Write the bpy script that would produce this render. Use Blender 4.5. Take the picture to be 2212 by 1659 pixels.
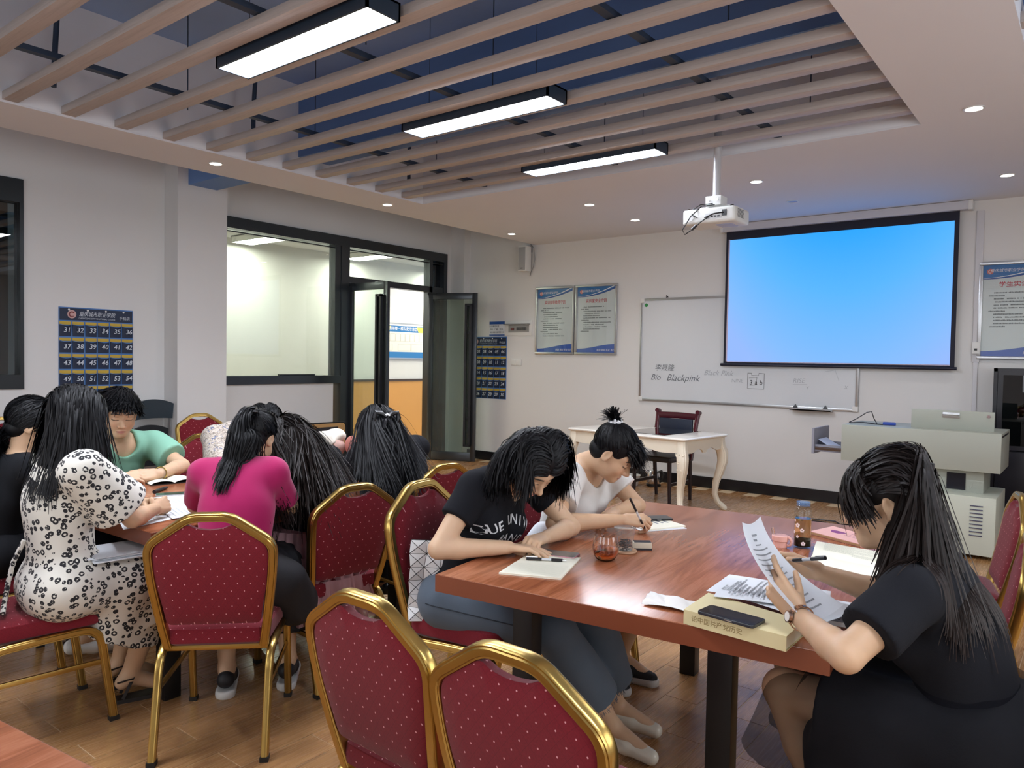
import bpy, bmesh, math, random
import numpy as np
from mathutils import Vector, Matrix, Euler
from mathutils.bvhtree import BVHTree
random.seed(7); RNG = np.random.default_rng(7)
for _o in list(bpy.data.objects): bpy.data.objects.remove(_o)
SC = bpy.context.scene; COL = SC.collection
# ---------------- camera ----------------
cam_d = bpy.data.cameras.new('camera'); cam = bpy.data.objects.new('camera', cam_d); COL.objects.link(cam)
cam_d.sensor_width = 36.0; cam_d.lens = 1625.0/2212.0*36.0; cam_d.clip_start = 0.05
_X = Vector((0.7860, -0.0340, 0.6173)); _Y = Vector((0.6179, 0.0149, -0.7861))
def _camrot():
    P = (1106.0, 829.5); f = 1625.0
    v1 = Vector(((2382-P[0])/f, -(799-P[1])/f, -1.0)); v2 = Vector(((-965-P[0])/f, -(741-P[1])/f, -1.0))
    Y = v1.normalized(); X = -v2; X = (X - X.dot(Y)*Y).normalized(); Z = X.cross(Y)
    return Matrix((X, Y, Z))
cam.matrix_world = Matrix.Translation((0, 0, 1.45)) @ _camrot().to_4x4()
SC.camera = cam
# ---------------- exposure, world ----------------
SC.view_settings.view_transform = 'Standard'; SC.view_settings.look = 'None'
SC.view_settings.exposure = 0.18; SC.view_settings.gamma = 1.0; SC.view_settings.use_curve_mapping = False
LAMP = 60.0           # radiance of the LED panels
W = bpy.data.worlds.new('World'); SC.world = W; W.use_nodes = True
W.node_tree.nodes['Background'].inputs[0].default_value = (0.55, 0.6, 0.7, 1)
W.node_tree.nodes['Background'].inputs[1].default_value = 1.2
# daylight entering by the windows behind and to the right of the viewer
def daylight(loc, rot, sx, sy, watts):
    ld = bpy.data.lights.new('window_daylight', 'AREA'); ld.shape = 'RECTANGLE'; ld.size = sx; ld.size_y = sy; ld.energy = watts; ld.color = (0.93, 0.96, 1.0)
    lo = bpy.data.objects.new('window_daylight', ld); COL.objects.link(lo); lo.location = loc; lo.rotation_euler = rot
for _x in (-3.6, -0.2): daylight((_x, -3.15, 1.75), (math.radians(90), 0, 0), 2.2, 1.6, 35.0)
for _y in (0.0, 3.4): daylight((2.55, _y, 1.75), (math.radians(90), 0, math.radians(90)), 2.2, 1.6, 45.0)
try:
    SC.cycles.use_denoising = True; SC.cycles.max_bounces = 10; SC.cycles.diffuse_bounces = 5
    SC.cycles.transparent_max_bounces = 24; SC.cycles.sample_clamp_indirect = 4.0
    SC.cycles.caustics_reflective = False; SC.cycles.caustics_refractive = False
except Exception: pass
# ---------------- colour / material helpers ----------------
def lin(c):
    if isinstance(c, str):
        c = c.lstrip('#'); c = tuple(int(c[i:i+2], 16)/255 for i in (0, 2, 4))
    elif max(c) > 1.0: c = tuple(x/255 for x in c)
    return tuple((x/12.92 if x <= 0.04045 else ((x+0.055)/1.055)**2.4) for x in c[:3])+(1.0,)
class NT:
    def __init__(s, name):
        s.m = bpy.data.materials.new(name); s.m.use_nodes = True; s.t = s.m.node_tree; s.n = s.t.nodes
        s.b = s.n['Principled BSDF']; s.out = s.n['Material Output']
    def add(s, typ, **kw):
        n = s.n.new(typ)
        for k, v in kw.items(): setattr(n, k, v)
        return n
    def link(s, a, b): s.t.links.new(a, b)
    def put(s, sock, v):
        if hasattr(v, 'is_linked') or hasattr(v, 'links'): s.link(v, sock)
        else: sock.default_value = v
    def math(s, op, a, b=None, c=None):
        n = s.add('ShaderNodeMath', operation=op)
        s.put(n.inputs[0], a)
        if b is not None: s.put(n.inputs[1], b)
        if c is not None: s.put(n.inputs[2], c)
        return n.outputs[0]
    def coord(s, kind='Object'): return s.add('ShaderNodeTexCoord').outputs[kind]
    def sep(s, v):
        n = s.add('ShaderNodeSeparateXYZ'); s.link(v, n.inputs[0]); return n.outputs
    def comb(s, x, y, z):
        n = s.add('ShaderNodeCombineXYZ')
        for i, v in enumerate((x, y, z)): s.put(n.inputs[i], v)
        return n.outputs[0]
    def vmul(s, v, k):
        n = s.add('ShaderNodeVectorMath', operation='MULTIPLY'); s.link(v, n.inputs[0]); n.inputs[1].default_value = k
        return n.outputs[0]
    def vadd(s, v, w):
        n = s.add('ShaderNodeVectorMath', operation='ADD'); s.link(v, n.inputs[0]); s.put(n.inputs[1], w)
        return n.outputs[0]
    def noise(s, v, scale=5, detail=3, rough=0.5, dist=0.0):
        n = s.add('ShaderNodeTexNoise'); s.link(v, n.inputs['Vector'])
        n.inputs['Scale'].default_value = scale; n.inputs['Detail'].default_value = detail
        n.inputs['Roughness'].default_value = rough; n.inputs['Distortion'].default_value = dist
        return n.outputs[0]
    def ramp(s, f, stops, interp='LINEAR'):
        n = s.add('ShaderNodeValToRGB'); s.link(f, n.inputs[0]); n.color_ramp.interpolation = interp
        e = n.color_ramp.elements
        while len(e) < len(stops): e.new(0.5)
        for el, (p, c) in zip(e, stops): el.position = p; el.color = lin(c) if not isinstance(c, float) else (c, c, c, 1)
        return n.outputs[0]
    def mix(s, f, a, b):
        n = s.add('ShaderNodeMix', data_type='RGBA'); s.put(n.inputs[0], f)
        s.put(n.inputs[6], a if not isinstance(a, (str,)) else lin(a)); s.put(n.inputs[7], b if not isinstance(b, (str,)) else lin(b))
        return n.outputs[2]
    def bump(s, h, strength=0.2, dist=0.01):
        n = s.add('ShaderNodeBump'); n.inputs['Strength'].default_value = strength; n.inputs['Distance'].default_value = dist
        s.link(h, n.inputs['Height']); s.link(n.outputs[0], s.b.inputs['Normal'])
    def set(s, **kw):
        names = dict(col='Base Color', rough='Roughness', metal='Metallic', spec='Specular IOR Level', sheen='Sheen Weight', coat='Coat Weight',
                     coatr='Coat Roughness', alpha='Alpha', trans='Transmission Weight', ior='IOR', emit='Emission Strength', ecol='Emission Color', sub='Subsurface Weight', aniso='Anisotropic')
        for k, v in kw.items():
            i = s.b.inputs[names[k]]
            if k in ('col', 'ecol') and isinstance(v, (str, tuple)): v = lin(v)
            s.put(i, v)
        return s
MATS = {}
def M(name, col='#888888', rough=0.5, metal=0.0, bump=0.0, bscale=60, var=0.0, vscale=4, **kw):
    """simple procedural material: colour with soft noise variation and an optional fine relief"""
    if name in MATS: return MATS[name]
    t = NT(name); t.set(rough=rough, metal=metal, **kw)
    if var > 0:
        nz = t.noise(t.coord(), vscale, 4)
        c = lin(col); a = tuple(max(0, x*(1-var)) for x in c[:3])+(1,); b = tuple(min(1, x*(1+var)) for x in c[:3])+(1,)
        t.set(col=t.mix(nz, a, b))
    else: t.set(col=col)
    if bump > 0: t.bump(t.noise(t.coord(), bscale, 3), bump, 0.004)
    MATS[name] = t.m; return t.m
def emis(name, col, strength):
    if name in MATS: return MATS[name]
    t = NT(name); t.set(col='#000000', ecol=col, emit=strength, rough=0.6); MATS[name] = t.m; return t.m
def glassy(name, tint='#f4fbf8', refl=1.0, rough=0.0, haze=0.0):
    """thin clear sheet: transparent with a Fresnel mirror on top, optional dusty haze"""
    if name in MATS: return MATS[name]
    t = NT(name); tr = t.add('ShaderNodeBsdfTransparent'); tr.inputs[0].default_value = lin(tint)
    gl = t.add('ShaderNodeBsdfGlossy'); gl.inputs['Roughness'].default_value = rough
    lw = t.add('ShaderNodeLayerWeight'); lw.inputs[0].default_value = 0.5
    fr_ = t.math('ADD', 0.035, t.math('MULTIPLY', 0.9, t.math('POWER', lw.outputs['Facing'], 5.0)))
    mx = t.add('ShaderNodeMixShader'); t.link(t.math('MINIMUM', t.math('MULTIPLY', fr_, refl), 1.0), mx.inputs[0])
    t.link(tr.outputs[0], mx.inputs[1]); t.link(gl.outputs[0], mx.inputs[2]); last = mx.outputs[0]
    if haze > 0:
        df = t.add('ShaderNodeBsdfDiffuse'); df.inputs[0].default_value = (0.75, 0.77, 0.76, 1)
        m2 = t.add('ShaderNodeMixShader'); m2.inputs[0].default_value = haze
        t.link(last, m2.inputs[1]); t.link(df.outputs[0], m2.inputs[2]); last = m2.outputs[0]
    t.link(last, t.out.inputs['Surface']); MATS[name] = t.m; return t.m
# ---------------- mesh builder ----------------
def rotz(a): return Matrix.Rotation(a, 4, 'Z')
class MB:
    def __init__(s): s.v = []; s.f = []
    def raw(s, v, f, m=None):
        o = len(s.v)
        for p in v:
            p = Vector(p)
            s.v.append(tuple(m @ p) if m is not None else tuple(p))
        s.f += [tuple(i+o for i in q) for q in f]; return s
    def box(s, c, d, m=None, rz=0.0):
        x, y, z = d[0]/2, d[1]/2, d[2]/2; R = Matrix.Rotation(rz, 3, 'Z')
        v = [Vector(c)+R @ Vector((a*x, b*y, e*z)) for e in (-1, 1) for b in (-1, 1) for a in (-1, 1)]
        return s.raw(v, [(0, 2, 3, 1), (4, 5, 7, 6), (0, 1, 5, 4), (2, 6, 7, 3), (0, 4, 6, 2), (1, 3, 7, 5)], m)
    def lim(s, x0, x1, y0, y1, z0, z1): return s.box(((x0+x1)/2, (y0+y1)/2, (z0+z1)/2), (abs(x1-x0), abs(y1-y0), abs(z1-z0)))
    def prism(s, out, z0, z1, m=None):
        n = len(out); v = [(x, y, z0) for x, y in out]+[(x, y, z1) for x, y in out]
        f = [tuple(range(n-1, -1, -1)), tuple(range(n, 2*n))]+[(i, (i+1) % n, n+(i+1) % n, n+i) for i in range(n)]
        return s.raw(v, f, m)
    def sweep(s, path, prof, normal=None, caps=True, scale=None, closed=False):
        """prof: list of (a,b): a along the in-plane side, b along the normal"""
        P = [Vector(p) for p in path]; n = len(P); k = len(prof); v = []; f = []; prevn = None
        for i, p in enumerate(P):
            if closed: t = (P[(i+1) % n]-P[i-1]).normalized()
            else: t = (P[min(i+1, n-1)]-P[max(i-1, 0)]).normalized()
            if normal is not None: nn = Vector(normal)
            else:
                if prevn is None: nn = t.orthogonal()
                else: nn = prevn
            nn = (nn-nn.dot(t)*t)
            nn = nn.normalized() if nn.length > 1e-6 else t.orthogonal().normalized()
            prevn = nn; sd = t.cross(nn); q = scale[i] if scale is not None else 1.0
            for a, b in prof: v.append(p+sd*a*q+nn*b*q)
        for i in range(n if closed else n-1):
            for j in range(k):
                a = i*k+j; b = i*k+(j+1) % k; c = ((i+1) % n)*k+(j+1) % k; d = ((i+1) % n)*k+j
                f.append((a, b, c, d))
        if caps and not closed: f.append(tuple(range(k-1, -1, -1))); f.append(tuple(range((n-1)*k, n*k)))
        return s.raw(v, f)
    def tube(s, path, r, n=8, scale=None, closed=False):
        return s.sweep(path, [(r*math.cos(2*math.pi*i/n), r*math.sin(2*math.pi*i/n)) for i in range(n)], None, True, scale, closed)
    def cyl(s, a, b, r, r2=None, n=20):
        return s.tube([a, b], r, n, [1.0, (r2/r if r2 is not None else 1.0)])
    def lathe(s, prof, c=(0, 0, 0), n=28, m=None):
        v = []; f = []; k = len(prof)
        for i in range(n):
            a = 2*math.pi*i/n
            for r, z in prof: v.append((c[0]+r*math.cos(a), c[1]+r*math.sin(a), c[2]+z))
        for i in range(n):
            for j in range(k-1): f.append((i*k+j, ((i+1) % n)*k+j, ((i+1) % n)*k+j+1, i*k+j+1))
        if prof[0][0] > 1e-5: f.append(tuple(i*k for i in range(n-1, -1, -1)))
        if prof[-1][0] > 1e-5: f.append(tuple(i*k+k-1 for i in range(n)))
        return s.raw(v, f, m)
    def grid(s, fn, nu, nv, thick=0.0):
        v = [fn(i/nu, j/nv) for j in range(nv+1) for i in range(nu+1)]
        f = [(j*(nu+1)+i, j*(nu+1)+i+1, (j+1)*(nu+1)+i+1, (j+1)*(nu+1)+i) for j in range(nv) for i in range(nu)]
        return s.raw(v, f)
def np_mesh(name, v, f):
    me = bpy.data.meshes.new(name); me.from_pydata([tuple(p) for p in v], [], [tuple(q) for q in f]); me.update(); return me
def world_m(o):
    m = o.matrix_basis.copy(); p = o.parent
    while p is not None: m = p.matrix_basis @ m; p = p.parent
    return m
def finish(me, mat, smooth):
    if mat is not None: me.materials.append(mat)
    if smooth and len(me.polygons): me.polygons.foreach_set('use_smooth', [True]*len(me.polygons)); me.update()
def mkobj(name, me, parent=None, loc=None, rz=None):
    o = bpy.data.objects.new(name, me); COL.objects.link(o)
    if parent is not None: o.parent = parent
    if loc is not None: o.location = loc
    if rz is not None: o.rotation_euler = (0, 0, rz)
    return o
def part(name, mb, mat, parent=None, smooth=False, bevel=0.0, world=False, seg=2, label=None, weld=True):
    me = np_mesh(name, mb.v, mb.f)
    if world and parent is not None: me.transform(world_m(parent).inverted())
    bm = bmesh.new(); bm.from_mesh(me)
    if weld: bmesh.ops.remove_doubles(bm, verts=bm.verts, dist=1e-5)
    bmesh.ops.recalc_face_normals(bm, faces=bm.faces)
    if bevel > 0:
        ed = [e for e in bm.edges if len(e.link_faces) == 2 and e.calc_face_angle(0) > 0.6]
        for f_ in bm.faces: f_.smooth = smooth
        bv_ = bmesh.ops.bevel(bm, geom=ed, offset=bevel, segments=seg, profile=0.6, affect='EDGES', clamp_overlap=True)
        for f_ in bv_['faces']: f_.smooth = True
    bm.to_mesh(me); bm.free(); finish(me, mat, smooth)
    if bevel > 0 or smooth:
        try: me.set_sharp_from_angle(angle=0.7)
        except Exception: pass
    o = mkobj(name, me, parent)
    if label: o['label'] = label
    return o
def thing(name, label, cat, loc=(0, 0, 0), rz=0.0, group=None):
    o = bpy.data.objects.new(name, None); COL.objects.link(o); o.empty_display_size = 0.05
    o.location = loc; o.rotation_euler = (0, 0, rz); o['label'] = label; o['category'] = cat
    if group: o['group'] = group
    return o
def tag(o, label, cat, group=None):
    o['label'] = label; o['category'] = cat
    if group: o['group'] = group
    return o
def struct(name, mb, mat, parent=None, **kw):
    o = part(name, mb, mat, parent, **kw)
    if parent is None: o['kind'] = 'structure'
    return o
def dup(root, loc=None, rz=None, label=None, group=None):
    r = root.copy(); COL.objects.link(r)
    if loc is not None: r.location = loc
    if rz is not None: r.rotation_euler = (0, 0, rz)
    if label: r['label'] = label
    if group: r['group'] = group
    for ch in list(root.children):
        c = ch.copy(); COL.objects.link(c); c.parent = r
        for g in list(ch.children):
            d = g.copy(); COL.objects.link(d); d.parent = c
    return r
# ---------------- lettering ----------------
_TC = {}
def glyphs(s, size=1.0, shear=0.0, bold=0.0, align='CENTER'):
    k = (s, shear, bold, align)
    if k not in _TC:
        cu = bpy.data.curves.new('lettering', 'FONT'); cu.body = s; cu.size = 1.0; cu.shear = shear; cu.offset = bold
        cu.align_x = align; cu.align_y = 'CENTER'; cu.resolution_u = 2
        ob = bpy.data.objects.new('lettering', cu); COL.objects.link(ob)
        dg = bpy.context.evaluated_depsgraph_get(); me = bpy.data.meshes.new_from_object(ob.evaluated_get(dg))
        _TC[k] = ([tuple(v.co) for v in me.vertices], [tuple(p.vertices) for p in me.polygons])
        bpy.data.objects.remove(ob); bpy.data.meshes.remove(me); bpy.data.curves.remove(cu)
    v, f = _TC[k]; return [(x*size, y*size, z) for x, y, z in v], f
def put_text(mb, s, size, o, xd, yd, shear=0.0, bold=0.0, align='CENTER', width=None):
    v, f = glyphs(s, size, shear, bold, align); o = Vector(o); xd = Vector(xd); yd = Vector(yd)
    k = 1.0
    if width and v:
        w = max(p[0] for p in v)-min(p[0] for p in v); k = width/max(w, 1e-6)
    mb.raw([o+xd*p[0]*k+yd*p[1] for p in v], f); return mb
def dashes(mb, o, xd, yd, w, h, rng, fill=0.85, ch=0.012):
    """a line of small illegible print: runs of tiny blocks"""
    o = Vector(o); xd = Vector(xd); yd = Vector(yd); x = 0.0
    while x < w*fill:
        c = ch*rng.uniform(0.7, 1.1)
        if rng.random() > 0.08:
            hh = h*rng.uniform(0.7, 1.0)
            mb.raw([o+xd*x, o+xd*(x+c*0.85), o+xd*(x+c*0.85)+yd*hh, o+xd*x+yd*hh], [(0, 1, 2, 3)])
        x += c
# ---------------- shared materials ----------------
WALL = M('wall_paint', '#dcdcdb', 0.75, bump=0.06, bscale=180, var=0.03, vscale=1.2)
SOFF = M('ceiling_paint', '#dddee4', 0.8, var=0.03, vscale=1.0)
FASC = M('fascia_paint', '#e4e5ea', 0.8, var=0.05, vscale=2)
SLABM = M('slab_paint', '#98b5e2', 0.8, var=0.12, vscale=1.5)
BEAMM = M('beam_paint', '#6d8fc6', 0.75, var=0.08, vscale=2)
BASEM = M('baseboard_tile', '#17181d', 0.25, var=0.2)
DARK = M('dark_frame_metal', '#4a4e52', 0.28, 0.75, var=0.05)
DARK2 = M('dark_frame_inner', '#2c3033', 0.35, 0.5)
BLACKM = M('black_metal', '#141416', 0.45, 0.2)
BLACKP = M('black_plastic', '#15161a', 0.4)
WHITEP = M('white_plastic', '#dfe0de', 0.4)
ALU = M('brushed_aluminium', '#c3c5c7', 0.3, 0.9, var=0.06, vscale=30)
CHROME = M('chrome', '#d8d8dc', 0.12, 1.0)
INK = M('printed_black', '#2b2d30', 0.6)
WINK = M('printed_white', '#e6eaee', 0.6)
REDINK = M('printed_red', '#b5273c', 0.6)
PAPER = M('white_paper', '#dfe3e8', 0.7, var=0.02)
CREAM = M('cream_paper', '#ece9d6', 0.7, var=0.02)
GLASS = glassy('window_glass', '#f2f8f5', 1.2, 0.0, 0.06)
# =====================================================================  ROOM
XW, XC, YB, ZS, ZT = -7.577, -7.312, 8.288, 3.016, 3.77
XR, YF = 2.6, -3.2
# ---- floor and planks
def floor_mat():
    t = NT('wood_look_floor'); oi = t.add('ShaderNodeObjectInfo'); co = t.coord()
    off = t.comb(t.math('MULTIPLY', oi.outputs['Random'], 37.0), t.math('MULTIPLY', oi.outputs['Random'], 91.0), 0.0)
    v = t.vadd(co, off); n1 = t.noise(t.vmul(v, (14, 1.6, 1)), 1.6, 5, 0.6, 1.5); n2 = t.noise(t.vmul(v, (70, 2.2, 1)), 2.0, 4, 0.65, 0.5)
    f = t.math('ADD', t.math('MULTIPLY', n1, 0.75), t.math('MULTIPLY', n2, 0.3))
    c = t.ramp(f, [(0.28, '#80593a'), (0.45, '#986f48'), (0.6, '#a97e51'), (0.8, '#8a6241')])
    tone = t.math('ADD', 0.86, t.math('MULTIPLY', oi.outputs['Random'], 0.26))
    c2 = t.add('ShaderNodeMix', data_type='RGBA', blend_type='MULTIPLY'); c2.inputs[0].default_value = 1.0
    t.link(c, c2.inputs[6]); t.link(t.comb(tone, tone, tone), c2.inputs[7])
    t.set(col=c2.outputs[2], rough=t.math('ADD', 0.20, t.math('MULTIPLY', n2, 0.14)), spec=0.6); t.bump(f, 0.05, 0.0015); return t.m
FLOORM = floor_mat()
fl = struct('floor', MB().lim(XW-0.2, XR, YF, YB+0.2, -0.12, -0.0016), M('floor_grout', '#cdb796', 0.7, var=0.1, vscale=8))
PX, PW, PL = -2.9325, 0.148, 0.6
_ci = cam.matrix_world.inverted()
def in_view(p, mrg=0.06):
    q = _ci @ Vector(p)
    if q.z > -0.3: return False
    u = q.x/-q.z*1625/1106; v = q.y/-q.z*1625/829.5
    return abs(u) < 1+mrg and abs(v) < 1+mrg
pl = []
for k in range(-31, 37):
    x = PX+PW*(k+0.5)
    if x < XW+0.05 or x > XR-0.05: continue
    y0 = (0.575 if k % 2 == 0 else 0.275)
    for j in range(-7, 14):
        y = y0+PL*j+PL/2
        if YF+0.3 < y < YB-0.02: pl.append((x, y, k*100+j))
vis = sorted([p for p in pl if in_view((p[0], p[1], 0), 0.12)], key=lambda p: (p[0]**2+p[1]**2))
near = vis[:300]; ns = set(p[2] for p in near)
pm = MB().lim(-PW/2+0.0019, PW/2-0.0019, -PL/2+0.0019, PL/2-0.0019, -0.006, 0.0); pme = np_mesh('plank', pm.v, pm.f); pme.materials.append(FLOORM)
for x, y, i in near: mkobj('plank', pme, fl, (x, y, 0))
mb = MB()
for x, y, i in pl:
    if i not in ns:
        y1 = min(y+PL/2-0.0019, YB); mb.lim(x-PW/2+0.0019, x+PW/2-0.0019, y-PL/2+0.0019, y1, -0.006, 0.0)
o = part('far_planks', mb, FLOORM, fl, weld=False); o['kind'] = 'stuff'
# ---- walls
mb = MB()
for (y0, y1, z0, z1) in ((YF, 1.1, 0, 3.95), (1.1, 2.59, 0, 1.113), (1.1, 2.59, 2.966, 3.95), (2.59, 4.45, 0, 3.95), (4.45, 6.03, 0, 1.118), (4.45, 8.055, 2.963, 3.95), (8.055, YB+0.2, 0, 3.95)):
    mb.lim(XW-0.2, XW, y0, y1, z0, z1)
struct('wall_left', mb, WALL, weld=False)
struct('wall_back', MB().lim(XW-0.2, XR+0.2, YB, YB+0.2, 0, 3.95), WALL)
def pierced(name, holes, lo, hi, mk, wname):
    """wall with window openings (a0, a1) between z 0.95 and 2.55, each filled with a frame and a pane"""
    m = MB(); a = lo
    for h0, h1 in holes: mk(m, a, h0, 0, 3.95, 0, 0.2); mk(m, h0, h1, 0, 0.95, 0, 0.2); mk(m, h0, h1, 2.55, 3.95, 0, 0.2); a = h1
    mk(m, a, hi, 0, 3.95, 0, 0.2); struct(name, m, WALL, weld=False)
    for k, (h0, h1) in enumerate(holes):
        f = MB(); c = (h0+h1)/2
        for b0, b1, z0, z1 in ((h0, h1, 0.95, 1.01), (h0, h1, 2.49, 2.55), (h0, h0+0.06, 1.01, 2.49), (h1-0.06, h1, 1.01, 2.49), (c-0.03, c+0.03, 1.01, 2.49)): mk(f, b0, b1, z0, z1, 0.08, 0.14)
        w = struct('window_%d' % (wname+k), f, DARK2, weld=False); g = MB(); mk(g, h0+0.06, h1-0.06, 1.01, 2.49, 0.108, 0.112); part('pane', g, GLASS, w)
pierced('wall_right', [(-1.1, 1.1), (2.3, 4.5)], YF, YB, lambda m, a, b, z0, z1, d0, d1: m.lim(XR+d0, XR+d1, a, b, z0, z1), 5)
pierced('wall_front', [(-4.7, -2.5), (-1.3, 0.9)], XW, XR, lambda m, a, b, z0, z1, d0, d1: m.lim(a, b, YF-d1, YF-d0, z0, z1), 3)
struct('trim_1', MB().lim(XW-0.1, XC, 3.87, 4.408, 0, 3.8), WALL)
struct('trim_2', MB().lim(XW-0.1, XC, 8.156, YB+0.1, 0, 3.8), WALL)
bb = MB().lim(XC, XR, YB-0.014, YB, 0, 0.125); struct('baseboard_back', bb, BASEM)
bb = MB().lim(XW, XW+0.014, YF, 3.87, 0, 0.125).lim(XC, XC+0.014, 3.87, 4.408, 0, 0.125).lim(XW, XW+0.014, 4.408, 6.1, 0, 0.125)
struct('baseboard_left', bb, BASEM)
# ---- ceiling: slab, soffits, fascias, beam, slats
ce = struct('ceiling', MB().lim(XW-0.2, XR+0.2, YF-0.2, YB+0.2, ZT, ZT+0.18), SLABM)
H1 = (-5.5, -0.978, -1.55, 5.49); H2 = (-0.35, 2.2, -1.55, 5.49); XS = -6.13
mb = MB(); z0, z1 = ZS, ZS+0.012
mb.lim(XS, H1[0], H1[2], H1[3], z0, z1); mb.lim(H1[1], H2[0], H1[2], H1[3], z0, z1); mb.lim(H2[1], XR, H1[2], H1[3], z0, z1)
mb.lim(XS, XR, H1[3], YB, z0, z1); mb.lim(XS, XR, YF, H1[2], z0, z1)
part('soffit', mb, SOFF, ce, weld=False)
def fascia(x0, x1, y0, y1): return part('fascia', MB().lim(x0, x1, y0, y1, ZS+0.0125, ZT), FASC, ce)
fascia(H1[0]-0.03, H1[0], H1[2], H1[3]); fascia(H1[1], H1[1]+0.03, H1[2], H1[3]); fascia(H1[0], H1[1], H1[3], H1[3]+0.03); fascia(H1[0], H1[1], H1[2]-0.03, H1[2])
fascia(H2[0]-0.03, H2[0], H2[2], H2[3]); fascia(H2[1], H2[1]+0.03, H2[2], H2[3]); fascia(H2[0], H2[1], H2[3], H2[3]+0.03); fascia(H2[0], H2[1], H2[2]-0.03, H2[2])
fascia(XS, XS+0.02, YF, YB)  # unseen strip added along the soffit's left edge to block light
part('beam', MB().lim(XC-0.2, XS+0.02, 3.98, 4.29, 3.157, ZT).lim(H1[0], H1[1], 3.98, 4.31, 3.157, ZT).lim(H2[0], H2[1], 3.98, 4.31, 3.157, ZT), BEAMM, ce, weld=False)
def slat_mat():
    t = NT('slat_wood'); co = t.coord(); n = t.noise(t.vmul(co, (1.2, 30, 30)), 2.0, 4, 0.6, 0.4)
    t.set(col=t.ramp(n, [(0.3, '#a59a94'), (0.55, '#b5aaa4'), (0.8, '#aaa09a')]), rough=0.5); return t.m
SLATM = slat_mat()
sm = MB().lim(-(H1[1]-H1[0])/2, (H1[1]-H1[0])/2, -0.045, 0.045, 0, 0.052)
so = part('slat', sm, SLATM, ce, bevel=0.004); so.location = ((H1[0]+H1[1])/2, 5.235, 3.03)
for k in range(1, 20):
    c = so.copy(); COL.objects.link(c); c.location = ((H1[0]+H1[1])/2, 5.235-0.3425*k, 3.03)
sm2 = MB().lim(-(H2[1]-H2[0])/2, (H2[1]-H2[0])/2, -0.045, 0.045, 0, 0.052); s2 = part('slat', sm2, SLATM, ce, bevel=0.004)
s2.location = ((H2[0]+H2[1])/2, 5.235, 3.03)
for k in range(1, 20):
    c = s2.copy(); COL.objects.link(c); c.location = ((H2[0]+H2[1])/2, 5.235-0.3425*k, 3.03)
RAILM = M('rail_metal', '#39465a', 0.5, 0.4)
for x in (-4.67, -3.25, -1.9):
    mb = MB().lim(x-0.025, x+0.025, H1[2], H1[3], 3.085, 3.115)
    part('rail', mb, RAILM, ce)
for x in (-4.9, -3.1, -1.55):
    for y in (1.5, 2.66, 3.7, 5.06):
        part('hanging_rod', MB().cyl((x, y, 3.09), (x, y, ZT), 0.004, n=6), RAILM, ce)
for (y, x) in ((1.95, -5.2), (3.35, -5.2), (5.1, -5.3)):
    part('conduit', MB().tube([(x, y, 3.1), (x-0.03, y+0.02, 3.35), (x-0.02, y+0.03, 3.6), (x, y+0.03, ZT)], 0.017, 8), RAILM, ce, True)
# ---- LED panels
def led_panel(x, y, label):
    t = thing('led_panel', label, 'ceiling light', (x, y, 2.99), 0, 'LED panels hung among the ceiling slats')
    fr = MB(); L, Wd, H = 1.22, 0.2, 0.085
    fr.lim(-L/2, L/2, -Wd/2, -Wd/2+0.012, 0, H).lim(-L/2, L/2, Wd/2-0.012, Wd/2, 0, H).lim(-L/2, -L/2+0.012, -Wd/2, Wd/2, 0, H).lim(L/2-0.012, L/2, -Wd/2, Wd/2, 0, H).lim(-L/2, L/2, -Wd/2, Wd/2, H-0.01, H)
    part('frame', fr, M('lamp_frame', '#2f3c4c', 0.4, 0.3), t, weld=False)
    part('diffuser', MB().lim(-L/2+0.012, L/2-0.012, -Wd/2+0.012, Wd/2-0.012, 0.004, 0.012), emis('led_light', '#eef3ff', LAMP), t)
    for sx in (-0.45, 0.45): part('suspension_wire', MB().cyl((sx, 0, H), (sx, 0, ZT-2.99), 0.002, n=5), RAILM, t)
led_panel(-3.2, 2.325, 'glowing white LED panel, nearest and largest of the three hanging lights')
led_panel(-3.2, 3.69, 'glowing white LED panel, second of the three in depth')
led_panel(-3.2, 5.03, 'glowing white LED panel just left of the projector, farthest of the three')
led_panel(-3.2, 0.955, 'glowing white LED panel overhead, outside the picture')
led_panel(-3.2, -0.41, 'glowing white LED panel behind the viewer')
led_panel(0.9, 0.955, 'glowing white LED panel over the right hand tables, nearer one')
led_panel(0.9, 3.69, 'glowing white LED panel over the right hand tables, farther one')
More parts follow.
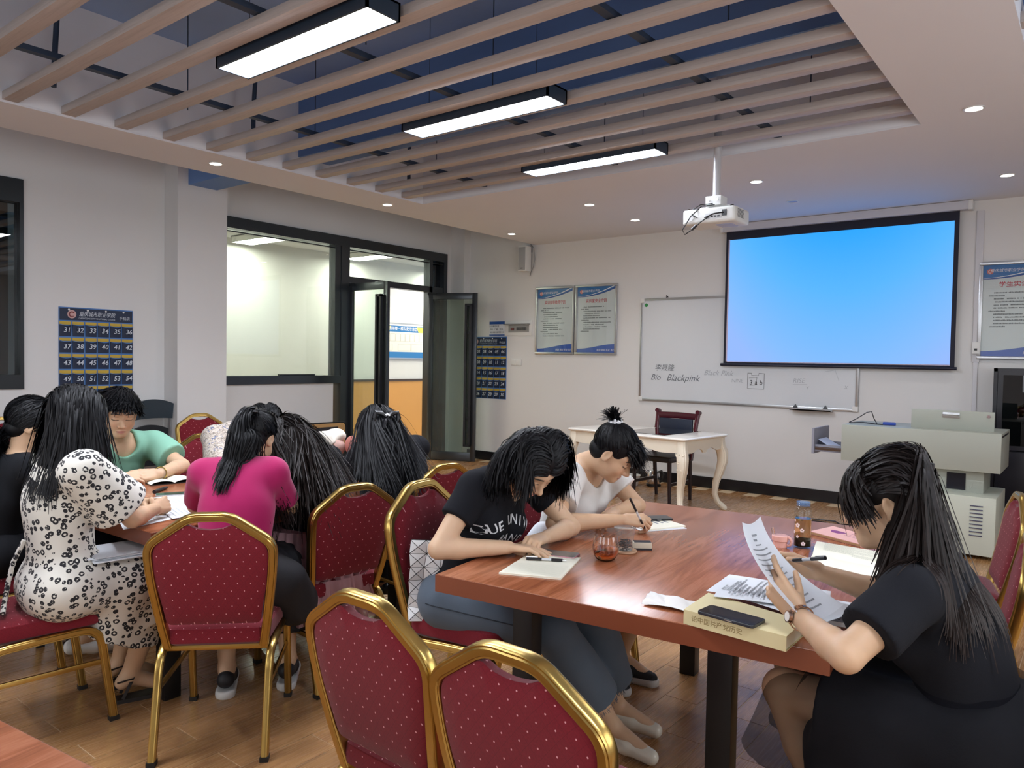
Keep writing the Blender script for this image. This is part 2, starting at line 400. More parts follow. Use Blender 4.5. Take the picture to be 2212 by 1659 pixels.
# ---- downlights
DL = [(-5.777, 3.378, 'round ceiling downlight above the near phone chart'), (-5.822, 5.303, 'round ceiling downlight above the glazed partition'), (-5.845, 7.39, 'round ceiling downlight beside the wall speaker'),
      (-4.101, 6.434, 'round ceiling downlight between last slat and the posters, nearer one'), (-4.116, 7.4, 'round ceiling downlight closest to the two posters on the back wall'), (-2.394, 6.405, 'round ceiling downlight behind the projector'),
      (-0.665, 5.323, 'round glaring downlight at right, nearer of the two'), (-0.661, 7.303, 'round glaring downlight above the cabinet at right edge')]
def downlight(x, y, label, on=True):
    t = thing('downlight', label, 'ceiling light', (x, y, ZS), 0, 'round downlights in the soffit' if on else None)
    ring = MB().lathe([(0.058, 0.0), (0.06, -0.004), (0.048, -0.006), (0.044, 0.0)], n=28)
    part('rim', ring, WHITEP, t, True)
    part('lens', MB().lathe([(0.0001, -0.003), (0.044, -0.003), (0.044, 0.0)], n=24), emis('down_light', '#fff6e6', 22.0) if on else M('unlit_lens', '#9aa0c0', 0.4), t)
    if on:
        ld = bpy.data.lights.new('downlight_beam', 'SPOT'); ld.energy = 22.0; ld.color = (1, 0.94, 0.85); ld.spot_size = 1.9; ld.spot_blend = 0.8; ld.shadow_soft_size = 0.04
        lo = bpy.data.objects.new('downlight_beam', ld); COL.objects.link(lo); lo.parent = t; lo.location = (0, 0, -0.02)
for x, y, l in DL: downlight(x, y, l)
downlight(-2.397, 7.373, 'unlit round downlight in front of the projection screen', False)
# ---- window_1 (far left), window_2 and glazed door
w1 = struct('window_1', MB().lim(XW-0.12, XW+0.02, 1.1, 2.59, 2.76, 2.966).lim(XW-0.12, XW+0.02, 1.1, 2.59, 1.113, 1.24).lim(XW-0.12, XW+0.02, 2.56, 2.59, 1.24, 2.76).lim(XW-0.12, XW+0.02, 1.1, 1.16, 1.24, 2.76), DARK2, weld=False)
part('pane', MB().lim(XW-0.05, XW-0.044, 1.16, 2.56, 1.24, 2.76), glassy('dark_window_glass', '#b8c4c4', 3.0), w1)
sash = MB().lim(0, 0.05, -0.62, 0, 0, 0.06).lim(0, 0.05, -0.62, 0, 1.55, 1.61).lim(0, 0.05, -0.06, 0, 0.06, 1.55).lim(0, 0.05, -0.62, -0.56, 0.06, 1.55)
so_ = part('sash', sash, DARK2, w1, weld=False); so_.location = (XW+0.02, 2.38, 1.2)
part('sash_pane', MB().lim(0.02, 0.026, -0.56, -0.06, 0.06, 1.55), M('dark_sheet', '#23272a', 0.3), so_)
struct('trim_3', MB().lim(XW-0.75, XW-0.7, 0.6, 3.4, 0.6, 3.4), M('dark_backing_board', '#15191a', 0.5, var=0.4, vscale=6))  # dark board added behind the window_1 glass, standing in for darkness there
w2 = struct('window_2', MB().lim(XW-0.16, XW+0.03, 4.45, 8.055, 2.84, 2.963).lim(XW-0.16, XW+0.03, 4.45, 6.28, 1.118, 1.215).lim(XW-0.1, XW+0.02, 6.03, 6.12, 1.215, 2.84).lim(XW-0.16, XW+0.03, 6.12, 6.28, 0, 1.118).lim(XW-0.12, XW+0.03, 6.12, 6.25, 1.215, 2.84)
    .lim(XW-0.16, XW+0.03, 7.985, 8.055, 0, 2.84).lim(XW-0.1, XW+0.02, 6.25, 7.985, 2.39, 2.47).lim(XW-0.1, XW+0.02, 7.70, 7.76, 0, 2.84), DARK, weld=False)
part('pane', MB().lim(XW-0.06, XW-0.052, 4.45, 6.03, 1.215, 2.84), GLASS, w2)
part('transom_pane', MB().lim(XW-0.06, XW-0.052, 6.25, 7.70, 2.47, 2.84), GLASS, w2)
part('side_pane', MB().lim(XW-0.06, XW-0.052, 7.76, 7.985, 0.05, 2.84), glassy('dark_side_glass', '#3a4650', 2.0), w2)
part('glazing_bead', MB().lim(XW-0.02, XW+0.012, 4.45, 6.03, 2.80, 2.812).lim(XW-0.02, XW+0.012, 6.25, 7.985, 2.80, 2.812), DARK2, w2, weld=False)
part('window_stay', MB().lim(XW-0.04, XW+0.0, 5.25, 5.75, 1.215, 1.232), DARK2, w2)
def door_leaf(name, hinge, ang, label, flip):
    """glazed leaf: hinge at origin, leaf runs along +x for 0.73 m"""
    L, H = 0.725, 2.375
    fr = MB().lim(0, 0.07, -0.022, 0.022, 0.012, H).lim(L-0.07, L, -0.022, 0.022, 0.012, H).lim(0.07, L-0.07, -0.022, 0.022, H-0.09, H).lim(0.07, L-0.07, -0.022, 0.022, 0.012, 0.13)
    d = part(name, fr, DARK, None, bevel=0.003, weld=False); d['kind'] = 'structure'; d.location = hinge; d.rotation_euler = (0, 0, ang)
    part('pane', MB().lim(0.07, L-0.07, -0.004, 0.004, 0.13, H-0.09), glassy('door_glass', '#e9f2ec', 1.0, 0.0, 0.04), d)
    s = -1
    x0, x1 = L-0.16, L-0.06
    for sd in (1, -1):
        y0, y1 = sd*0.035, sd*0.075
        hb = MB()
        for (a, b, c, e) in ((x0, x0+0.03, 0.22, 2.22), (x1-0.03, x1, 0.22, 2.22), (x0, x1, 2.19, 2.22), (x0, x1, 0.22, 0.25)): hb.lim(a, b, y0, y1, c, e)
        for z in (0.6, 1.8): hb.lim(x0+0.03, x1, sd*0.02, sd*0.04, z, z+0.03)
        part('door_handle', hb, BLACKP, d, weld=False)
    part('patch_hinge', MB().lim(-0.01, 0.12, -0.03, 0.03, H-0.03, H+0.006), DARK2, d)
    return d
door_leaf('door_1', (XW+0.01, 6.27, 0), math.radians(0), '', 1)
door_leaf('door_2', (XW+0.01, 7.70, 0), math.atan2(0.28, 0.66), '', -1)
# ---- corridor behind the glass
XK = -9.5
cor = struct('floor_2', MB().lim(XK-0.2, XW-0.2, 2.9, 14.0, -0.1, 0.0), M('corridor_tile', '#cfc3a4', 0.25, var=0.05, vscale=3))
cw = struct('wall_corridor', MB().lim(XK-0.2, XK, 2.9, 14.0, 0, 3.2), WALL)
part('wainscot', MB().lim(XK, XK+0.012, 2.9, 14.0, 0.09, 1.05), M('orange_wainscot', '#d39a52', 0.35, var=0.05, vscale=2), cw)
part('dado_rail', MB().lim(XK, XK+0.022, 2.9, 14.0, 1.05, 1.085), M('dado_dark', '#45372e', 0.4), cw)
part('skirting', MB().lim(XK, XK+0.014, 2.9, 14.0, 0.0, 0.09), M('corridor_skirting', '#b98b58', 0.4), cw)
struct('wall_corridor_end', MB().lim(XK, XW-0.2, 14.0, 14.2, 0, 3.2).lim(XK, XW-0.2, 2.7, 2.9, 0, 3.2), WALL, weld=False)
struct('ceiling_corridor', MB().lim(XK-0.2, XW-0.2, 2.9, 14.0, 3.06, 3.16), SOFF)
for y, l in ((5.84, 'corridor panel light seen through the large glass pane'), (7.76, 'corridor panel light seen through the pane above the door'), (9.7, 'corridor panel light farther down the passage'), (11.6, 'corridor panel light at the far end of the passage'), (4.0, 'corridor panel light behind the column')):
    t = thing('corridor_panel_light', l, 'ceiling light', (-8.87, y, 2.97), 0, 'panel lights of the corridor')
    part('frame', MB().lim(-0.46, 0.46, -0.16, -0.148, 0, 0.085).lim(-0.46, 0.46, 0.148, 0.16, 0, 0.085).lim(-0.46, -0.448, -0.16, 0.16, 0, 0.085).lim(0.448, 0.46, -0.16, 0.16, 0, 0.085).lim(-0.46, 0.46, -0.16, 0.16, 0.075, 0.089), WHITEP, t, weld=False)
    part('diffuser', MB().lim(-0.447, 0.447, -0.147, 0.147, 0.004, 0.012), emis('corridor_light', '#fffbe8', 45.0), t)
for (x, y, l) in ((-8.9, 6.75, 'small corridor downlight left in the glass pane'), (-8.6, 7.3, 'small corridor downlight right in the glass pane')):
    t = thing('corridor_downlight', l, 'ceiling light', (x, y, 3.06)); part('rim', MB().lathe([(0.06, 0), (0.06, -0.006), (0.045, -0.006), (0.045, 0)], n=20), WHITEP, t, True)
    part('lens', MB().lathe([(0.0001, -0.004), (0.045, -0.004)], n=20), emis('corridor_down', '#fff3d8', 10.0), t)
# corridor notice board
t = thing('corridor_notice_board', 'white framed floor plan board with blue bands on the corridor wall', 'notice board', (XK+0.001, 9.05, 1.735))
part('frame', MB().lim(0, 0.02, -0.59, 0.59, -0.31, 0.31), ALU, t, bevel=0.005)
part('sheet', MB().lim(0.02, 0.022, -0.565, 0.565, -0.285, 0.285), M('board_sheet', '#efece0', 0.5), t)
BLUEB = M('board_blue', '#2f7ab8', 0.5)
part('blue_band', MB().lim(0.022, 0.0232, -0.565, 0.565, 0.155, 0.26).lim(0.022, 0.0232, -0.565, 0.565, -0.285, -0.185), BLUEB, t, weld=False)
part('yellow_tab', MB().raw([(0.024, 0.30, 0.25), (0.024, 0.345, 0.155), (0.024, 0.565, 0.155), (0.024, 0.565, 0.25)], [(0, 1, 2, 3)]).raw([(0.024, -0.30, 0.25), (0.024, -0.345, 0.155), (0.024, -0.565, 0.155), (0.024, -0.565, 0.25)], [(0, 1, 2, 3)]), M('board_yellow', '#e3d45c', 0.5), t)
tb = MB(); put_text(tb, '明华楼一楼疏散示意图', 0.068, (0.025, -0.02, 0.207), (0, 1, 0), (0, 0, 1), bold=0.01)
part('lettering', tb, WINK, t, weld=False)
tb = MB()
for i in range(9):
    y0 = -0.53+i*0.112
    for a, b, c, e in ((y0, y0+0.1, 0.12, 0.124), (y0, y0+0.1, -0.005, -0.001), (y0, y0+0.004, -0.005, 0.12), (y0+0.1, y0+0.104, -0.005, 0.12)): tb.lim(0.022, 0.0235, a, b, c, e)
for y0, y1 in ((-0.53, -0.27), (-0.14, 0.16), (0.17, 0.48)):
    for a, b, c, e in ((y0, y1, -0.055, -0.051), (y0, y1, -0.165, -0.161), (y0, y0+0.004, -0.165, -0.051), (y1-0.004, y1, -0.165, -0.051)): tb.lim(0.022, 0.0235, a, b, c, e)
part('floor_plan', tb, M('plan_line', '#b9b5a6', 0.6), t, weld=False)
# =====================================================================  WALL AND CEILING FIXTURES
# ---- projection screen
def screen_mat():
    t = NT('projected_blue'); co = t.coord('Generated'); s = t.sep(co); x, z = s[0], s[2]
    dx = t.math('ABSOLUTE', t.math('SUBTRACT', x, 0.55)); f = t.math('ADD', t.math('MULTIPLY', t.math('SUBTRACT', 1.0, z), 0.75), t.math('MULTIPLY', t.math('MULTIPLY', dx, dx), 1.5))
    c = t.ramp(f, [(0.0, (36/255, 158/255, 255/255)), (0.35, (80/255, 172/255, 255/255)), (0.8, (124/255, 178/255, 255/255)), (1.0, (140/255, 176/255, 255/255))])
    t.set(col='#101014', ecol=c, emit=1.0, rough=0.7); return t.m
t = thing('projection_screen', 'pull down projection screen with black border showing plain blue', 'projection screen', (-2.255, YB-0.06, 0))
part('casing', MB().lim(-1.2, 1.25, -0.05, 0.05, 2.93, 3.014), M('casing_white', '#c9c9cf', 0.5), t, bevel=0.012)
part('fabric', MB().lim(-1.145, 1.145, -0.004, 0.0, 1.44, 2.96), M('screen_black', '#14162a', 0.7), t)
part('image_area', MB().lim(-1.10, 1.105, -0.0065, -0.0045, 1.474, 2.84), screen_mat(), t)
part('image_edge', MB().lim(-1.117, -1.10, -0.006, -0.0045, 1.465, 2.845).lim(-1.117, 1.107, -0.006, -0.0045, 1.465, 1.473), M('image_edge', '#c9c0d6', 0.6), t, weld=False)
part('bottom_bar', MB().cyl((-1.175, -0.002, 1.437), (1.165, -0.002, 1.437), 0.016, n=12), M('bar_black', '#15172b', 0.4), t, True)
for sx in (-1.19, 1.235): part('end_cap', MB().lim(sx-0.018, sx+0.018, -0.056, 0.056, 2.925, 3.014), WHITEP, t, bevel=0.006)
# ---- projector
t = thing('ceiling_projector', 'white projector hanging on a pole below the last slat', 'projector', (-2.285, 5.32, 2.52))
def rbox(L, Wd, H, r): return [(L/2*math.copysign(1, 1), 0)]
part('body', MB().lim(-0.2, 0.2, -0.14, 0.14, -0.055, 0.055), M('projector_white', '#d9dad6', 0.4), t, bevel=0.022, seg=3)
part('mount_bracket', MB().lim(-0.06, 0.06, -0.06, 0.06, 0.085, 0.155).lim(-0.12, 0.12, -0.02, 0.02, 0.052, 0.086), WHITEP, t, bevel=0.004, weld=False)
part('pole', MB().cyl((0, 0, 0.15), (0, 0, ZT-2.52), 0.028, n=20), M('pole_white', '#c9c9cd', 0.3, 0.3), t, True)
for a in (-0.035, 0.035): part('bolt', MB().cyl((a, -0.058, 0.125), (a, -0.068, 0.125), 0.009, n=10), CHROME, t)
vent = MB()
for i in range(7): vent.lim(0.1995, 0.2025, -0.09, 0.02, -0.02+i*0.009, -0.016+i*0.009)
part('side_vent', vent, M('vent_grey', '#6f7070', 0.6), t, weld=False)
part('port_panel', MB().lim(-0.02, 0.1, -0.1425, -0.1395, -0.03, 0.012), M('port_light', '#c4c5c6', 0.5), t)
pp = MB()
for i, x in enumerate((0.0, 0.03, 0.055, 0.08)): pp.lim(x-0.009, x+0.009, -0.1445, -0.142, -0.018, -0.006)
part('port', pp, BLACKP, t, weld=False)
part('inlet_panel', MB().lim(0.105, 0.14, -0.1435, -0.139, -0.015, 0.03), BLACKP, t)
part('speaker_grille', MB().cyl((-0.14, -0.139, 0), (-0.14, -0.143, 0), 0.032, n=24), M('grille_grey', '#c9cac8', 0.6), t)
part('underside_hatch', MB().lim(0.02, 0.14, -0.05, 0.08, -0.06, -0.054), M('hatch', '#a9b0d0', 0.4), t)
part('lens_barrel', MB().cyl((0.1, 0.139, 0), (0.1, 0.165, 0), 0.035, 0.03, 24), BLACKP, t, True)
for x in (-0.17, 0.16): part('adjusting_foot', MB().cyl((x, -0.1, 0.054), (x, -0.1, 0.066), 0.014, n=12), BLACKP, t)
cb = MB(); cb.tube([(0.02, -0.05, 0.09), (-0.06, -0.12, 0.075), (-0.12, -0.17, 0.0), (-0.17, -0.2, -0.1), (-0.15, -0.2, -0.135), (-0.1, -0.18, -0.1), (-0.05, -0.16, -0.05), (0.0, -0.145, -0.015)], 0.004, 8)
cb.tube([(0.01, -0.05, 0.1), (-0.08, -0.1, 0.09), (-0.14, -0.12, 0.05), (-0.12, -0.15, 0.01), (-0.08, -0.145, -0.012)], 0.004, 8); cb.tube([(0.12, -0.145, 0.01), (0.05, -0.155, 0.005), (-0.02, -0.16, -0.02)], 0.005, 8)
part('cable', cb, BLACKP, t, True)
part('cable_plug', MB().cyl((-0.105, -0.182, -0.1), (-0.075, -0.17, -0.07), 0.011, n=10), BLACKP, t)
# ---- whiteboard
t = thing('whiteboard', 'large whiteboard with marker scribbles on the back wall, partly behind the screen', 'whiteboard', (-3.23, YB-0.001, 1.6))
WBW, WBH = 2.485, 1.205
part('panel', MB().lim(-WBW/2, WBW/2, -0.012, 0, -WBH/2, WBH/2), M('whiteboard_face', '#d6dade', 0.22, var=0.03, vscale=2), t)
f = MB(); e = 0.022
f.lim(-WBW/2-e, WBW/2+e, -0.024, 0, WBH/2-0.005, WBH/2+e).lim(-WBW/2-e, WBW/2+e, -0.024, 0, -WBH/2-e, -WBH/2+0.005).lim(-WBW/2-e, -WBW/2+0.005, -0.024, 0, -WBH/2, WBH/2).lim(WBW/2-0.005, WBW/2+e, -0.024, 0, -WBH/2, WBH/2)
part('frame', f, ALU, t, bevel=0.004, weld=False)
for sx in (-1, 1):
    for sz in (-1, 1): part('corner_cap', MB().lim(sx*(WBW/2-0.03), sx*(WBW/2+e+0.003), -0.028, 0, sz*(WBH/2-0.03), sz*(WBH/2+e+0.003)), WHITEP, t, bevel=0.006)
part('pen_tray', MB().lim(0.60, 1.02, -0.1, -0.02, -WBH/2-0.035, -WBH/2-0.022).lim(0.60, 1.02, -0.1, -0.095, -WBH/2-0.035, -WBH/2-0.012), ALU, t, weld=False)
part('hook', MB().tube([(-0.92, -0.01, WBH/2+0.02), (-0.92, -0.014, WBH/2+0.05), (-0.9, -0.02, WBH/2+0.03)], 0.006, 6), BLACKP, t)
for x in (0.64, 0.95): part('tray_clip', MB().raw([(x-0.03, -0.03, -WBH/2-0.02), (x+0.03, -0.03, -WBH/2-0.02), (x, -0.03, -WBH/2+0.03), (x-0.03, -0.05, -WBH/2-0.02), (x+0.03, -0.05, -WBH/2-0.02), (x, -0.04, -WBH/2+0.03)], [(0, 1, 2), (3, 5, 4), (0, 3, 4, 1), (1, 4, 5, 2), (2, 5, 3, 0)]), BLACKP, t)
part('badge', MB().cyl((-1.19, -0.012, 0.545), (-1.19, -0.015, 0.545), 0.022, n=20), M('badge_green', '#2f8a4a', 0.4), t)
mk = MB(); yy = -0.0135
def wbt(s, x, z, size, sh=0.25, bold=0.0): put_text(mk, s, size, (x, yy, z), (1, 0, 0), (0, 0, 1), sh, bold)
wbt('Blackpink', -0.69, -0.335, 0.11, 0.35, -0.004); wbt('Bio', -1.045, -0.335, 0.1, 0.35, -0.004); wbt('李晟隆', -0.93, -0.22, 0.085, 0.2, -0.004)
part('marker_writing', mk, M('marker_ink', '#5a6068', 0.6), t, weld=False)
mk = MB(); wbt('Black Pink', -0.25, -0.265, 0.085, 0.35, -0.006); wbt('RISE', 0.66, -0.325, 0.07, 0.2, -0.006); wbt('NINE', -0.02, -0.345, 0.06, 0.1, -0.008); wbt('Y', 0.75, -0.4, 0.05); wbt('X', 1.14, -0.38, 0.05)
mk.tube([(0.6, yy, -0.365), (0.75, yy, -0.36)], 0.002, 4)
mk.tube([(0.93, yy, -0.22), (1.03, yy, -0.2), (1.07, yy, -0.31)], 0.002, 4)
part('faded_writing', mk, M('marker_faint', '#a2a8ae', 0.6), t, weld=False)
mk = MB()
for pth in ([(0.1, -0.255), (0.098, -0.425), (0.285, -0.43), (0.287, -0.255), (0.225, -0.255), (0.222, -0.28), (0.145, -0.28), (0.142, -0.255), (0.1, -0.255)], [(0.115, -0.31), (0.205, -0.3), (0.2, -0.385), (0.125, -0.39)]):
    mk.tube([(x, yy, z) for x, z in pth], 0.0022, 4)
wbt('3 a b', 0.195, -0.36, 0.075, 0.1)
part('marker_sketch', mk, INK, t, weld=False)
# ---- posters
def poster(cx, title, label, tw, bodyrows, width=0.63):
    t = thing('framed_poster', label, 'poster', (cx, YB-0.001, 1.983)); Wd, H = width, 0.91
    fr = MB(); e = 0.032
    fr.lim(-Wd/2, Wd/2, -0.024, 0, H/2-e, H/2).lim(-Wd/2, Wd/2, -0.024, 0, -H/2, -H/2+e).lim(-Wd/2, -Wd/2+e, -0.024, 0, -H/2+e, H/2-e).lim(Wd/2-e, Wd/2, -0.024, 0, -H/2+e, H/2-e)
    part('frame', fr, ALU, t, bevel=0.008, weld=False)
    x0, x1, z0, z1 = -Wd/2+e, Wd/2-e, -H/2+e, H/2-e
    part('sheet', MB().lim(x0, x1, -0.008, -0.004, z0, z1), M('poster_sheet', '#ccd8d8', 0.25, var=0.02), t)
    def wave(y, zf, zb, n=16):
        m = MB(); v = []; 
        for i in range(n+1):
            x = x0+(x1-x0)*i/n; v += [(x, y, zb(i/n)), (x, y, zf(i/n))]
        m.raw(v, [(2*i, 2*i+2, 2*i+3, 2*i+1) for i in range(n)]); return m
    top = lambda u: z1; sw = lambda u: z1-0.125+0.11*(u**1.5)-0.012*math.sin(3.1*u)
    part('blue_header', wave(-0.0086, top, sw), M('poster_blue', '#2a6fae', 0.25), t)
    part('header_stripe', wave(-0.0092, lambda u: sw(u)+0.004+0.028*u, lambda u: sw(u)+0.002+0.016*u), WINK, t)
    part('header_edge', wave(-0.0092, lambda u: sw(u)+0.002, lambda u: sw(u)-0.012*u-0.004), M('poster_navy', '#1c4a96', 0.25), t)
    bot = lambda u: z0+0.045+0.065*(u*u*(3-2*u))
    part('blue_footer', wave(-0.0086, bot, lambda u: z0), M('poster_blue2', '#3a5fb0', 0.25), t)
    m = MB(); put_text(m, '重庆城市职业学院', 0.034, (x0+0.19, -0.0098, z1-0.055), (1, 0, 0), (0, 0, 1), 0.2); part('white_lettering', m, WINK, t, weld=False)
    m = MB(); put_text(m, '厚德 求知 乐业 笃行', 0.03, (x1-0.135, -0.0098, z0+0.03), (1, 0, 0), (0, 0, 1), 0.15); part('white_lettering', m, WINK, t, weld=False)
    em = MB().cyl((x0+0.055, -0.0086, z1-0.06), (x0+0.055, -0.0096, z1-0.06), 0.026, n=20); part('emblem', em, M('emblem_red', '#c46a62', 0.5), t)
    part('emblem_swirl', MB().tube([(x0+0.055+0.014*math.cos(a), -0.01, z1-0.06+0.014*math.sin(a)) for a in [0.6+i*0.35 for i in range(14)]], 0.003, 4), WINK, t)
    m = MB(); put_text(m, title, 0.052, (0, -0.0092, z1-0.185), (1, 0, 0), (0, 0, 1), 0, 0.012, 'CENTER', tw)
    part('red_title', m, REDINK, t, weld=False)
    rg = random.Random(hash(title) % 1000); m = MB(); z = z1-0.235
    for r in range(bodyrows):
        z -= 0.0285; ind = 0.06 if r % 5 != 1 else 0.02
        dashes(m, (x0+0.03+ind, -0.0092, z), (1, 0, 0), (0, 0, 1), (x1-x0)-0.07-ind, 0.013, rg, rg.choice((0.95, 0.55, 0.8, 0.7)) if r % 5 != 1 else 0.25)
    o = part('body_print', m, M('poster_grey_ink', '#6f7a7c', 0.5), t, weld=False); o['kind'] = 'stuff'
    part('cover_glass', MB().lim(x0, x1, -0.0135, -0.0125, z0, z1), glassy('poster_glass', '#ffffff', 1.3), t)
poster(-5.785, '实训指导教师守则', 'aluminium framed rules poster with blue bands, left of the pair', 0.33, 14)
poster(-5.14, '实训室安全守则', 'aluminium framed rules poster with blue bands, right of the pair', 0.31, 12)
poster(-0.61, '学生实训守则', 'aluminium framed rules poster above the dark cabinet, cut off by the frame', 0.34, 12, 0.66)
# ---- wall speaker
t = thing('wall_speaker', 'small white column speaker high in the back wall corner', 'loudspeaker', (-6.235, YB-0.1, 2.82))
part('body', MB().lim(-0.07, 0.07, -0.07, 0.05, -0.17, 0.17), WHITEP, t, bevel=0.01)
part('front_grille', MB().lim(-0.058, 0.058, -0.074, -0.069, -0.155, 0.155), M('speaker_grille', '#a9aaac', 0.7, bump=0.4, bscale=400), t, bevel=0.004)
part('badge', MB().lim(-0.02, 0.02, -0.0755, -0.0735, -0.135, -0.125), BLACKP, t)
part('wall_bracket', MB().lim(-0.02, 0.02, 0.05, 0.1, -0.05, 0.05).lim(-0.05, 0.05, 0.09, 0.1, 0.1, 0.2), ALU, t, weld=False)
part('cable', MB().tube([(0.07, 0.03, 0.2), (0.11, 0.05, 0.15), (0.12, 0.06, 0.0), (0.1, 0.06, -0.1), (0.05, 0.07, -0.18), (0.02, 0.09, -0.22)], 0.006, 6), M('cable_grey', '#8a8a8c', 0.5), t, True)
# ---- electric panel, notice, switches
t = thing('fuse_box', 'white flush distribution box with raised flap and breakers', 'fuse box', (-6.40, YB-0.001, 1.888))
part('cover', MB().lim(-0.24, 0.235, -0.012, 0, -0.105, 0.108), WHITEP, t, bevel=0.006)
part('recess', MB().lim(-0.17, 0.19, -0.014, -0.011, -0.06, 0.045), M('recess_grey', '#9b9c9a', 0.5), t)
b = MB()
for i in range(8): b.lim(-0.02+i*0.021, -0.003+i*0.021, -0.026, -0.013, -0.03, 0.01)
part('breaker_row', b, M('breaker_grey', '#55585a', 0.5), t, weld=False)
part('main_breaker', MB().lim(-0.12, -0.07, -0.026, -0.013, -0.03, 0.005), M('breaker_red', '#6d3a3a', 0.5), t)
part('flap', MB().box((0.0, -0.045, 0.055), (0.42, 0.075, 0.008)), M('flap_smoke', '#6a6c6d', 0.3), t)
t = thing('safety_notice', 'small blue and white safety notice beside the fuse box', 'sign', (-6.785, YB-0.001, 1.888))
part('sheet', MB().lim(-0.14, 0.14, -0.004, 0, -0.1, 0.1), M('notice_white', '#dfe3e6', 0.5), t)
part('blue_band', MB().lim(-0.14, 0.14, -0.0052, -0.0042, 0.06, 0.1).lim(-0.14, 0.14, -0.0052, -0.0042, -0.1, -0.085), M('notice_blue', '#1d4f98', 0.5), t, weld=False)
m = MB()
for k_, (tx, sz, x_, z_) in enumerate((('离开教室时请', 0.03, -0.05, 0.03), ('关电、门窗、空调，', 0.03, 0.0, -0.015), ('检查电源设备是否关闭', 0.026, 0.0, -0.055))):
    m = MB(); put_text(m, tx, sz, (x_, -0.0055, z_), (1, 0, 0), (0, 0, 1)); part('lettering', m, INK, t, weld=False)
t = thing('light_switch', 'white double light switch right of the navy phone chart', 'switch', (-6.43, YB-0.001, 1.415))
part('plate', MB().lim(-0.09, 0.09, -0.01, 0, -0.045, 0.045), WHITEP, t, bevel=0.004)
for x in (-0.043, 0.043): part('rocker', MB().lim(x-0.037, x+0.037, -0.015, -0.009, -0.036, 0.036), WHITEP, t, bevel=0.003)
# ---- cable trunking right of the screen
t = thing('cable_trunking', 'white vertical cable trunking with socket between screen and right poster', 'trunking', (-0.945, YB-0.001, 0))
part('trunk', MB().lim(-0.03, 0.03, -0.018, 0, 1.5, 2.92).lim(-0.018, 0.018, -0.014, 0, 0.13, 1.5), M('trunk_white', '#cfcfd3', 0.45), t, bevel=0.003, weld=False)
part('socket', MB().lim(-0.032, 0.032, -0.035, 0, 1.58, 1.69), WHITEP, t, bevel=0.004)
part('socket_hole', MB().lim(-0.012, 0.012, -0.037, -0.034, 1.61, 1.63), BLACKP, t)
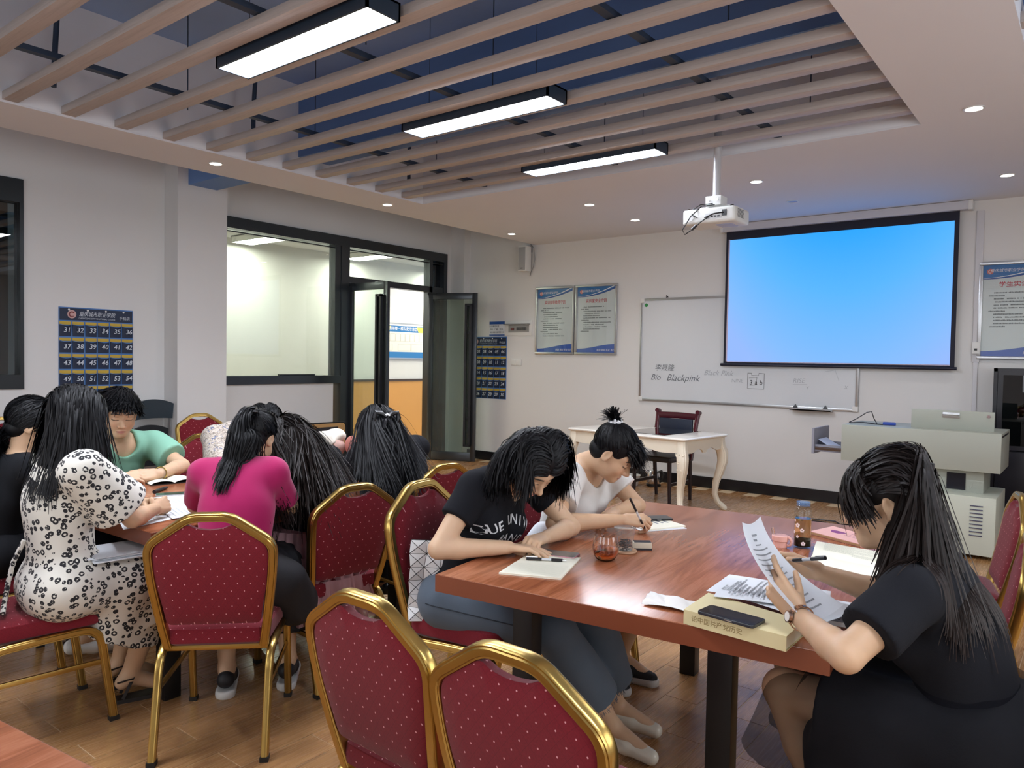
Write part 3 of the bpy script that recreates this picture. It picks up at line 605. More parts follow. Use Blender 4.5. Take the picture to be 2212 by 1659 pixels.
# ---- phone pocket charts
NAVY = M('pocket_navy', '#1e2b44', 0.6, bump=0.1, bscale=300, var=0.08, vscale=6); PBLUE = M('pocket_piping', '#4a78b4', 0.6); PYEL = M('pocket_yellow', '#c7a63c', 0.6)
def pocket_chart(loc, rz, start, label):
    """faces local -y, x to the right, origin top centre"""
    t = thing('phone_pocket_chart', label, 'wall organizer', loc, rz)
    Wd, H, hd = 0.674, 0.885, 0.128; cw = Wd/6; rh = (H-hd)/5
    part('backing', MB().lim(-Wd/2, Wd/2, -0.006, 0, -H, 0), PBLUE, t, bevel=0.002)
    part('header_panel', MB().lim(-Wd/2+0.008, Wd/2-0.008, -0.0085, -0.0055, -hd+0.006, -0.01), NAVY, t)
    for tx, sz, x_, z_, sh_, wd_ in (('重庆城市职业学院', 0.05, 0.0, -0.062, 0.25, 0.33), ('手机袋', 0.034, 0.255, -0.085, 0.0, None), ('CHONGQING CITY VOCATIONAL COLLEGE', 0.02, 0.0, -0.1, 0.0, 0.33)):
        m = MB(); put_text(m, tx, sz, (x_, -0.0095, z_), (1, 0, 0), (0, 0, 1), sh_, 0.0, 'CENTER', wd_); part('lettering', m, M('pocket_white', '#c9d2dc', 0.6), t, weld=False)
    part('emblem', MB().cyl((-0.225, -0.0085, -0.066), (-0.225, -0.0098, -0.066), 0.039, n=28), M('emblem_pink', '#c9a3a0', 0.5), t)
    part('emblem_swirl', MB().tube([(-0.225+0.022*math.cos(a), -0.0102, -0.066+0.022*math.sin(a)) for a in [0.5+i*0.35 for i in range(15)]], 0.006, 5), M('emblem_dark', '#8a4a4c', 0.5), t)
    for i in range(4): part('eyelet', MB().cyl((-0.25+i*0.165, -0.008, -0.024), (-0.25+i*0.165, -0.0105, -0.024), 0.009, n=14), WHITEP, t)
    def pk(u, v):   # pocket face: bulges, top edge dips
        x = (u-0.5)*(cw-0.01); bul = 0.012+0.016*v*math.sin(math.pi*u)**0.7
        return (x*0.97, -0.006-bul*(0.35+0.65*v), -(rh-0.008)+v*(rh-0.042-0.01*math.sin(math.pi*u)))
    g = MB().grid(pk, 8, 5); n = len(g.v)
    for u in range(8): g.f.append((5*9+u, 5*9+u+1, u+1, u)) if False else None
    pme_ = None
    for r in range(5):
        for c in range(6):
            num = start+r*6+c; cx = -Wd/2+cw*(c+0.5); cz = -hd-rh*r
            if pme_ is None:
                sd = MB(); sd.v = list(g.v); sd.f = list(g.f)
                for e_ in (0, 8):
                    k0 = len(sd.v); sd.v += [(g.v[j*9+e_][0], -0.006, g.v[j*9+e_][2]) for j in range(6)]
                    sd.f += [(j*9+e_, (j+1)*9+e_, k0+j+1, k0+j) for j in range(5)]
                o = part('pocket', sd, NAVY, t, True); pme_ = o.data
                li = part('lining', MB().lim(-cw/2+0.006, cw/2-0.006, -0.0085, -0.0055, -0.036, -0.006), PYEL, t); lme = li.data
                rm = part('pocket_rim', MB().tube([(p[0], p[1]-0.001, p[2]) for p in g.v[5*9:6*9]], 0.0035, 5), PBLUE, o); rme = rm.data
            else:
                o = mkobj('pocket', pme_, t); li = mkobj('lining', lme, t); mkobj('pocket_rim', rme, o)
            o.location = (cx, 0, cz); li.location = (cx, 0, cz)
            m = MB(); put_text(m, '%02d' % num, 0.062, (0.006, -0.0305, -rh*0.58), (1, 0, 0), (0, 0, 1), 0.15, 0.012)
            part('number', m, M('pocket_white', '#c9d2dc', 0.6), o, weld=False)
    return t
pocket_chart((XW+0.001, 3.213, 1.868), math.radians(90), 31, 'navy phone pocket chart numbered from 31, behind the man in mint')
pocket_chart((-6.94, YB-0.001, 1.772), 0, 1, 'navy phone pocket chart numbered up to 30, beside the open glass door')
# =====================================================================  FURNITURE
# ---- banquet chairs
def fabric_mat():
    t = NT('red_dotted_fabric'); co = t.coord(); s = t.sep(co)
    u = s[0]; v = t.math('ADD', s[1], s[2]); k = 1/0.045
    p = t.math('MULTIPLY', t.math('ADD', u, v), k); q = t.math('MULTIPLY', t.math('SUBTRACT', u, v), k)
    fp = t.math('SUBTRACT', t.math('FRACT', p), 0.5); fq = t.math('SUBTRACT', t.math('FRACT', q), 0.5)
    r = t.math('SQRT', t.math('ADD', t.math('MULTIPLY', fp, fp), t.math('MULTIPLY', fq, fq)))
    dot = t.math('LESS_THAN', r, 0.062)
    e1 = t.math('GREATER_THAN', t.math('ABSOLUTE', fp), 0.488); e2 = t.math('GREATER_THAN', t.math('ABSOLUTE', fq), 0.485); ln = t.math('MAXIMUM', e1, e2)
    nz = t.noise(co, 220, 2); base = t.mix(nz, '#651520', '#7b1c28')
    c = t.mix(t.math('MULTIPLY', ln, 0.35), base, '#4c0d18'); c = t.mix(dot, c, '#cf9096')
    t.set(col=c, rough=0.85, sheen=0.15, spec=0.2); t.bump(nz, 0.25, 0.001); return t.m
FABRIC = fabric_mat(); GOLD = M('gold_tube', '#b89a58', 0.28, 1.0, var=0.08, vscale=12); CAP = M('foot_cap', '#161412', 0.6)
def ridge(w, d):  # ribbed tube section: a across, b along the normal
    P = []
    for i in range(24):
        a = 2*math.pi*i/24; c, s_ = math.cos(a), math.sin(a)
        x = math.copysign(abs(c)**0.6, c)*w/2; y = math.copysign(abs(s_)**0.6, s_)*d/2
        if i in (4, 8, 16, 20): x *= 0.9; y *= 0.86
        P.append((x, y))
    return P
def arc(c, r, a0, a1, n): return [(c[0]+r*math.cos(a0+(a1-a0)*i/n), c[1]+r*math.sin(a0+(a1-a0)*i/n)) for i in range(n+1)]
def fillet(pts, rad, n=6, closed=False):
    """round the corners of a 2-D polyline"""
    out = []; N = len(pts)
    for i, p in enumerate(pts):
        if not closed and i in (0, N-1): out.append(p); continue
        a = Vector(pts[i-1]); b = Vector(p); c = Vector(pts[(i+1) % N]); r = rad[i] if isinstance(rad, (list, tuple)) else rad
        d1 = (a-b); d2 = (c-b); r = min(r, d1.length*0.48, d2.length*0.48); s0 = b+d1.normalized()*r; s1 = b+d2.normalized()*r
        for k in range(n+1):
            q = k/n; out.append(tuple((1-q)**2*s0+2*q*(1-q)*b+q*q*s1))
    return out
def backy(z): return -0.175-0.165*(z-0.40)-0.02*math.sin((z-0.4)*5)
BO = [(-0.168, 0.385), (-0.182, 0.47), (-0.208, 0.66), (-0.215, 0.778), (-0.068, 0.878), (0.068, 0.878), (0.215, 0.778), (0.208, 0.66), (0.182, 0.47), (0.168, 0.385)]
def make_chair():
    t = thing('banquet_chair', 'x', 'chair', (0, 0, 0), 0, 'red and gold banquet chairs')
    # seat
    out = fillet([(-0.20, 0.215), (-0.185, -0.19), (0.185, -0.19), (0.20, 0.215)], [0.07, 0.05, 0.05, 0.07], 6, True)
    m = MB(); rings = [(0.93, 0.388), (1.0, 0.40), (1.01, 0.425), (0.985, 0.450), (0.9, 0.462), (0.6, 0.470), (0.25, 0.472)]; n = len(out); v = []; f = []
    for s, z in rings: v += [(x*s, 0.01+(y-0.01)*s, z) for x, y in out]
    for r in range(len(rings)-1): f += [(r*n+i, r*n+(i+1) % n, (r+1)*n+(i+1) % n, (r+1)*n+i) for i in range(n)]
    f += [tuple(range(n-1, -1, -1)), tuple((len(rings)-1)*n+i for i in range(n))]
    m.raw(v, f); part('seat', m, FABRIC, t, True)
    # back pad
    pad = fillet([(-0.163, 0.475), (-0.170, 0.53), (-0.194, 0.66), (-0.197, 0.775), (-0.075, 0.852), (-0.05, 0.838), (0, 0.830), (0.05, 0.838), (0.075, 0.852), (0.197, 0.775), (0.194, 0.66), (0.170, 0.53), (0.163, 0.475)], [0.02, 0.03, 0.05, 0.04, 0.012, 0.02, 0.03, 0.02, 0.012, 0.04, 0.05, 0.03, 0.02], 4, True)
    n = len(pad); v = []; f = []; cz = 0.66
    rings = [(0.3, 0.030), (0.7, 0.029), (0.93, 0.022), (1.0, 0.010), (1.0, -0.010), (0.95, -0.016), (0.7, -0.019), (0.3, -0.02)]
    for s, o in rings:
        for x, z in pad:
            zz = cz+(z-cz)*s; v.append((x*s, backy(zz)+o, zz))
    for r in range(len(rings)-1): f += [(r*n+i, r*n+(i+1) % n, (r+1)*n+(i+1) % n, (r+1)*n+i) for i in range(n)]
    f += [tuple(range(n-1, -1, -1)), tuple((len(rings)-1)*n+i for i in range(n))]
    m = MB().raw(v, f); part('backrest', m, FABRIC, t, True)
    # back frame
    pts = fillet(BO, [0, 0.05, 0.08, 0.040, 0.035, 0.035, 0.040, 0.08, 0.05, 0], 6)
    m = MB().sweep([(x, backy(z), z) for x, z in pts], ridge(0.033, 0.036), (0, 0.986, 0.165)); part('back_frame', m, GOLD, t, True)
    # legs (halves of the inverted U), stretchers, caps
    sec = ridge(0.032, 0.028)
    fr = fillet([(0.245, 0.012), (0.195, 0.382), (0.0, 0.379)], [0, 0.075, 0], 7); re = fillet([(-0.275, 0.012), (-0.185, 0.372), (0.0, 0.379)], [0, 0.075, 0], 7)
    for sx in (-0.192, 0.192):
        for pth in (fr, re):
            o = part('leg', MB().sweep([(sx, y, z) for y, z in pth], sec, (1, 0, 0)), GOLD, t, True)
            y0 = pth[0][0]; part('foot_cap', MB().box((sx, y0, 0.009), (0.03, 0.034, 0.018)), CAP, o)
        part('stretcher', MB().box((sx, -0.01, 0.245), (0.012, 0.44, 0.02)), GOLD, t, bevel=0.004)
    part('cross_bar', MB().box((0, -0.15, 0.372), (0.37, 0.02, 0.02)), GOLD, t, bevel=0.004)
    return t
_ch0 = make_chair(); _first = [True]
def chair(x, y, rot, label):
    if _first[0]: _first[0] = False; _ch0.location = (x, y, 0); _ch0.rotation_euler = (0, 0, math.radians(rot)); _ch0['label'] = label; return _ch0
    return dup(_ch0, (x, y, 0), math.radians(rot), label)
chair(-2.646, 1.607, 45.8, 'red and gold banquet chair the woman in the pink top sits on')
chair(-2.83, 2.20, 84.7, 'red and gold banquet chair with pink tulle skirt spilling over it')
chair(-1.86, 2.168, 279, 'red and gold banquet chair the woman in jeans sits on').scale = (1, 1, 1.08)
chair(-2.996, 2.957, 84.8, 'red and gold banquet chair of the woman with a black hair bow')
chair(-1.350, 1.440, 359.0, 'empty red and gold banquet chair in the foreground, left of the pair')
chair(-0.875, 1.405, 358.5, 'empty red and gold banquet chair in the foreground, right of the pair')
chair(-3.25, 1.125, 354, 'red and gold banquet chair under the woman in the floral dress')
chair(-3.90, 1.19, 353, 'red and gold banquet chair of the leftmost woman in black')
chair(-4.72, 2.80, 262, 'red and gold banquet chair right of the man in mint, nearer one at the back')
chair(-6.42, 3.72, 262, 'small empty red and gold banquet chair standing against the column')
chair(-7.05, 2.28, 265, 'empty red and gold banquet chair against the left wall behind the woman in black')
chair(-4.95, 1.25, 285, 'red and gold banquet chair cut off by the left edge of the picture')
chair(-4.62, 2.02, 270, 'red and gold banquet chair hidden behind the man in mint')
chair(-0.53, 3.98, 103, 'empty red and gold banquet chair seen edge on behind the reading woman')
chair(-0.44, 3.05, 95, 'red and gold banquet chair tucked to the right table beyond the reading woman')
chair(-0.17, 2.13, 84, 'red and gold banquet chair under the reading woman in black')
chair(0.02, 4.35, 95, 'red and gold banquet chair cut off by the right edge of the picture')
chair(-1.88, 2.86, 270, 'red and gold banquet chair of the woman in the white tee')
chair(-1.42, 7.78, 185, 'red and gold banquet chair behind the grey lectern')
# ---- work tables
def table_wood():
    t = NT('red_brown_laminate'); co = t.coord(); n1 = t.noise(t.vmul(co, (9, 1.0, 9)), 1.3, 4, 0.55, 2.2); n2 = t.noise(t.vmul(co, (80, 2.5, 60)), 1.5, 4, 0.6, 0.4)
    f = t.math('ADD', t.math('MULTIPLY', n1, 0.72), t.math('MULTIPLY', n2, 0.30))
    t.set(col=t.ramp(f, [(0.3, '#79422b'), (0.47, '#955737'), (0.58, '#a8694a'), (0.75, '#8a4d31')]), rough=0.23, spec=0.6); return t.m
TWOOD = table_wood(); TEDGE = M('table_edge', '#7d4229', 0.4, var=0.1, vscale=3)
def work_table(label, loc, rz, w, d, legs):
    """origin: near-left corner on the floor"""
    t = thing('work_table', label, 'table', loc, rz, 'red brown work tables')
    part('tabletop', MB().lim(0, w, 0, d, 0.692, 0.75), TWOOD, t, bevel=0.003)
    part('edge_band', MB().lim(-0.002, w+0.002, -0.002, 0, 0.694, 0.748).lim(-0.002, 0, 0, d, 0.694, 0.748).lim(w, w+0.002, 0, d, 0.694, 0.748).lim(-0.002, w+0.002, d, d+0.002, 0.694, 0.748), TEDGE, t, weld=False)
    for lx, ly in legs: part('leg', MB().lim(lx-0.036, lx+0.036, ly-0.036, ly+0.036, 0, 0.692), BLACKM, t, bevel=0.003)
    part('apron', MB().lim(legs[0][0], legs[1][0], legs[0][1]-0.015, legs[0][1]+0.015, 0.64, 0.69).lim(legs[2][0], legs[3][0], legs[2][1]-0.015, legs[2][1]+0.015, 0.64, 0.69), BLACKM, t, weld=False)
    return t
RT = math.radians(7.0)
work_table('red brown work table with the tea cup and papers, on the right', (-1.68, 1.76, 0), RT, 1.19, 1.62, [(0.22, 0.22), (0.88, 0.20), (0.385, 1.47), (0.98, 1.42)])
work_table('red brown work table on the left, surrounded by the group of seven', (-4.10, 1.40, 0), math.radians(1.5), 1.2, 1.66, [(0.16, 0.16), (1.04, 0.16), (0.16, 1.5), (1.04, 1.5)])
work_table('red brown table corner cut off at the lower left of the picture', (-2.08, -1.18, 0), math.radians(7.4), 1.2, 1.62, [(0.16, 0.16), (1.04, 0.16), (0.16, 1.46), (1.04, 1.46)])
# ---- carved white desk
IV = M('ivory_lacquer', '#e3dac6', 0.3, var=0.03); IVT = M('ivory_top', '#e6e2da', 0.12, var=0.02)
t = thing('carved_desk', 'ivory desk with curved carved legs by the back wall', 'desk', (-3.63, 6.84, 0), math.radians(-6.5))
DW, DD = 1.42, 0.82
ol = fillet([(-DW/2, -DD/2), (DW/2, -DD/2), (DW/2, DD/2), (-DW/2, DD/2)], 0.05, 5, True); n = len(ol); v = []; f = []
R = [(0.965, 0.722), (0.985, 0.728), (1.0, 0.738), (1.0, 0.745), (0.99, 0.752), (0.97, 0.755)]
for s, z in R: v += [(x-(1-s)*0.7*math.copysign(1, x), y-(1-s)*0.7*math.copysign(1, y), z) for x, y in ol]
for r in range(len(R)-1): f += [(r*n+i, r*n+(i+1) % n, (r+1)*n+(i+1) % n, (r+1)*n+i) for i in range(n)]
f += [tuple(range(n-1, -1, -1)), tuple((len(R)-1)*n+i for i in range(n))]
part('desktop', MB().raw(v, f), IVT, t, True)
part('glass_sheet', MB().lim(-0.1, 0.42, -0.3, 0.36, 0.7555, 0.759), glassy('desk_glass', '#c9cfc9', 2.5), t)
def apron(p0, p1, nrm, lng):
    m = MB(); N = 28; vv = []
    for i in range(N+1):
        u = i/N; p = Vector(p0).lerp(Vector(p1), u); s = abs(u-0.5)*2
        dep = 0.095+0.03*s**3+0.012*math.cos(s*math.pi*3.0)+ (0.02 if s < 0.12 else 0)
        for o in (-0.009, 0.009): vv += [tuple(p+Vector(nrm)*o+Vector((0, 0, 0.722))), tuple(p+Vector(nrm)*o+Vector((0, 0, 0.722-dep)))]
    ff = []
    for i in range(N):
        a = i*4; b = a+4; ff += [(a, b, b+1, a+1), (a+2, a+3, b+3, b+2), (a+1, b+1, b+3, a+3), (a, a+2, b+2, b)]
    m.raw(vv, ff); part('apron', m, IV, t)
x0, y0 = DW/2-0.07, DD/2-0.07
apron((-x0, -y0-0.03, 0), (x0, -y0-0.03, 0), (0, 1, 0), 1); apron((-x0, y0+0.03, 0), (x0, y0+0.03, 0), (0, 1, 0), 1); apron((-x0-0.03, -y0, 0), (-x0-0.03, y0, 0), (1, 0, 0), 0); apron((x0+0.03, -y0, 0), (x0+0.03, y0, 0), (1, 0, 0), 0)
for sx in (-1, 1):
    for sy in (-1, 1):
        pth = []; sc = []
        for z, off, r in ((0.722, 0.0, 0.046), (0.64, 0.004, 0.047), (0.56, 0.024, 0.05), (0.48, 0.026, 0.046), (0.38, 0.008, 0.038), (0.27, -0.018, 0.031), (0.16, -0.024, 0.026), (0.08, -0.004, 0.024), (0.04, 0.026, 0.027), (0.012, 0.046, 0.028), (0.0, 0.05, 0.022)):
            pth.append((sx*(x0+off), sy*(y0+off), z)); sc.append(r)
        sq = [(a*1.0, b*1.0) for a, b in ridge(2.0, 2.0)]
        lg = part('leg', MB().sweep(pth, sq, (1, 0, 0), True, sc), IV, t, True)
        m = MB(); cx, cy = sx*(x0+0.034), sy*(y0+0.034); u = Vector((-sx*sy*0.0+0.7071*(-sy), 0.7071*sx, 0)) if False else Vector((sx*0.0, 0, 0))
        # carved rose and leaves on the outer face (-y side)
        fx = sx*(x0+0.012); fy = sy*(y0+0.06)
        for k in range(5):
            rr = 0.026-0.005*k; m.tube([(fx+rr*math.cos(a)*0.9, fy+sy*0.004*k, 0.53+rr*math.sin(a)) for a in [k+i*0.5 for i in range(11)]], 0.004, 5)
        for (dx, dz, l, a) in ((0, 0.08, 0.05, 1.57), (-0.02, 0.07, 0.05, 2.2), (0.02, 0.07, 0.05, 0.95), (-0.012, -0.07, 0.06, 4.4), (0.014, -0.075, 0.06, 5.0), (0, -0.11, 0.08, 4.71)):
            m.tube([(fx+dx, fy, 0.53+dz*0.6), (fx+dx+l*0.5*math.cos(a), fy+sy*0.003, 0.53+dz*0.6+l*0.5*math.sin(a)), (fx+dx+l*math.cos(a), fy-sy*0.012, 0.53+dz*0.6+l*math.sin(a))], 0.008, 6, [0.5, 1.0, 0.15])
        o = part('carving', m, IV, lg, True); o['kind'] = 'stuff'
# ---- dark red armless chair behind the desk
MAH = M('mahogany', '#4a1620', 0.22, var=0.15, vscale=5); NAVL = M('navy_leather', '#1b2436', 0.45, bump=0.15, bscale=150); DKW = M('dark_wood', '#221418', 0.3)
t = thing('wooden_chair', 'mahogany chair with navy back pad behind the ivory desk', 'chair', (-3.62, 7.20, 0), math.radians(176))
for sx in (-1, 1):
    part('back_post', MB().sweep([(sx*0.225, -0.2, 0.42), (sx*0.23, -0.235, 0.6), (sx*0.235, -0.28, 0.8), (sx*0.245, -0.31, 0.92)], ridge(0.04, 0.045), (1, 0, 0)), MAH, t, True)
    part('finial', MB().cyl((sx*0.245, -0.335, 0.915), (sx*0.245, -0.28, 0.925), 0.024, n=16), MAH, t, True)
    part('leg', MB().sweep([(sx*0.215, 0.2, 0), (sx*0.205, 0.2, 0.43)], ridge(0.04, 0.04), (1, 0, 0), True, [0.75, 1]), DKW, t, True)
    part('leg', MB().sweep([(sx*0.205, -0.24, 0), (sx*0.215, -0.2, 0.43)], ridge(0.04, 0.04), (1, 0, 0), True, [0.75, 1]), DKW, t, True)
    part('stretcher', MB().box((sx*0.205, -0.01, 0.2), (0.022, 0.4, 0.03)), DKW, t)
part('top_rail', MB().sweep([(-0.235, -0.295, 0.875), (0, -0.31, 0.88), (0.235, -0.295, 0.875)], ridge(0.03, 0.07), (0, 0.2, 1)), MAH, t, True)
part('back_pad', MB().box((0, -0.272, 0.76), (0.40, 0.035, 0.17)), NAVL, t, bevel=0.012)
part('lower_rail', MB().box((0, -0.225, 0.55), (0.43, 0.025, 0.05)), DKW, t)
part('seat', MB().box((0, 0.0, 0.455), (0.46, 0.45, 0.06)), M('black_leather', '#17161a', 0.35, bump=0.1, bscale=120), t, bevel=0.02, seg=3)
# ---- lectern
GREY = M('lectern_grey', '#a3a79c', 0.45, 0.15, var=0.03, vscale=2); GREYD = M('lectern_inside', '#4a4c63', 0.5)
t = thing('lectern', 'wide grey steel multimedia lectern in front of the dark cabinet', 'lectern', (-1.145, 6.72, 0))
part('desk_body', MB().lim(-0.575, 0.565, 0, 0.62, 0.65, 0.952), GREY, t, bevel=0.004)
part('upper_column', MB().lim(-0.44, 0.45, 0.1, 0.55, 0.46, 0.65), GREY, t, bevel=0.004)
part('column_window', MB().lim(0.20, 0.33, 0.094, 0.1, 0.49, 0.62), M('smoked_panel', '#1c1f28', 0.2), t)
part('lower_cabinet', MB().lim(-0.44, 0.555, -0.1, 0.55, 0.03, 0.475), M('lectern_light', '#c3c9bb', 0.45, 0.1), t, bevel=0.006)
for i in range(9): part('louvre', MB().box((0.43, -0.102, 0.405-i*0.028), (0.085, 0.008, 0.007)), GREYD, t)
part('flap_lid', MB().lim(-0.08, 0.50, 0.17, 0.19, 0.95, 1.105), GREY, t, bevel=0.003)
m = MB().tube([(0.15, 0.165, 1.067), (0.15, 0.145, 1.067), (0.26, 0.145, 1.067), (0.26, 0.165, 1.067)], 0.006, 6); part('lid_handle', m, CHROME, t, True)
part('handle_plate', MB().lim(0.145, 0.265, 0.164, 0.17, 1.045, 1.09), ALU, t, bevel=0.002)
part('lid_lock', MB().cyl((0.462, 0.17, 1.07), (0.462, 0.158, 1.07), 0.012, n=14), CHROME, t)
d = part('drawer', MB().lim(-0.825, -0.805, 0.03, 0.48, 0.68, 0.90).lim(-0.805, -0.45, 0.06, 0.45, 0.70, 0.712).lim(-0.805, -0.575, 0.06, 0.07, 0.712, 0.76).lim(-0.805, -0.575, 0.44, 0.45, 0.712, 0.76), M('drawer_grey', '#8d8f9c', 0.45, 0.2), t, weld=False)
part('drawer_runner', MB().lim(-0.80, -0.575, 0.048, 0.06, 0.715, 0.732).lim(-0.80, -0.575, 0.044, 0.05, 0.735, 0.742), CHROME, d, weld=False)
part('desk_edge_gap', MB().lim(0.5655, 0.5665, 0.02, 0.5, 0.92, 0.935), BLACKP, t)
# ---- black cabinet at right
t = thing('storage_cabinet', 'tall dark cabinet with glass upper door at the right edge', 'cabinet', (-0.16, 8.04, 0))
CAB = M('cabinet_black', '#1d1b22', 0.3)
part('carcass', MB().lim(-0.59, 0.6, -0.14, -0.12, 0.1, 0.12).lim(-0.6, -0.57, -0.14, 0.22, 0, 1.45).lim(0.57, 0.6, -0.14, 0.22, 0, 1.45).lim(-0.6, 0.6, -0.14, 0.22, 1.42, 1.45).lim(-0.57, 0.57, 0.2, 0.22, 0, 1.42).lim(-0.57, 0.57, -0.13, 0.2, 0.7, 0.72).lim(-0.57, 0.57, -0.13, 0.2, 1.08, 1.095).lim(-0.57, 0.57, -0.13, 0.2, 0, 0.1), CAB, t, weld=False)
for sx in (-0.285, 0.285):
    gd = part('glass_door', MB().lim(sx-0.28, sx-0.24, -0.158, -0.14, 0.73, 1.43).lim(sx+0.24, sx+0.28, -0.158, -0.14, 0.73, 1.43).lim(sx-0.24, sx+0.24, -0.158, -0.14, 1.39, 1.43).lim(sx-0.24, sx+0.24, -0.158, -0.14, 0.73, 0.77), CAB, t, weld=False)
    part('pane', MB().lim(sx-0.24, sx+0.24, -0.15, -0.146, 0.77, 1.39), glassy('cabinet_glass', '#5a5a66', 1.5), gd)
    ld = part('lower_door', MB().lim(sx-0.28, sx+0.28, -0.158, -0.14, 0.11, 0.715), CAB, t, bevel=0.003)
    part('knob', MB().lathe([(0.0001, -0.03), (0.012, -0.028), (0.014, -0.018), (0.006, -0.012), (0.006, 0)], (0, 0, 0), 12, Matrix.Translation((sx-0.22*math.copysign(1, sx)*-1 if False else sx+0.22*(1 if sx < 0 else -1), -0.158, 0.66)) @ Matrix.Rotation(math.pi/2, 4, 'X') @ Matrix.Scale(-1, 4, (0, 0, 1))), CHROME, ld, True)
# ---- folding chair and wooden chairs by the left wall
FOLD = M('slate_plastic', '#2c3b45', 0.4); FOLDD = M('slate_plastic_dark', '#22282d', 0.5)
t = thing('folding_chair', 'slate plastic folding chair folded up against the wall behind the man in mint', 'chair', (-7.34, 3.62, 0), math.radians(-78))
def lean(z): return 0.10-0.12*z
def panel(z0, z1, w, thick, bowf, mat, name, y=0.0):
    m = MB(); N = 12; vv = []
    for i in range(N+1):
        u = i/N*2-1; zz = z1-0.05*u*u*(1 if bowf else 0)
        for o in (-thick/2, thick/2): vv += [(u*w/2, -lean(zz)+y+o+0.015*(u*u), zz), (u*w/2, -lean(z0)+y+o+0.015*u*u, z0+0.012*(1-u*u))]
    ff = []
    for i in range(N): a = i*4; b = a+4; ff += [(a, a+1, b+1, b), (a+2, b+2, b+3, a+3), (a, b, b+2, a+2), (a+1, a+3, b+3, b+1)]
    ff += [(0, 2, 3, 1), (N*4, N*4+1, N*4+3, N*4+2)]
    m.raw(vv, ff); return part(name, m, mat, t, True)
panel(0.80, 1.0, 0.46, 0.022, True, FOLD, 'backrest'); st = panel(0.32, 0.745, 0.42, 0.03, True, FOLDD, 'seat', -0.02)
for k in range(7): part('seat_rib', MB().box((-0.16+k*0.053, -lean(0.6)-0.04, 0.66), (0.006, 0.012, 0.12)), FOLD, st)
for sx in (-1, 1):
    part('frame_tube', MB().tube([(sx*0.225, -lean(0.0), 0.0), (sx*0.22, -lean(0.5), 0.5), (sx*0.215, -lean(0.85), 0.85)], 0.012, 8), M('tube_grey', '#9a9da0', 0.3, 0.8), t, True)
    part('frame_tube', MB().tube([(sx*0.20, -lean(0.0)-0.05, 0.0), (sx*0.20, -lean(0.5)-0.05, 0.5), (sx*0.2, -lean(0.62)-0.03, 0.64)], 0.012, 8), MATS['tube_grey'], t, True)
part('hinge_bar', MB().cyl((-0.2, -lean(0.66)-0.05, 0.655), (0.2, -lean(0.66)-0.05, 0.655), 0.009, n=8), CHROME, t, True)
for x in (-0.13, -0.08, 0.08, 0.13):
    for z in (0.625, 0.68): part('screw', MB().cyl((x, -lean(z)-0.045, z), (x, -lean(z)-0.053, z), 0.008, n=10), CHROME, t)
TAN = M('tan_veneer', '#b08a58', 0.5, var=0.08, vscale=5)
def school_chair(loc, rz, label):
    t = thing('tablet_chair', label, 'chair', loc, rz, 'tan wooden tablet chairs by the left wall')
    o = fillet([(-0.26, 0.40), (0.26, 0.40), (0.26, 0.67), (-0.26, 0.67)], 0.05, 5, True); i_ = [(x*0.965, 0.535+(z-0.535)*0.93) for x, z in o]
    Rx = Matrix.Rotation(math.radians(90), 4, 'X')
    part('board', MB().prism(i_, -0.010, 0.012, Rx), TAN, t); part('board_edging', MB().sweep([(x, 0.0, z) for x, z in o], [(0.008*math.cos(a*1.0472), 0.014*math.sin(a*1.0472)) for a in range(6)], (0, 1, 0), False, None, True), BLACKP, t, True)
    part('board_slot', MB().lim(-0.15, 0.15, -0.014, -0.0118, 0.55, 0.62), M('slot_dark', '#25252c', 0.5), t)
    part('seat', MB().box((0, -0.22, 0.43), (0.42, 0.38, 0.02)), TAN, t, bevel=0.006)
    for sx in (-1, 1):
        for y in (-0.38, -0.02): part('leg', MB().cyl((sx*0.2, y, 0), (sx*0.19, y, 0.43), 0.012, n=8), BLACKM, t)
        part('back_post', MB().cyl((sx*0.19, -0.02, 0.42), (sx*0.19, 0.016, 0.64), 0.012, n=8), BLACKM, t)
school_chair((-7.02, 4.12, 0), math.radians(80), 'tan tablet chair with black edging below the column, left one')
school_chair((-7.15, 5.60, 0), math.radians(85), 'tan tablet chair with a dark slot below the glass partition, right one')
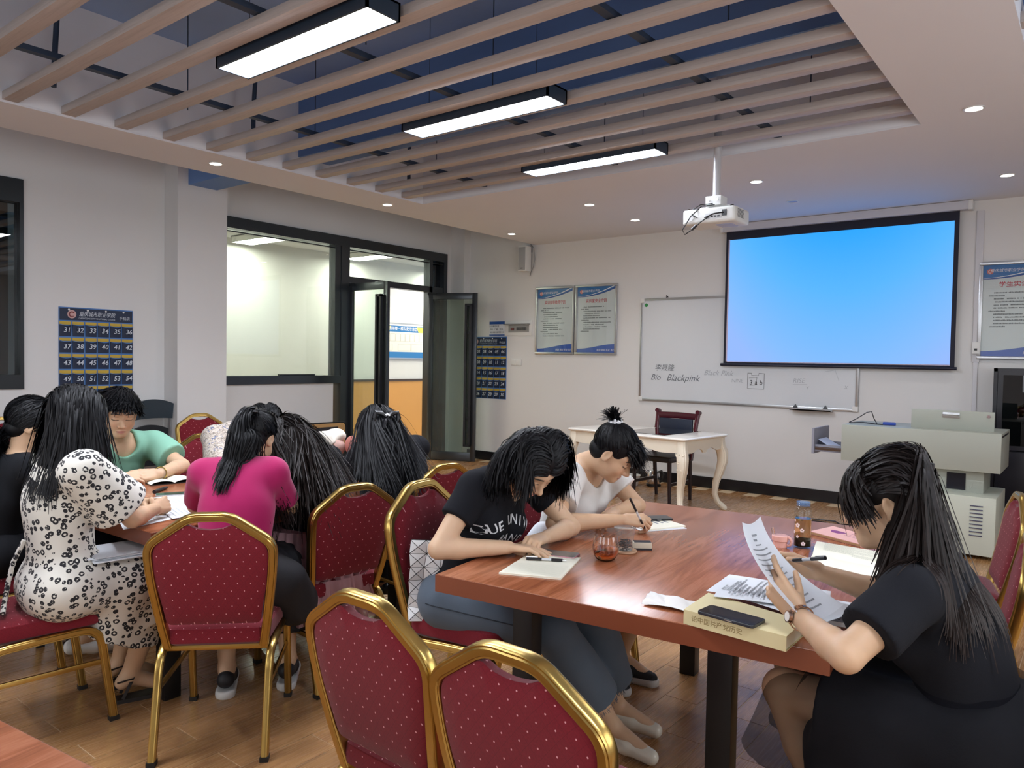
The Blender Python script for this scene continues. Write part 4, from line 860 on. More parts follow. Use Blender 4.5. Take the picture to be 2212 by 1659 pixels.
# =====================================================================  PEOPLE: implicit-surface toolkit
V3 = lambda *a: np.array(a, float)
def nrm(v): v = np.asarray(v, float); return v/max(np.linalg.norm(v), 1e-9)
class Sdf:
    """a list of smooth-blended primitives, polygonised with surface nets"""
    def __init__(s): s.p = []
    def cone(s, a, b, ra, rb, k=0.01, op='u', flat=False):
        a = np.asarray(a, float); b = np.asarray(b, float); r = max(ra, rb)
        s.p.append(('c', (a, b, ra, rb, flat), op, k, np.minimum(a, b)-r, np.maximum(a, b)+r)); return s
    def ell(s, c, r, R=None, k=0.01, op='u'):
        c = np.asarray(c, float); r = np.asarray(r, float); R = np.eye(3) if R is None else np.asarray(R, float)
        e = np.sqrt(((R*r[None, :])**2).sum(1))
        s.p.append(('e', (c, r, R), op, k, c-e, c+e)); return s
    def bounds(s):
        lo = np.min([q[4] for q in s.p if q[2] == 'u'], 0); hi = np.max([q[5] for q in s.p if q[2] == 'u'], 0); return lo, hi
    def field(s, lo, n, h):
        D = np.full(n, 0.5, np.float32); ax = [lo[i]+h*np.arange(n[i]) for i in range(3)]
        for typ, pr, op, k, b0, b1 in s.p:
            m = k+3*h; i0 = [max(0, int((b0[i]-m-lo[i])/h)) for i in range(3)]; i1 = [min(n[i], int((b1[i]+m-lo[i])/h)+2) for i in range(3)]
            if any(i1[i] <= i0[i] for i in range(3)): continue
            X = ax[0][i0[0]:i1[0], None, None]; Y = ax[1][None, i0[1]:i1[1], None]; Z = ax[2][None, None, i0[2]:i1[2]]
            if typ == 'c':
                a, b, ra, rb, flat = pr; d = b-a; L2 = max(d@d, 1e-12); px, py, pz = X-a[0], Y-a[1], Z-a[2]
                t = (px*d[0]+py*d[1]+pz*d[2])/L2; tc = np.clip(t, 0, 1)
                q = np.sqrt((px-tc*d[0])**2+(py-tc*d[1])**2+(pz-tc*d[2])**2)-(ra+(rb-ra)*tc)
                if flat: q = np.maximum(q, (t-1)*math.sqrt(L2))
            else:
                c, r, R = pr; px, py, pz = X-c[0], Y-c[1], Z-c[2]
                l = [(px*R[0, i]+py*R[1, i]+pz*R[2, i])/r[i] for i in range(3)]
                k0 = np.sqrt(l[0]**2+l[1]**2+l[2]**2); k1 = np.sqrt((l[0]/r[0])**2+(l[1]/r[1])**2+(l[2]/r[2])**2)
                q = k0*(k0-1)/np.maximum(k1, 1e-6)
            A = D[i0[0]:i1[0], i0[1]:i1[1], i0[2]:i1[2]]; q = q.astype(np.float32)
            if op == 'u':
                hh = np.clip(0.5+0.5*(q-A)/k, 0, 1); A[...] = q+(A-q)*hh-k*hh*(1-hh)
            else:
                q = -q; hh = np.clip(0.5-0.5*(q-A)/k, 0, 1); A[...] = q+(A-q)*hh+k*hh*(1-hh)
        return D
    def mesh(s, h, lo=None, hi=None, smooth=1):
        l0, h0 = s.bounds(); lo = l0-4*h if lo is None else np.maximum(lo, l0-4*h); hi = h0+4*h if hi is None else np.minimum(hi, h0+4*h)
        lo = np.floor(lo/h)*h; n = tuple(int(math.ceil((hi[i]-lo[i])/h))+1 for i in range(3))
        return nets(s.field(lo, n, h), lo, h, smooth)
def nets(D, lo, h, smooth=1):
    I = D < 0; n = D.shape
    cnt = np.zeros((n[0]-1, n[1]-1, n[2]-1), np.int8)
    for a in (0, 1):
        for b in (0, 1):
            for c in (0, 1): cnt += I[a:n[0]-1+a, b:n[1]-1+b, c:n[2]-1+c]
    mixed = (cnt > 0) & (cnt < 8); ci = np.argwhere(mixed)
    idx = np.full(mixed.shape, -1, np.int32); idx[mixed] = np.arange(len(ci))
    off = np.array([(a, b, c) for a in (0, 1) for b in (0, 1) for c in (0, 1)])
    val = np.stack([D[ci[:, 0]+o[0], ci[:, 1]+o[1], ci[:, 2]+o[2]] for o in off], 1)
    acc = np.zeros((len(ci), 3)); w = np.zeros(len(ci))
    for i in range(8):
        for j in range(i+1, 8):
            if np.abs(off[i]-off[j]).sum() != 1: continue
            va, vb = val[:, i], val[:, j]; m = (va < 0) != (vb < 0); t = np.where(m, va/np.where(m, va-vb, 1), 0)
            acc += np.where(m[:, None], off[i]+t[:, None]*(off[j]-off[i]), 0); w += m
    V = lo+h*(ci+acc/np.maximum(w, 1)[:, None]); F = []
    for ax in range(3):
        sl0 = [slice(None)]*3; sl1 = [slice(None)]*3; sl0[ax] = slice(0, -1); sl1[ax] = slice(1, None)
        e = np.argwhere(I[tuple(sl0)] != I[tuple(sl1)]); b, c = [(1, 2), (2, 0), (0, 1)][ax]
        ok = (e[:, b] > 0) & (e[:, c] > 0) & (e[:, b] < n[b]-1) & (e[:, c] < n[c]-1); e = e[ok]
        if len(e) == 0: continue
        def cell(db, dc):
            q = e.copy(); q[:, b] += db; q[:, c] += dc; return idx[q[:, 0], q[:, 1], q[:, 2]]
        q = np.stack([cell(-1, -1), cell(0, -1), cell(0, 0), cell(-1, 0)], 1)
        ins = I[e[:, 0], e[:, 1], e[:, 2]]; q[~ins] = q[~ins][:, ::-1]; F.append(q)
    F = np.concatenate(F) if F else np.zeros((0, 4), int)
    F = F[(F >= 0).all(1)]
    return lap(V, F, smooth), F
def lap(V, F, it=1, lam=0.5):
    if it <= 0 or len(F) == 0: return V
    E = np.concatenate([F[:, [0, 1]], F[:, [1, 2]], F[:, [2, 3]], F[:, [3, 0]]]); n = len(V)
    a = np.concatenate([E[:, 0], E[:, 1]]); b = np.concatenate([E[:, 1], E[:, 0]]); deg = np.maximum(np.bincount(a, minlength=n), 1)
    for _ in range(it):
        S = np.stack([np.bincount(a, V[b, i], n) for i in range(3)], 1)/deg[:, None]; V = V+lam*(S-V)
    return V
def vnormals(V, F):
    N = np.cross(V[F[:, 2]]-V[F[:, 0]], V[F[:, 3]]-V[F[:, 1]]); o = np.zeros_like(V)
    for i in range(4):
        for k in range(3): o[:, k] += np.bincount(F[:, i], N[:, k], len(V))
    return o/np.maximum(np.linalg.norm(o, axis=1), 1e-9)[:, None]
def refined(s, h, boxes, smooth=1):
    """coarse surface with finer patches inside the given boxes (lo, hi, h)"""
    V, F = s.mesh(h, smooth=smooth); keep = np.ones(len(F), bool)
    for lo, hi, hh in boxes:
        ins = ((V > lo+h*0.6) & (V < hi-h*0.6)).all(1); keep &= ~ins[F].all(1)
    Vs, Fs = [V], [F[keep]]; o = len(V)
    for lo, hi, hh in boxes:
        v, f = s.mesh(hh, lo-4*hh, hi+4*hh, smooth); ins = ((v > lo) & (v < hi)).all(1); f = f[ins[f].all(1)]; Vs.append(v); Fs.append(f+o); o += len(v)
    V = np.concatenate(Vs); F = np.concatenate(Fs); used = np.zeros(len(V), bool); used[F.ravel()] = True; mp = np.cumsum(used)-1
    return V[used], mp[F]
def big_mesh(name, V, F, mat, parent, col=None, smooth=True):
    me = bpy.data.meshes.new(name); V = np.asarray(V, np.float32)
    if parent is not None: V = V-np.array(world_m(parent).translation, np.float32)[None, :]
    F = np.asarray(F); nf, k = F.shape
    me.vertices.add(len(V)); me.vertices.foreach_set('co', V.ravel()); me.loops.add(nf*k); me.loops.foreach_set('vertex_index', F.ravel().astype(np.int32))
    me.polygons.add(nf); me.polygons.foreach_set('loop_start', np.arange(0, nf*k, k, dtype=np.int32)); me.polygons.foreach_set('loop_total', np.full(nf, k, np.int32))
    me.update(calc_edges=True)
    if smooth: me.polygons.foreach_set('use_smooth', np.ones(nf, bool))
    if col is not None:
        at = me.color_attributes.new('tint', 'FLOAT_COLOR', 'POINT'); c = np.ones((len(V), 4), np.float32); c[:, :3] = col; at.data.foreach_set('color', c.ravel())
    me.materials.append(mat); me.update(); return mkobj(name, me, parent)
def wr(P, seed, f=(9, 9, 4), n=5):
    """cheap smooth noise for cloth folds, roughly in -1..1"""
    r = np.random.default_rng(seed); o = np.zeros(len(P))
    for i in range(n):
        d = r.normal(size=3)*np.array(f); o += np.sin(P@d*(1+0.6*i)+r.uniform(0, 6.28)+1.5*np.sin(P@(r.normal(size=3)*6)))/(1+0.5*i)
    return o/2.2
# ---- frames
_R = V3(0.786, 0.618, 0); _F = V3(-0.618, 0.786, 0)
def heading(phi):  # 0 = image left, 90 = away from the viewer, 180 = image right, 270 = towards the viewer
    a = math.radians(phi); return nrm(-_R*math.cos(a)+_F*math.sin(a))
def frame(fwd, pitch=0.0, roll=0.0):
    """columns: right, forward, up; pitch > 0 bows the head, roll > 0 tips it to its right"""
    f = nrm(fwd); u = V3(0, 0, 1); r = nrm(np.cross(f, u)); a = math.radians(pitch)
    f2 = f*math.cos(a)-u*math.sin(a); u2 = f*math.sin(a)+u*math.cos(a); b = math.radians(roll)
    return np.stack([r*math.cos(b)-u2*math.sin(b), f2, u2*math.cos(b)+r*math.sin(b)], 1)
def axes(right, up):
    u = nrm(up); r = np.asarray(right, float); r = nrm(r-(r@u)*u); return np.stack([r, np.cross(u, r), u], 1)
# ---- head, hands, body
def add_head(s, c, R, k=1.0, male=False):
    w = 1.05 if male else 1.0; P = lambda x, y, z: c+R@(V3(x*w, y, z)*k)
    E = lambda x, y, z, a, b, d, kk, op='u': s.ell(P(x, y, z), V3(a*w, b, d)*k, R, kk*k, op)
    E(0, -0.018, 0.035, 0.074, 0.092, 0.082, 0.01); E(0, 0.020, -0.03, 0.061, 0.066, 0.083, 0.03); E(0, 0.028, -0.072, 0.046, 0.050, 0.038, 0.03)
    E(0, 0.064, -0.097, 0.020 if not male else 0.025, 0.017, 0.016, 0.028)
    for sx in (-1, 1): E(sx*0.036, 0.050, -0.036, 0.026, 0.028, 0.028, 0.022)
    E(0, 0.058, 0.024, 0.052, 0.026, 0.022, 0.025)
    for sx in (-1, 1): E(sx*0.031, 0.096, 0.002, 0.019, 0.015, 0.011, 0.014, 's')
    for sx in (-1, 1): E(sx*0.031, 0.0685, -0.002, 0.0155, 0.0140, 0.0115, 0.004)
    s.cone(P(0, 0.076, 0.010), P(0, 0.101, -0.034), 0.007*k, 0.010*k, 0.014*k); E(0, 0.101, -0.037, 0.0115, 0.011, 0.0095, 0.008)
    for sx in (-1, 1): E(sx*0.0115, 0.091, -0.041, 0.008, 0.010, 0.0075, 0.006)
    for sx in (-1, 1): E(sx*0.0075, 0.094, -0.049, 0.0035, 0.005, 0.003, 0.003, 's')
    E(0, 0.0805, -0.066, 0.021, 0.011, 0.0058, 0.005); E(0, 0.0785, -0.0765, 0.0175, 0.011, 0.0068, 0.005); E(0, 0.094, -0.0710, 0.021, 0.007, 0.0014, 0.003, 's')
    for sx in (-1, 1):
        Ra = R@np.array(Euler((math.radians(-12), 0, math.radians(-sx*18))).to_matrix())
        s.ell(P(sx*0.073, -0.012, -0.008), V3(0.008, 0.019, 0.031)*k, Ra, 0.006*k); s.ell(P(sx*0.0815, -0.008, -0.005), V3(0.005, 0.011, 0.019)*k, Ra, 0.004*k, 's')
        s.ell(P(sx*0.0735, -0.006, -0.032), V3(0.006, 0.009, 0.009)*k, Ra, 0.005*k)
def head_paint(V, c, R, k, skin, male=False, lips=(0.55, 0.24, 0.22)):
    w = 1.05 if male else 1.0; q = ((V-c)@R)/k; q[:, 0] /= w; col = np.tile(np.array(skin), (len(V), 1))
    x, y, z = q.T; ax = np.abs(x); near = (np.linalg.norm(q, axis=1) < 0.2)
    def blend(mask, c2): m = np.clip(mask, 0, 1)[:, None]*near[:, None]; col[:] = col*(1-m)+np.array(c2)*m
    g = lambda v, s_: np.exp(-(v/s_)**2)
    blend(0.30*g(ax-0.04, 0.022)*g(z+0.036, 0.02)*(y > 0.02), (skin[0]*0.95, skin[1]*0.62, skin[2]*0.58))
    blend(0.9*np.clip(1.25-((x/0.0215)**2+((z+0.071)/0.0098)**2), 0, 1)*(y > 0.066), lips)
    blend(1.2*g(z+0.0712, 0.0013)*(ax < 0.021)*(y > 0.07), (0.16, 0.06, 0.06))
    bz = 0.0225+0.004*np.cos((ax-0.030)*60)-0.35*np.maximum(ax-0.042, 0)
    blend(1.1*np.clip(1.5-np.abs(z-bz)/0.0036, 0, 1)*(ax > 0.012)*(ax < 0.052)*(y > 0.03), (0.028, 0.024, 0.024))
    lz = -0.0055-0.0035*np.cos((ax-0.031)*75)
    blend(1.2*np.clip(1.6-np.abs(z-lz)/0.0017, 0, 1)*(ax > 0.015)*(ax < 0.048)*(y > 0.045), (0.03, 0.022, 0.022))
    blend(0.5*np.clip(1.5-np.abs(z-0.0075+0.10*np.maximum(ax-0.036, 0))/0.0012, 0, 1)*(ax > 0.018)*(ax < 0.046)*(y > 0.045), (skin[0]*0.5, skin[1]*0.4, skin[2]*0.38))
    blend(0.35*g(z+0.042, 0.012)*g(ax-0.012, 0.008)*(y > 0.08), (skin[0]*0.9, skin[1]*0.6, skin[2]*0.55))
    return col
FING = [(0.042, 0.025, 0.020), (0.046, 0.028, 0.021), (0.042, 0.026, 0.021), (0.033, 0.019, 0.018)]
def add_hand(s, Wp, d, n, right=True, curl=(20, 25, 20), spread=6, thumb=(0.55, 20), k=0.95, curls=None):
    """Wp wrist, d towards the knuckles, n direction the palm faces"""
    d = nrm(d); n = np.asarray(n, float); n = nrm(n-(n@d)*d); th = np.cross(d, n)*(1 if right else -1); P = lambda a, b, c: Wp+(d*a+th*b+n*c)*k
    kn = [(0.088, 0.027), (0.091, 0.009), (0.087, -0.010), (0.078, -0.027)]
    s.ell(P(0.048, 0.002, 0.002), V3(0.034, 0.046, 0.013)*k, np.stack([th, d, n], 1), 0.012)
    for i, (a, b) in enumerate(kn):
        s.cone(P(0.012, b*0.55, 0), P(a, b, -0.001), 0.0135*k, 0.0098*k, 0.008)
        cu = curls[i] if curls is not None else curl; p = P(a, b, -0.001); base = nrm(d+th*math.tan(math.radians(spread))*(1.5-i)/1.5*1.0); ang = 0.0; r = [0.0092, 0.0083, 0.0076, 0.0066] if i < 3 else [0.0083, 0.0075, 0.0068, 0.006]
        for j in range(3):
            ang += math.radians(cu[j]); q = p+(base*math.cos(ang)+n*math.sin(ang))*FING[i][j]*k
            s.cone(p, q, r[j]*k, r[j+1]*k, 0.0025); p = q
    op, tc = thumb; b0 = P(0.018, 0.020, 0.006); dirt = nrm(d*0.62+th*(0.80*op+0.12)+n*(0.25+0.4*(1-op))); b1 = b0+dirt*0.042*k
    s.cone(b0, b1, 0.0150*k, 0.0110*k, 0.012); a = math.radians(tc); dt2 = nrm(dirt*math.cos(a)+(d*0.7-th*0.25+n*0.3)*math.sin(a)); b2 = b1+dt2*0.031*k; s.cone(b1, b2, 0.0105*k, 0.0092*k, 0.004)
    dt3 = nrm(dt2*math.cos(a)+(d*0.8-th*0.4+n*0.3)*math.sin(a)); s.cone(b2, b2+dt3*0.024*k, 0.0092*k, 0.0072*k, 0.003)
def torso(s, J, e=0.0, female=True, k=0.04, low=True):
    p, ch, n = J['pelvis'], J['chest'], J['neck']; rs = J['shR']-J['shL']; rh = J['hipR']-J['hipL']; m = 1.0 if female else 1.1
    Rp = axes(rh, J['chest']-p); Rc = axes(rs, n-p); Ru = axes(rs, n-ch)
    if low: s.ell(p, V3(0.158*m+e, 0.112*m+e, 0.115+e), Rp, k)
    s.ell(p*0.5+ch*0.5, V3(0.124*m+e, 0.094*m+e, 0.16+e), axes(rs+rh, ch-p), k)
    s.ell(ch, V3(0.140*m+e, 0.104*m+e, 0.145+e), Rc, k); s.ell(ch*0.35+n*0.65, V3(0.135*m+e, 0.075*m+e, 0.08+e), Ru, k)
    for sh in ('shL', 'shR'): s.cone(n*0.75+ch*0.25+(J[sh]-n)*0.25, J[sh], 0.058*m+e, 0.047*m+e, k)
    if female:
        f = Rc[:, 1]
        for sx in (-1, 1): s.ell(ch+f*0.075+Rc[:, 0]*sx*0.066+Rc[:, 2]*0.012, V3(0.058+e, 0.05+e, 0.058+e), Rc, 0.03)
def body_sdf(J, head, male=False, hands=True):
    s = Sdf(); m = 1.12 if male else 1.0; torso(s, J, 0.0, not male)
    c, R, k = head; add_head(s, c, R, k, male)
    s.cone(J['neck'], c+R@(V3(0, -0.022, -0.05)*k), 0.056*m, 0.050*m, 0.03)
    for S in 'LR':
        sh, el, wr_ = J['sh'+S], J['el'+S], J['wr'+S]; mid = el+(wr_-el)*0.28
        s.cone(sh, el, 0.045*m, 0.0355*m, 0.02); s.cone(el, mid, 0.036*m, 0.0375*m, 0.01); s.cone(mid, wr_, 0.0375*m, 0.0235*m, 0.01)
        if hands and ('hand'+S) in J: add_hand(s, wr_, right=(S == 'R'), **J['hand'+S])
        hp, kn, an, to = J['hip'+S], J['kn'+S], J['an'+S], J['to'+S]; cf = kn+(an-kn)*0.3
        s.cone(hp, kn, 0.084*m, 0.054*m, 0.03); s.cone(kn, cf, 0.053*m, 0.052*m, 0.015); s.cone(cf, an, 0.052*m, 0.034*m, 0.015)
        s.cone(an, to, 0.034, 0.026, 0.015); s.cone(an, an+V3(0, 0, -0.035)-nrm(to-an)*0.03, 0.032, 0.03, 0.015)
    return s
# ---- hair
def hair_mat(name, col, hi):
    t = NT(name); oi = t.add('ShaderNodeAttribute'); oi.attribute_name = 'tint'; nz = t.noise(t.coord(), 90, 2)
    t.set(col=t.mix(t.math('MULTIPLY', oi.outputs['Fac'], nz), col, hi), rough=0.5, spec=0.22); return t.m
HAIR = hair_mat('black_hair', '#07080b', '#17161a'); HAIRB = hair_mat('brown_black_hair', '#0b0a0b', '#33251f')
def collide(P, cols):
    for c in cols:
        if c[0] == 'e':
            _, o, r, R = c; q = ((P-o)@R)/r; l = np.linalg.norm(q, axis=1); m = l < 1
            if m.any(): P[m] = o+((q[m]/np.maximum(l[m], 1e-6)[:, None])*r)@R.T
        else:
            _, a, b, r = c; d = b-a; t = np.clip((P-a)@d/(d@d), 0, 1); q = P-(a+t[:, None]*d); l = np.linalg.norm(q, axis=1); m = l < r
            if m.any(): P[m] += q[m]/np.maximum(l[m], 1e-6)[:, None]*(r-l[m])[:, None]
    return P
def strands_mesh(S, w0, w1, core, rng):
    """S: (n, m, 3) polylines -> thin ribbons facing away from the core point"""
    n, m, _ = S.shape; T = np.gradient(S, axis=1); T /= np.maximum(np.linalg.norm(T, axis=2, keepdims=True), 1e-9)
    O = S-np.asarray(core)[None, None, :]; O[..., 2] *= np.linspace(1, 0.15, m)[None, :]; O /= np.maximum(np.linalg.norm(O, axis=2, keepdims=True), 1e-9)
    A = np.cross(T, O); A /= np.maximum(np.linalg.norm(A, axis=2, keepdims=True), 1e-9); B = np.cross(A, T); ro = rng.uniform(-0.3, 0.3, (n, 1, 1)); A = A*np.cos(ro)+B*np.sin(ro)
    t = np.linspace(0, 1, m)[None, :, None]; w = (w0*(1-t**4)+w1*t**4)*rng.uniform(0.7, 1.3, (n, 1, 1))
    V = np.stack([S-A*w, S+A*w], 2); idx = np.arange(n*m*2).reshape(n, m, 2)
    F = np.stack([idx[:, :-1, 0], idx[:, :-1, 1], idx[:, 1:, 1], idx[:, 1:, 0]], 2)
    return V.reshape(-1, 3), F.reshape(-1, 4)
def scalp_roots(n, rng, hairline=0.052, nape=-0.055, male=False):
    out = []
    while len(out) < n:
        v = rng.normal(size=(n*3, 3)); v /= np.linalg.norm(v, axis=1)[:, None]; p = V3(0, -0.018, 0.035)+v*V3(0.076, 0.094, 0.084)
        x, y, z = p.T; ok = z > nape; ok &= ~((y > 0.022) & (z < hairline+0.012*(np.abs(x) > 0.045)-0.25*np.maximum(0, 0.03-y))); ok &= ~((y > -0.032) & (y <= 0.022) & (z < 0.012)); out += list(p[ok])
    return np.array(out[:n])
def sim_hair(head, roots, dirs_fn, length, cols, steps=22, gravity=0.5, jit=0.004, rng=None, lift=0.004, grav_dir=V3(0, 0, -1), tie=None, spread=0.012, inertia=0.55, gp=(0.35, 1.3), thick=0.007, gather=0.0):
    """grow strands: each step follows a flow in head space blended with gravity, pushed out of the colliders"""
    c, R, k = head; n = len(roots); L = np.broadcast_to(length, (n,)); st = (L/steps)[:, None]; p = c+(roots*k)@R.T; S = [p.copy()]
    layer = rng.uniform(0, 1, n); sk = V3(0.078, 0.096, 0.087)*k; o = c+R@(V3(0, -0.018, 0.035)*k); ex = (1+(lift+thick*layer)/0.085)[:, None]; d_prev = None; jt = rng.normal(size=(n, 3))*jit
    def out(p):
        qq = ((p-o)@R)/(sk*ex); l = np.linalg.norm(qq, axis=1); m = l < 1
        if m.any(): p[m] = o+((qq[m]/l[m][:, None])*(sk*ex[m]))@R.T
        return p
    if tie is not None:
        tw = c+R@(tie*k); m1 = 9; off = rng.normal(size=(n, 3))*0.006
        for i in range(1, m1+1): S.append(out(p+(tw+off-p)*(i/m1)))
        p = S[-1].copy(); d_prev = np.tile(nrm(R@nrm(dirs_fn(roots[:1], 0, None)[0])), (n, 1))+rng.normal(size=(n, 3))*0.10
    for i in range(steps):
        q = ((p-c)@R)/k; t = (i+0.5)/steps; f = dirs_fn(q, t, None)@R.T
        gd = nrm(grav_dir)
        d = f*(1.0 if tie is None else max(0.0, 1-3*t))+max(0.0, gravity*(gp[0]+gp[1]*t))*gd; d = nrm_rows(d)
        if d_prev is not None: d = nrm_rows(inertia*d_prev+(1-inertia)*d)
        if gather > 0: p = p-np.outer(q[:, 0]*k*gather, R[:, 0])
        p = p+d*st+jt*st/0.02*0.35; p = collide(out(p), cols); d_prev = nrm_rows(p-S[-1]); S.append(p.copy())
    return np.stack(S, 1)
def nrm_rows(a): return a/np.maximum(np.linalg.norm(a, axis=1), 1e-9)[:, None]
def hair_cap(head, e=0.006, hairline=0.05, nape=-0.05, male=False):
    """solid skull cap under the strands"""
    c, R, k = head; s = Sdf(); s.ell(c+R@(V3(0, -0.018, 0.035)*k), V3(0.074+e, 0.092+e, 0.082+e)*k, R, 0.005)
    s.ell(c+R@(V3(0, -0.05, -0.03)*k), V3(0.058+e, 0.055+e, 0.05)*k, R, 0.02)
    s.ell(c+R@(V3(0, 0.10, -0.045)*k), V3(0.085, 0.105, hairline+0.042)*k, R, 0.01, 's'); s.ell(c+R@(V3(0, 0.0, -0.13)*k), V3(0.09, 0.075, 0.075)*k, R, 0.01, 's')
    for sx in (-1, 1): s.ell(c+R@(V3(sx*0.09, 0.005, -0.03)*k), V3(0.03, 0.032, 0.045)*k, R, 0.008, 's')
    return s.mesh(0.004, smooth=1)
def body_cols(J, e=0.012, arms=True):
    Rc = axes(J['shR']-J['shL'], J['neck']-J['pelvis'])
    o = [('e', J['chest'], V3(0.150+e, 0.112+e, 0.16+e), Rc), ('e', J['chest']*0.35+J['neck']*0.65, V3(0.145+e, 0.08+e, 0.085+e), Rc), ('e', J['chest']*0.5+J['pelvis']*0.5, V3(0.135+e, 0.1+e, 0.17+e), Rc)]
    for S in 'LR':
        o.append(('c', J['neck']*0.8+J['chest']*0.2, J['sh'+S], 0.06+e))
        if arms: o.append(('c', J['sh'+S], J['el'+S], 0.05+e))
    o.append(('c', J['neck'], J['neck']+V3(0, 0, 0.08), 0.055+e*0.5)); return o
def tint_rows(n, m, sides, rng, tip=0.0):
    sides = 2
    a = np.clip(rng.uniform(0.2, 0.55, n)[:, None]+tip*np.linspace(0, 1, m)[None, :]**2, 0, 1); return np.repeat(np.repeat(a[:, :, None], sides, 2).reshape(-1, 1), 3, 1)
# ---- skin and cloth materials
def skin_mat():
    t = NT('skin'); a = t.add('ShaderNodeAttribute'); a.attribute_name = 'tint'; nz = t.noise(t.coord(), 35, 3)
    m = t.add('ShaderNodeMix', data_type='RGBA', blend_type='MULTIPLY'); m.inputs[0].default_value = 1.0; t.link(a.outputs['Color'], m.inputs[6]); v = t.math('ADD', 0.94, t.math('MULTIPLY', nz, 0.12)); t.link(t.comb(v, v, v), m.inputs[7])
    t.set(col=m.outputs[2], rough=0.48, spec=0.35, sub=0.12); t.b.inputs['Subsurface Radius'].default_value = (0.012, 0.004, 0.002); t.b.inputs['Subsurface Scale'].default_value = 0.6
    t.bump(t.noise(t.coord(), 600, 2), 0.05, 0.0004); return t.m
SKIN = skin_mat()
def cloth(name, col, rough=0.85, bump=0.2, bs=500, sheen=0.0, var=0.05):
    return M(name, col, rough, 0.0, bump, bs, var, 8, sheen=sheen, spec=0.2)
def finish_person(t): return t
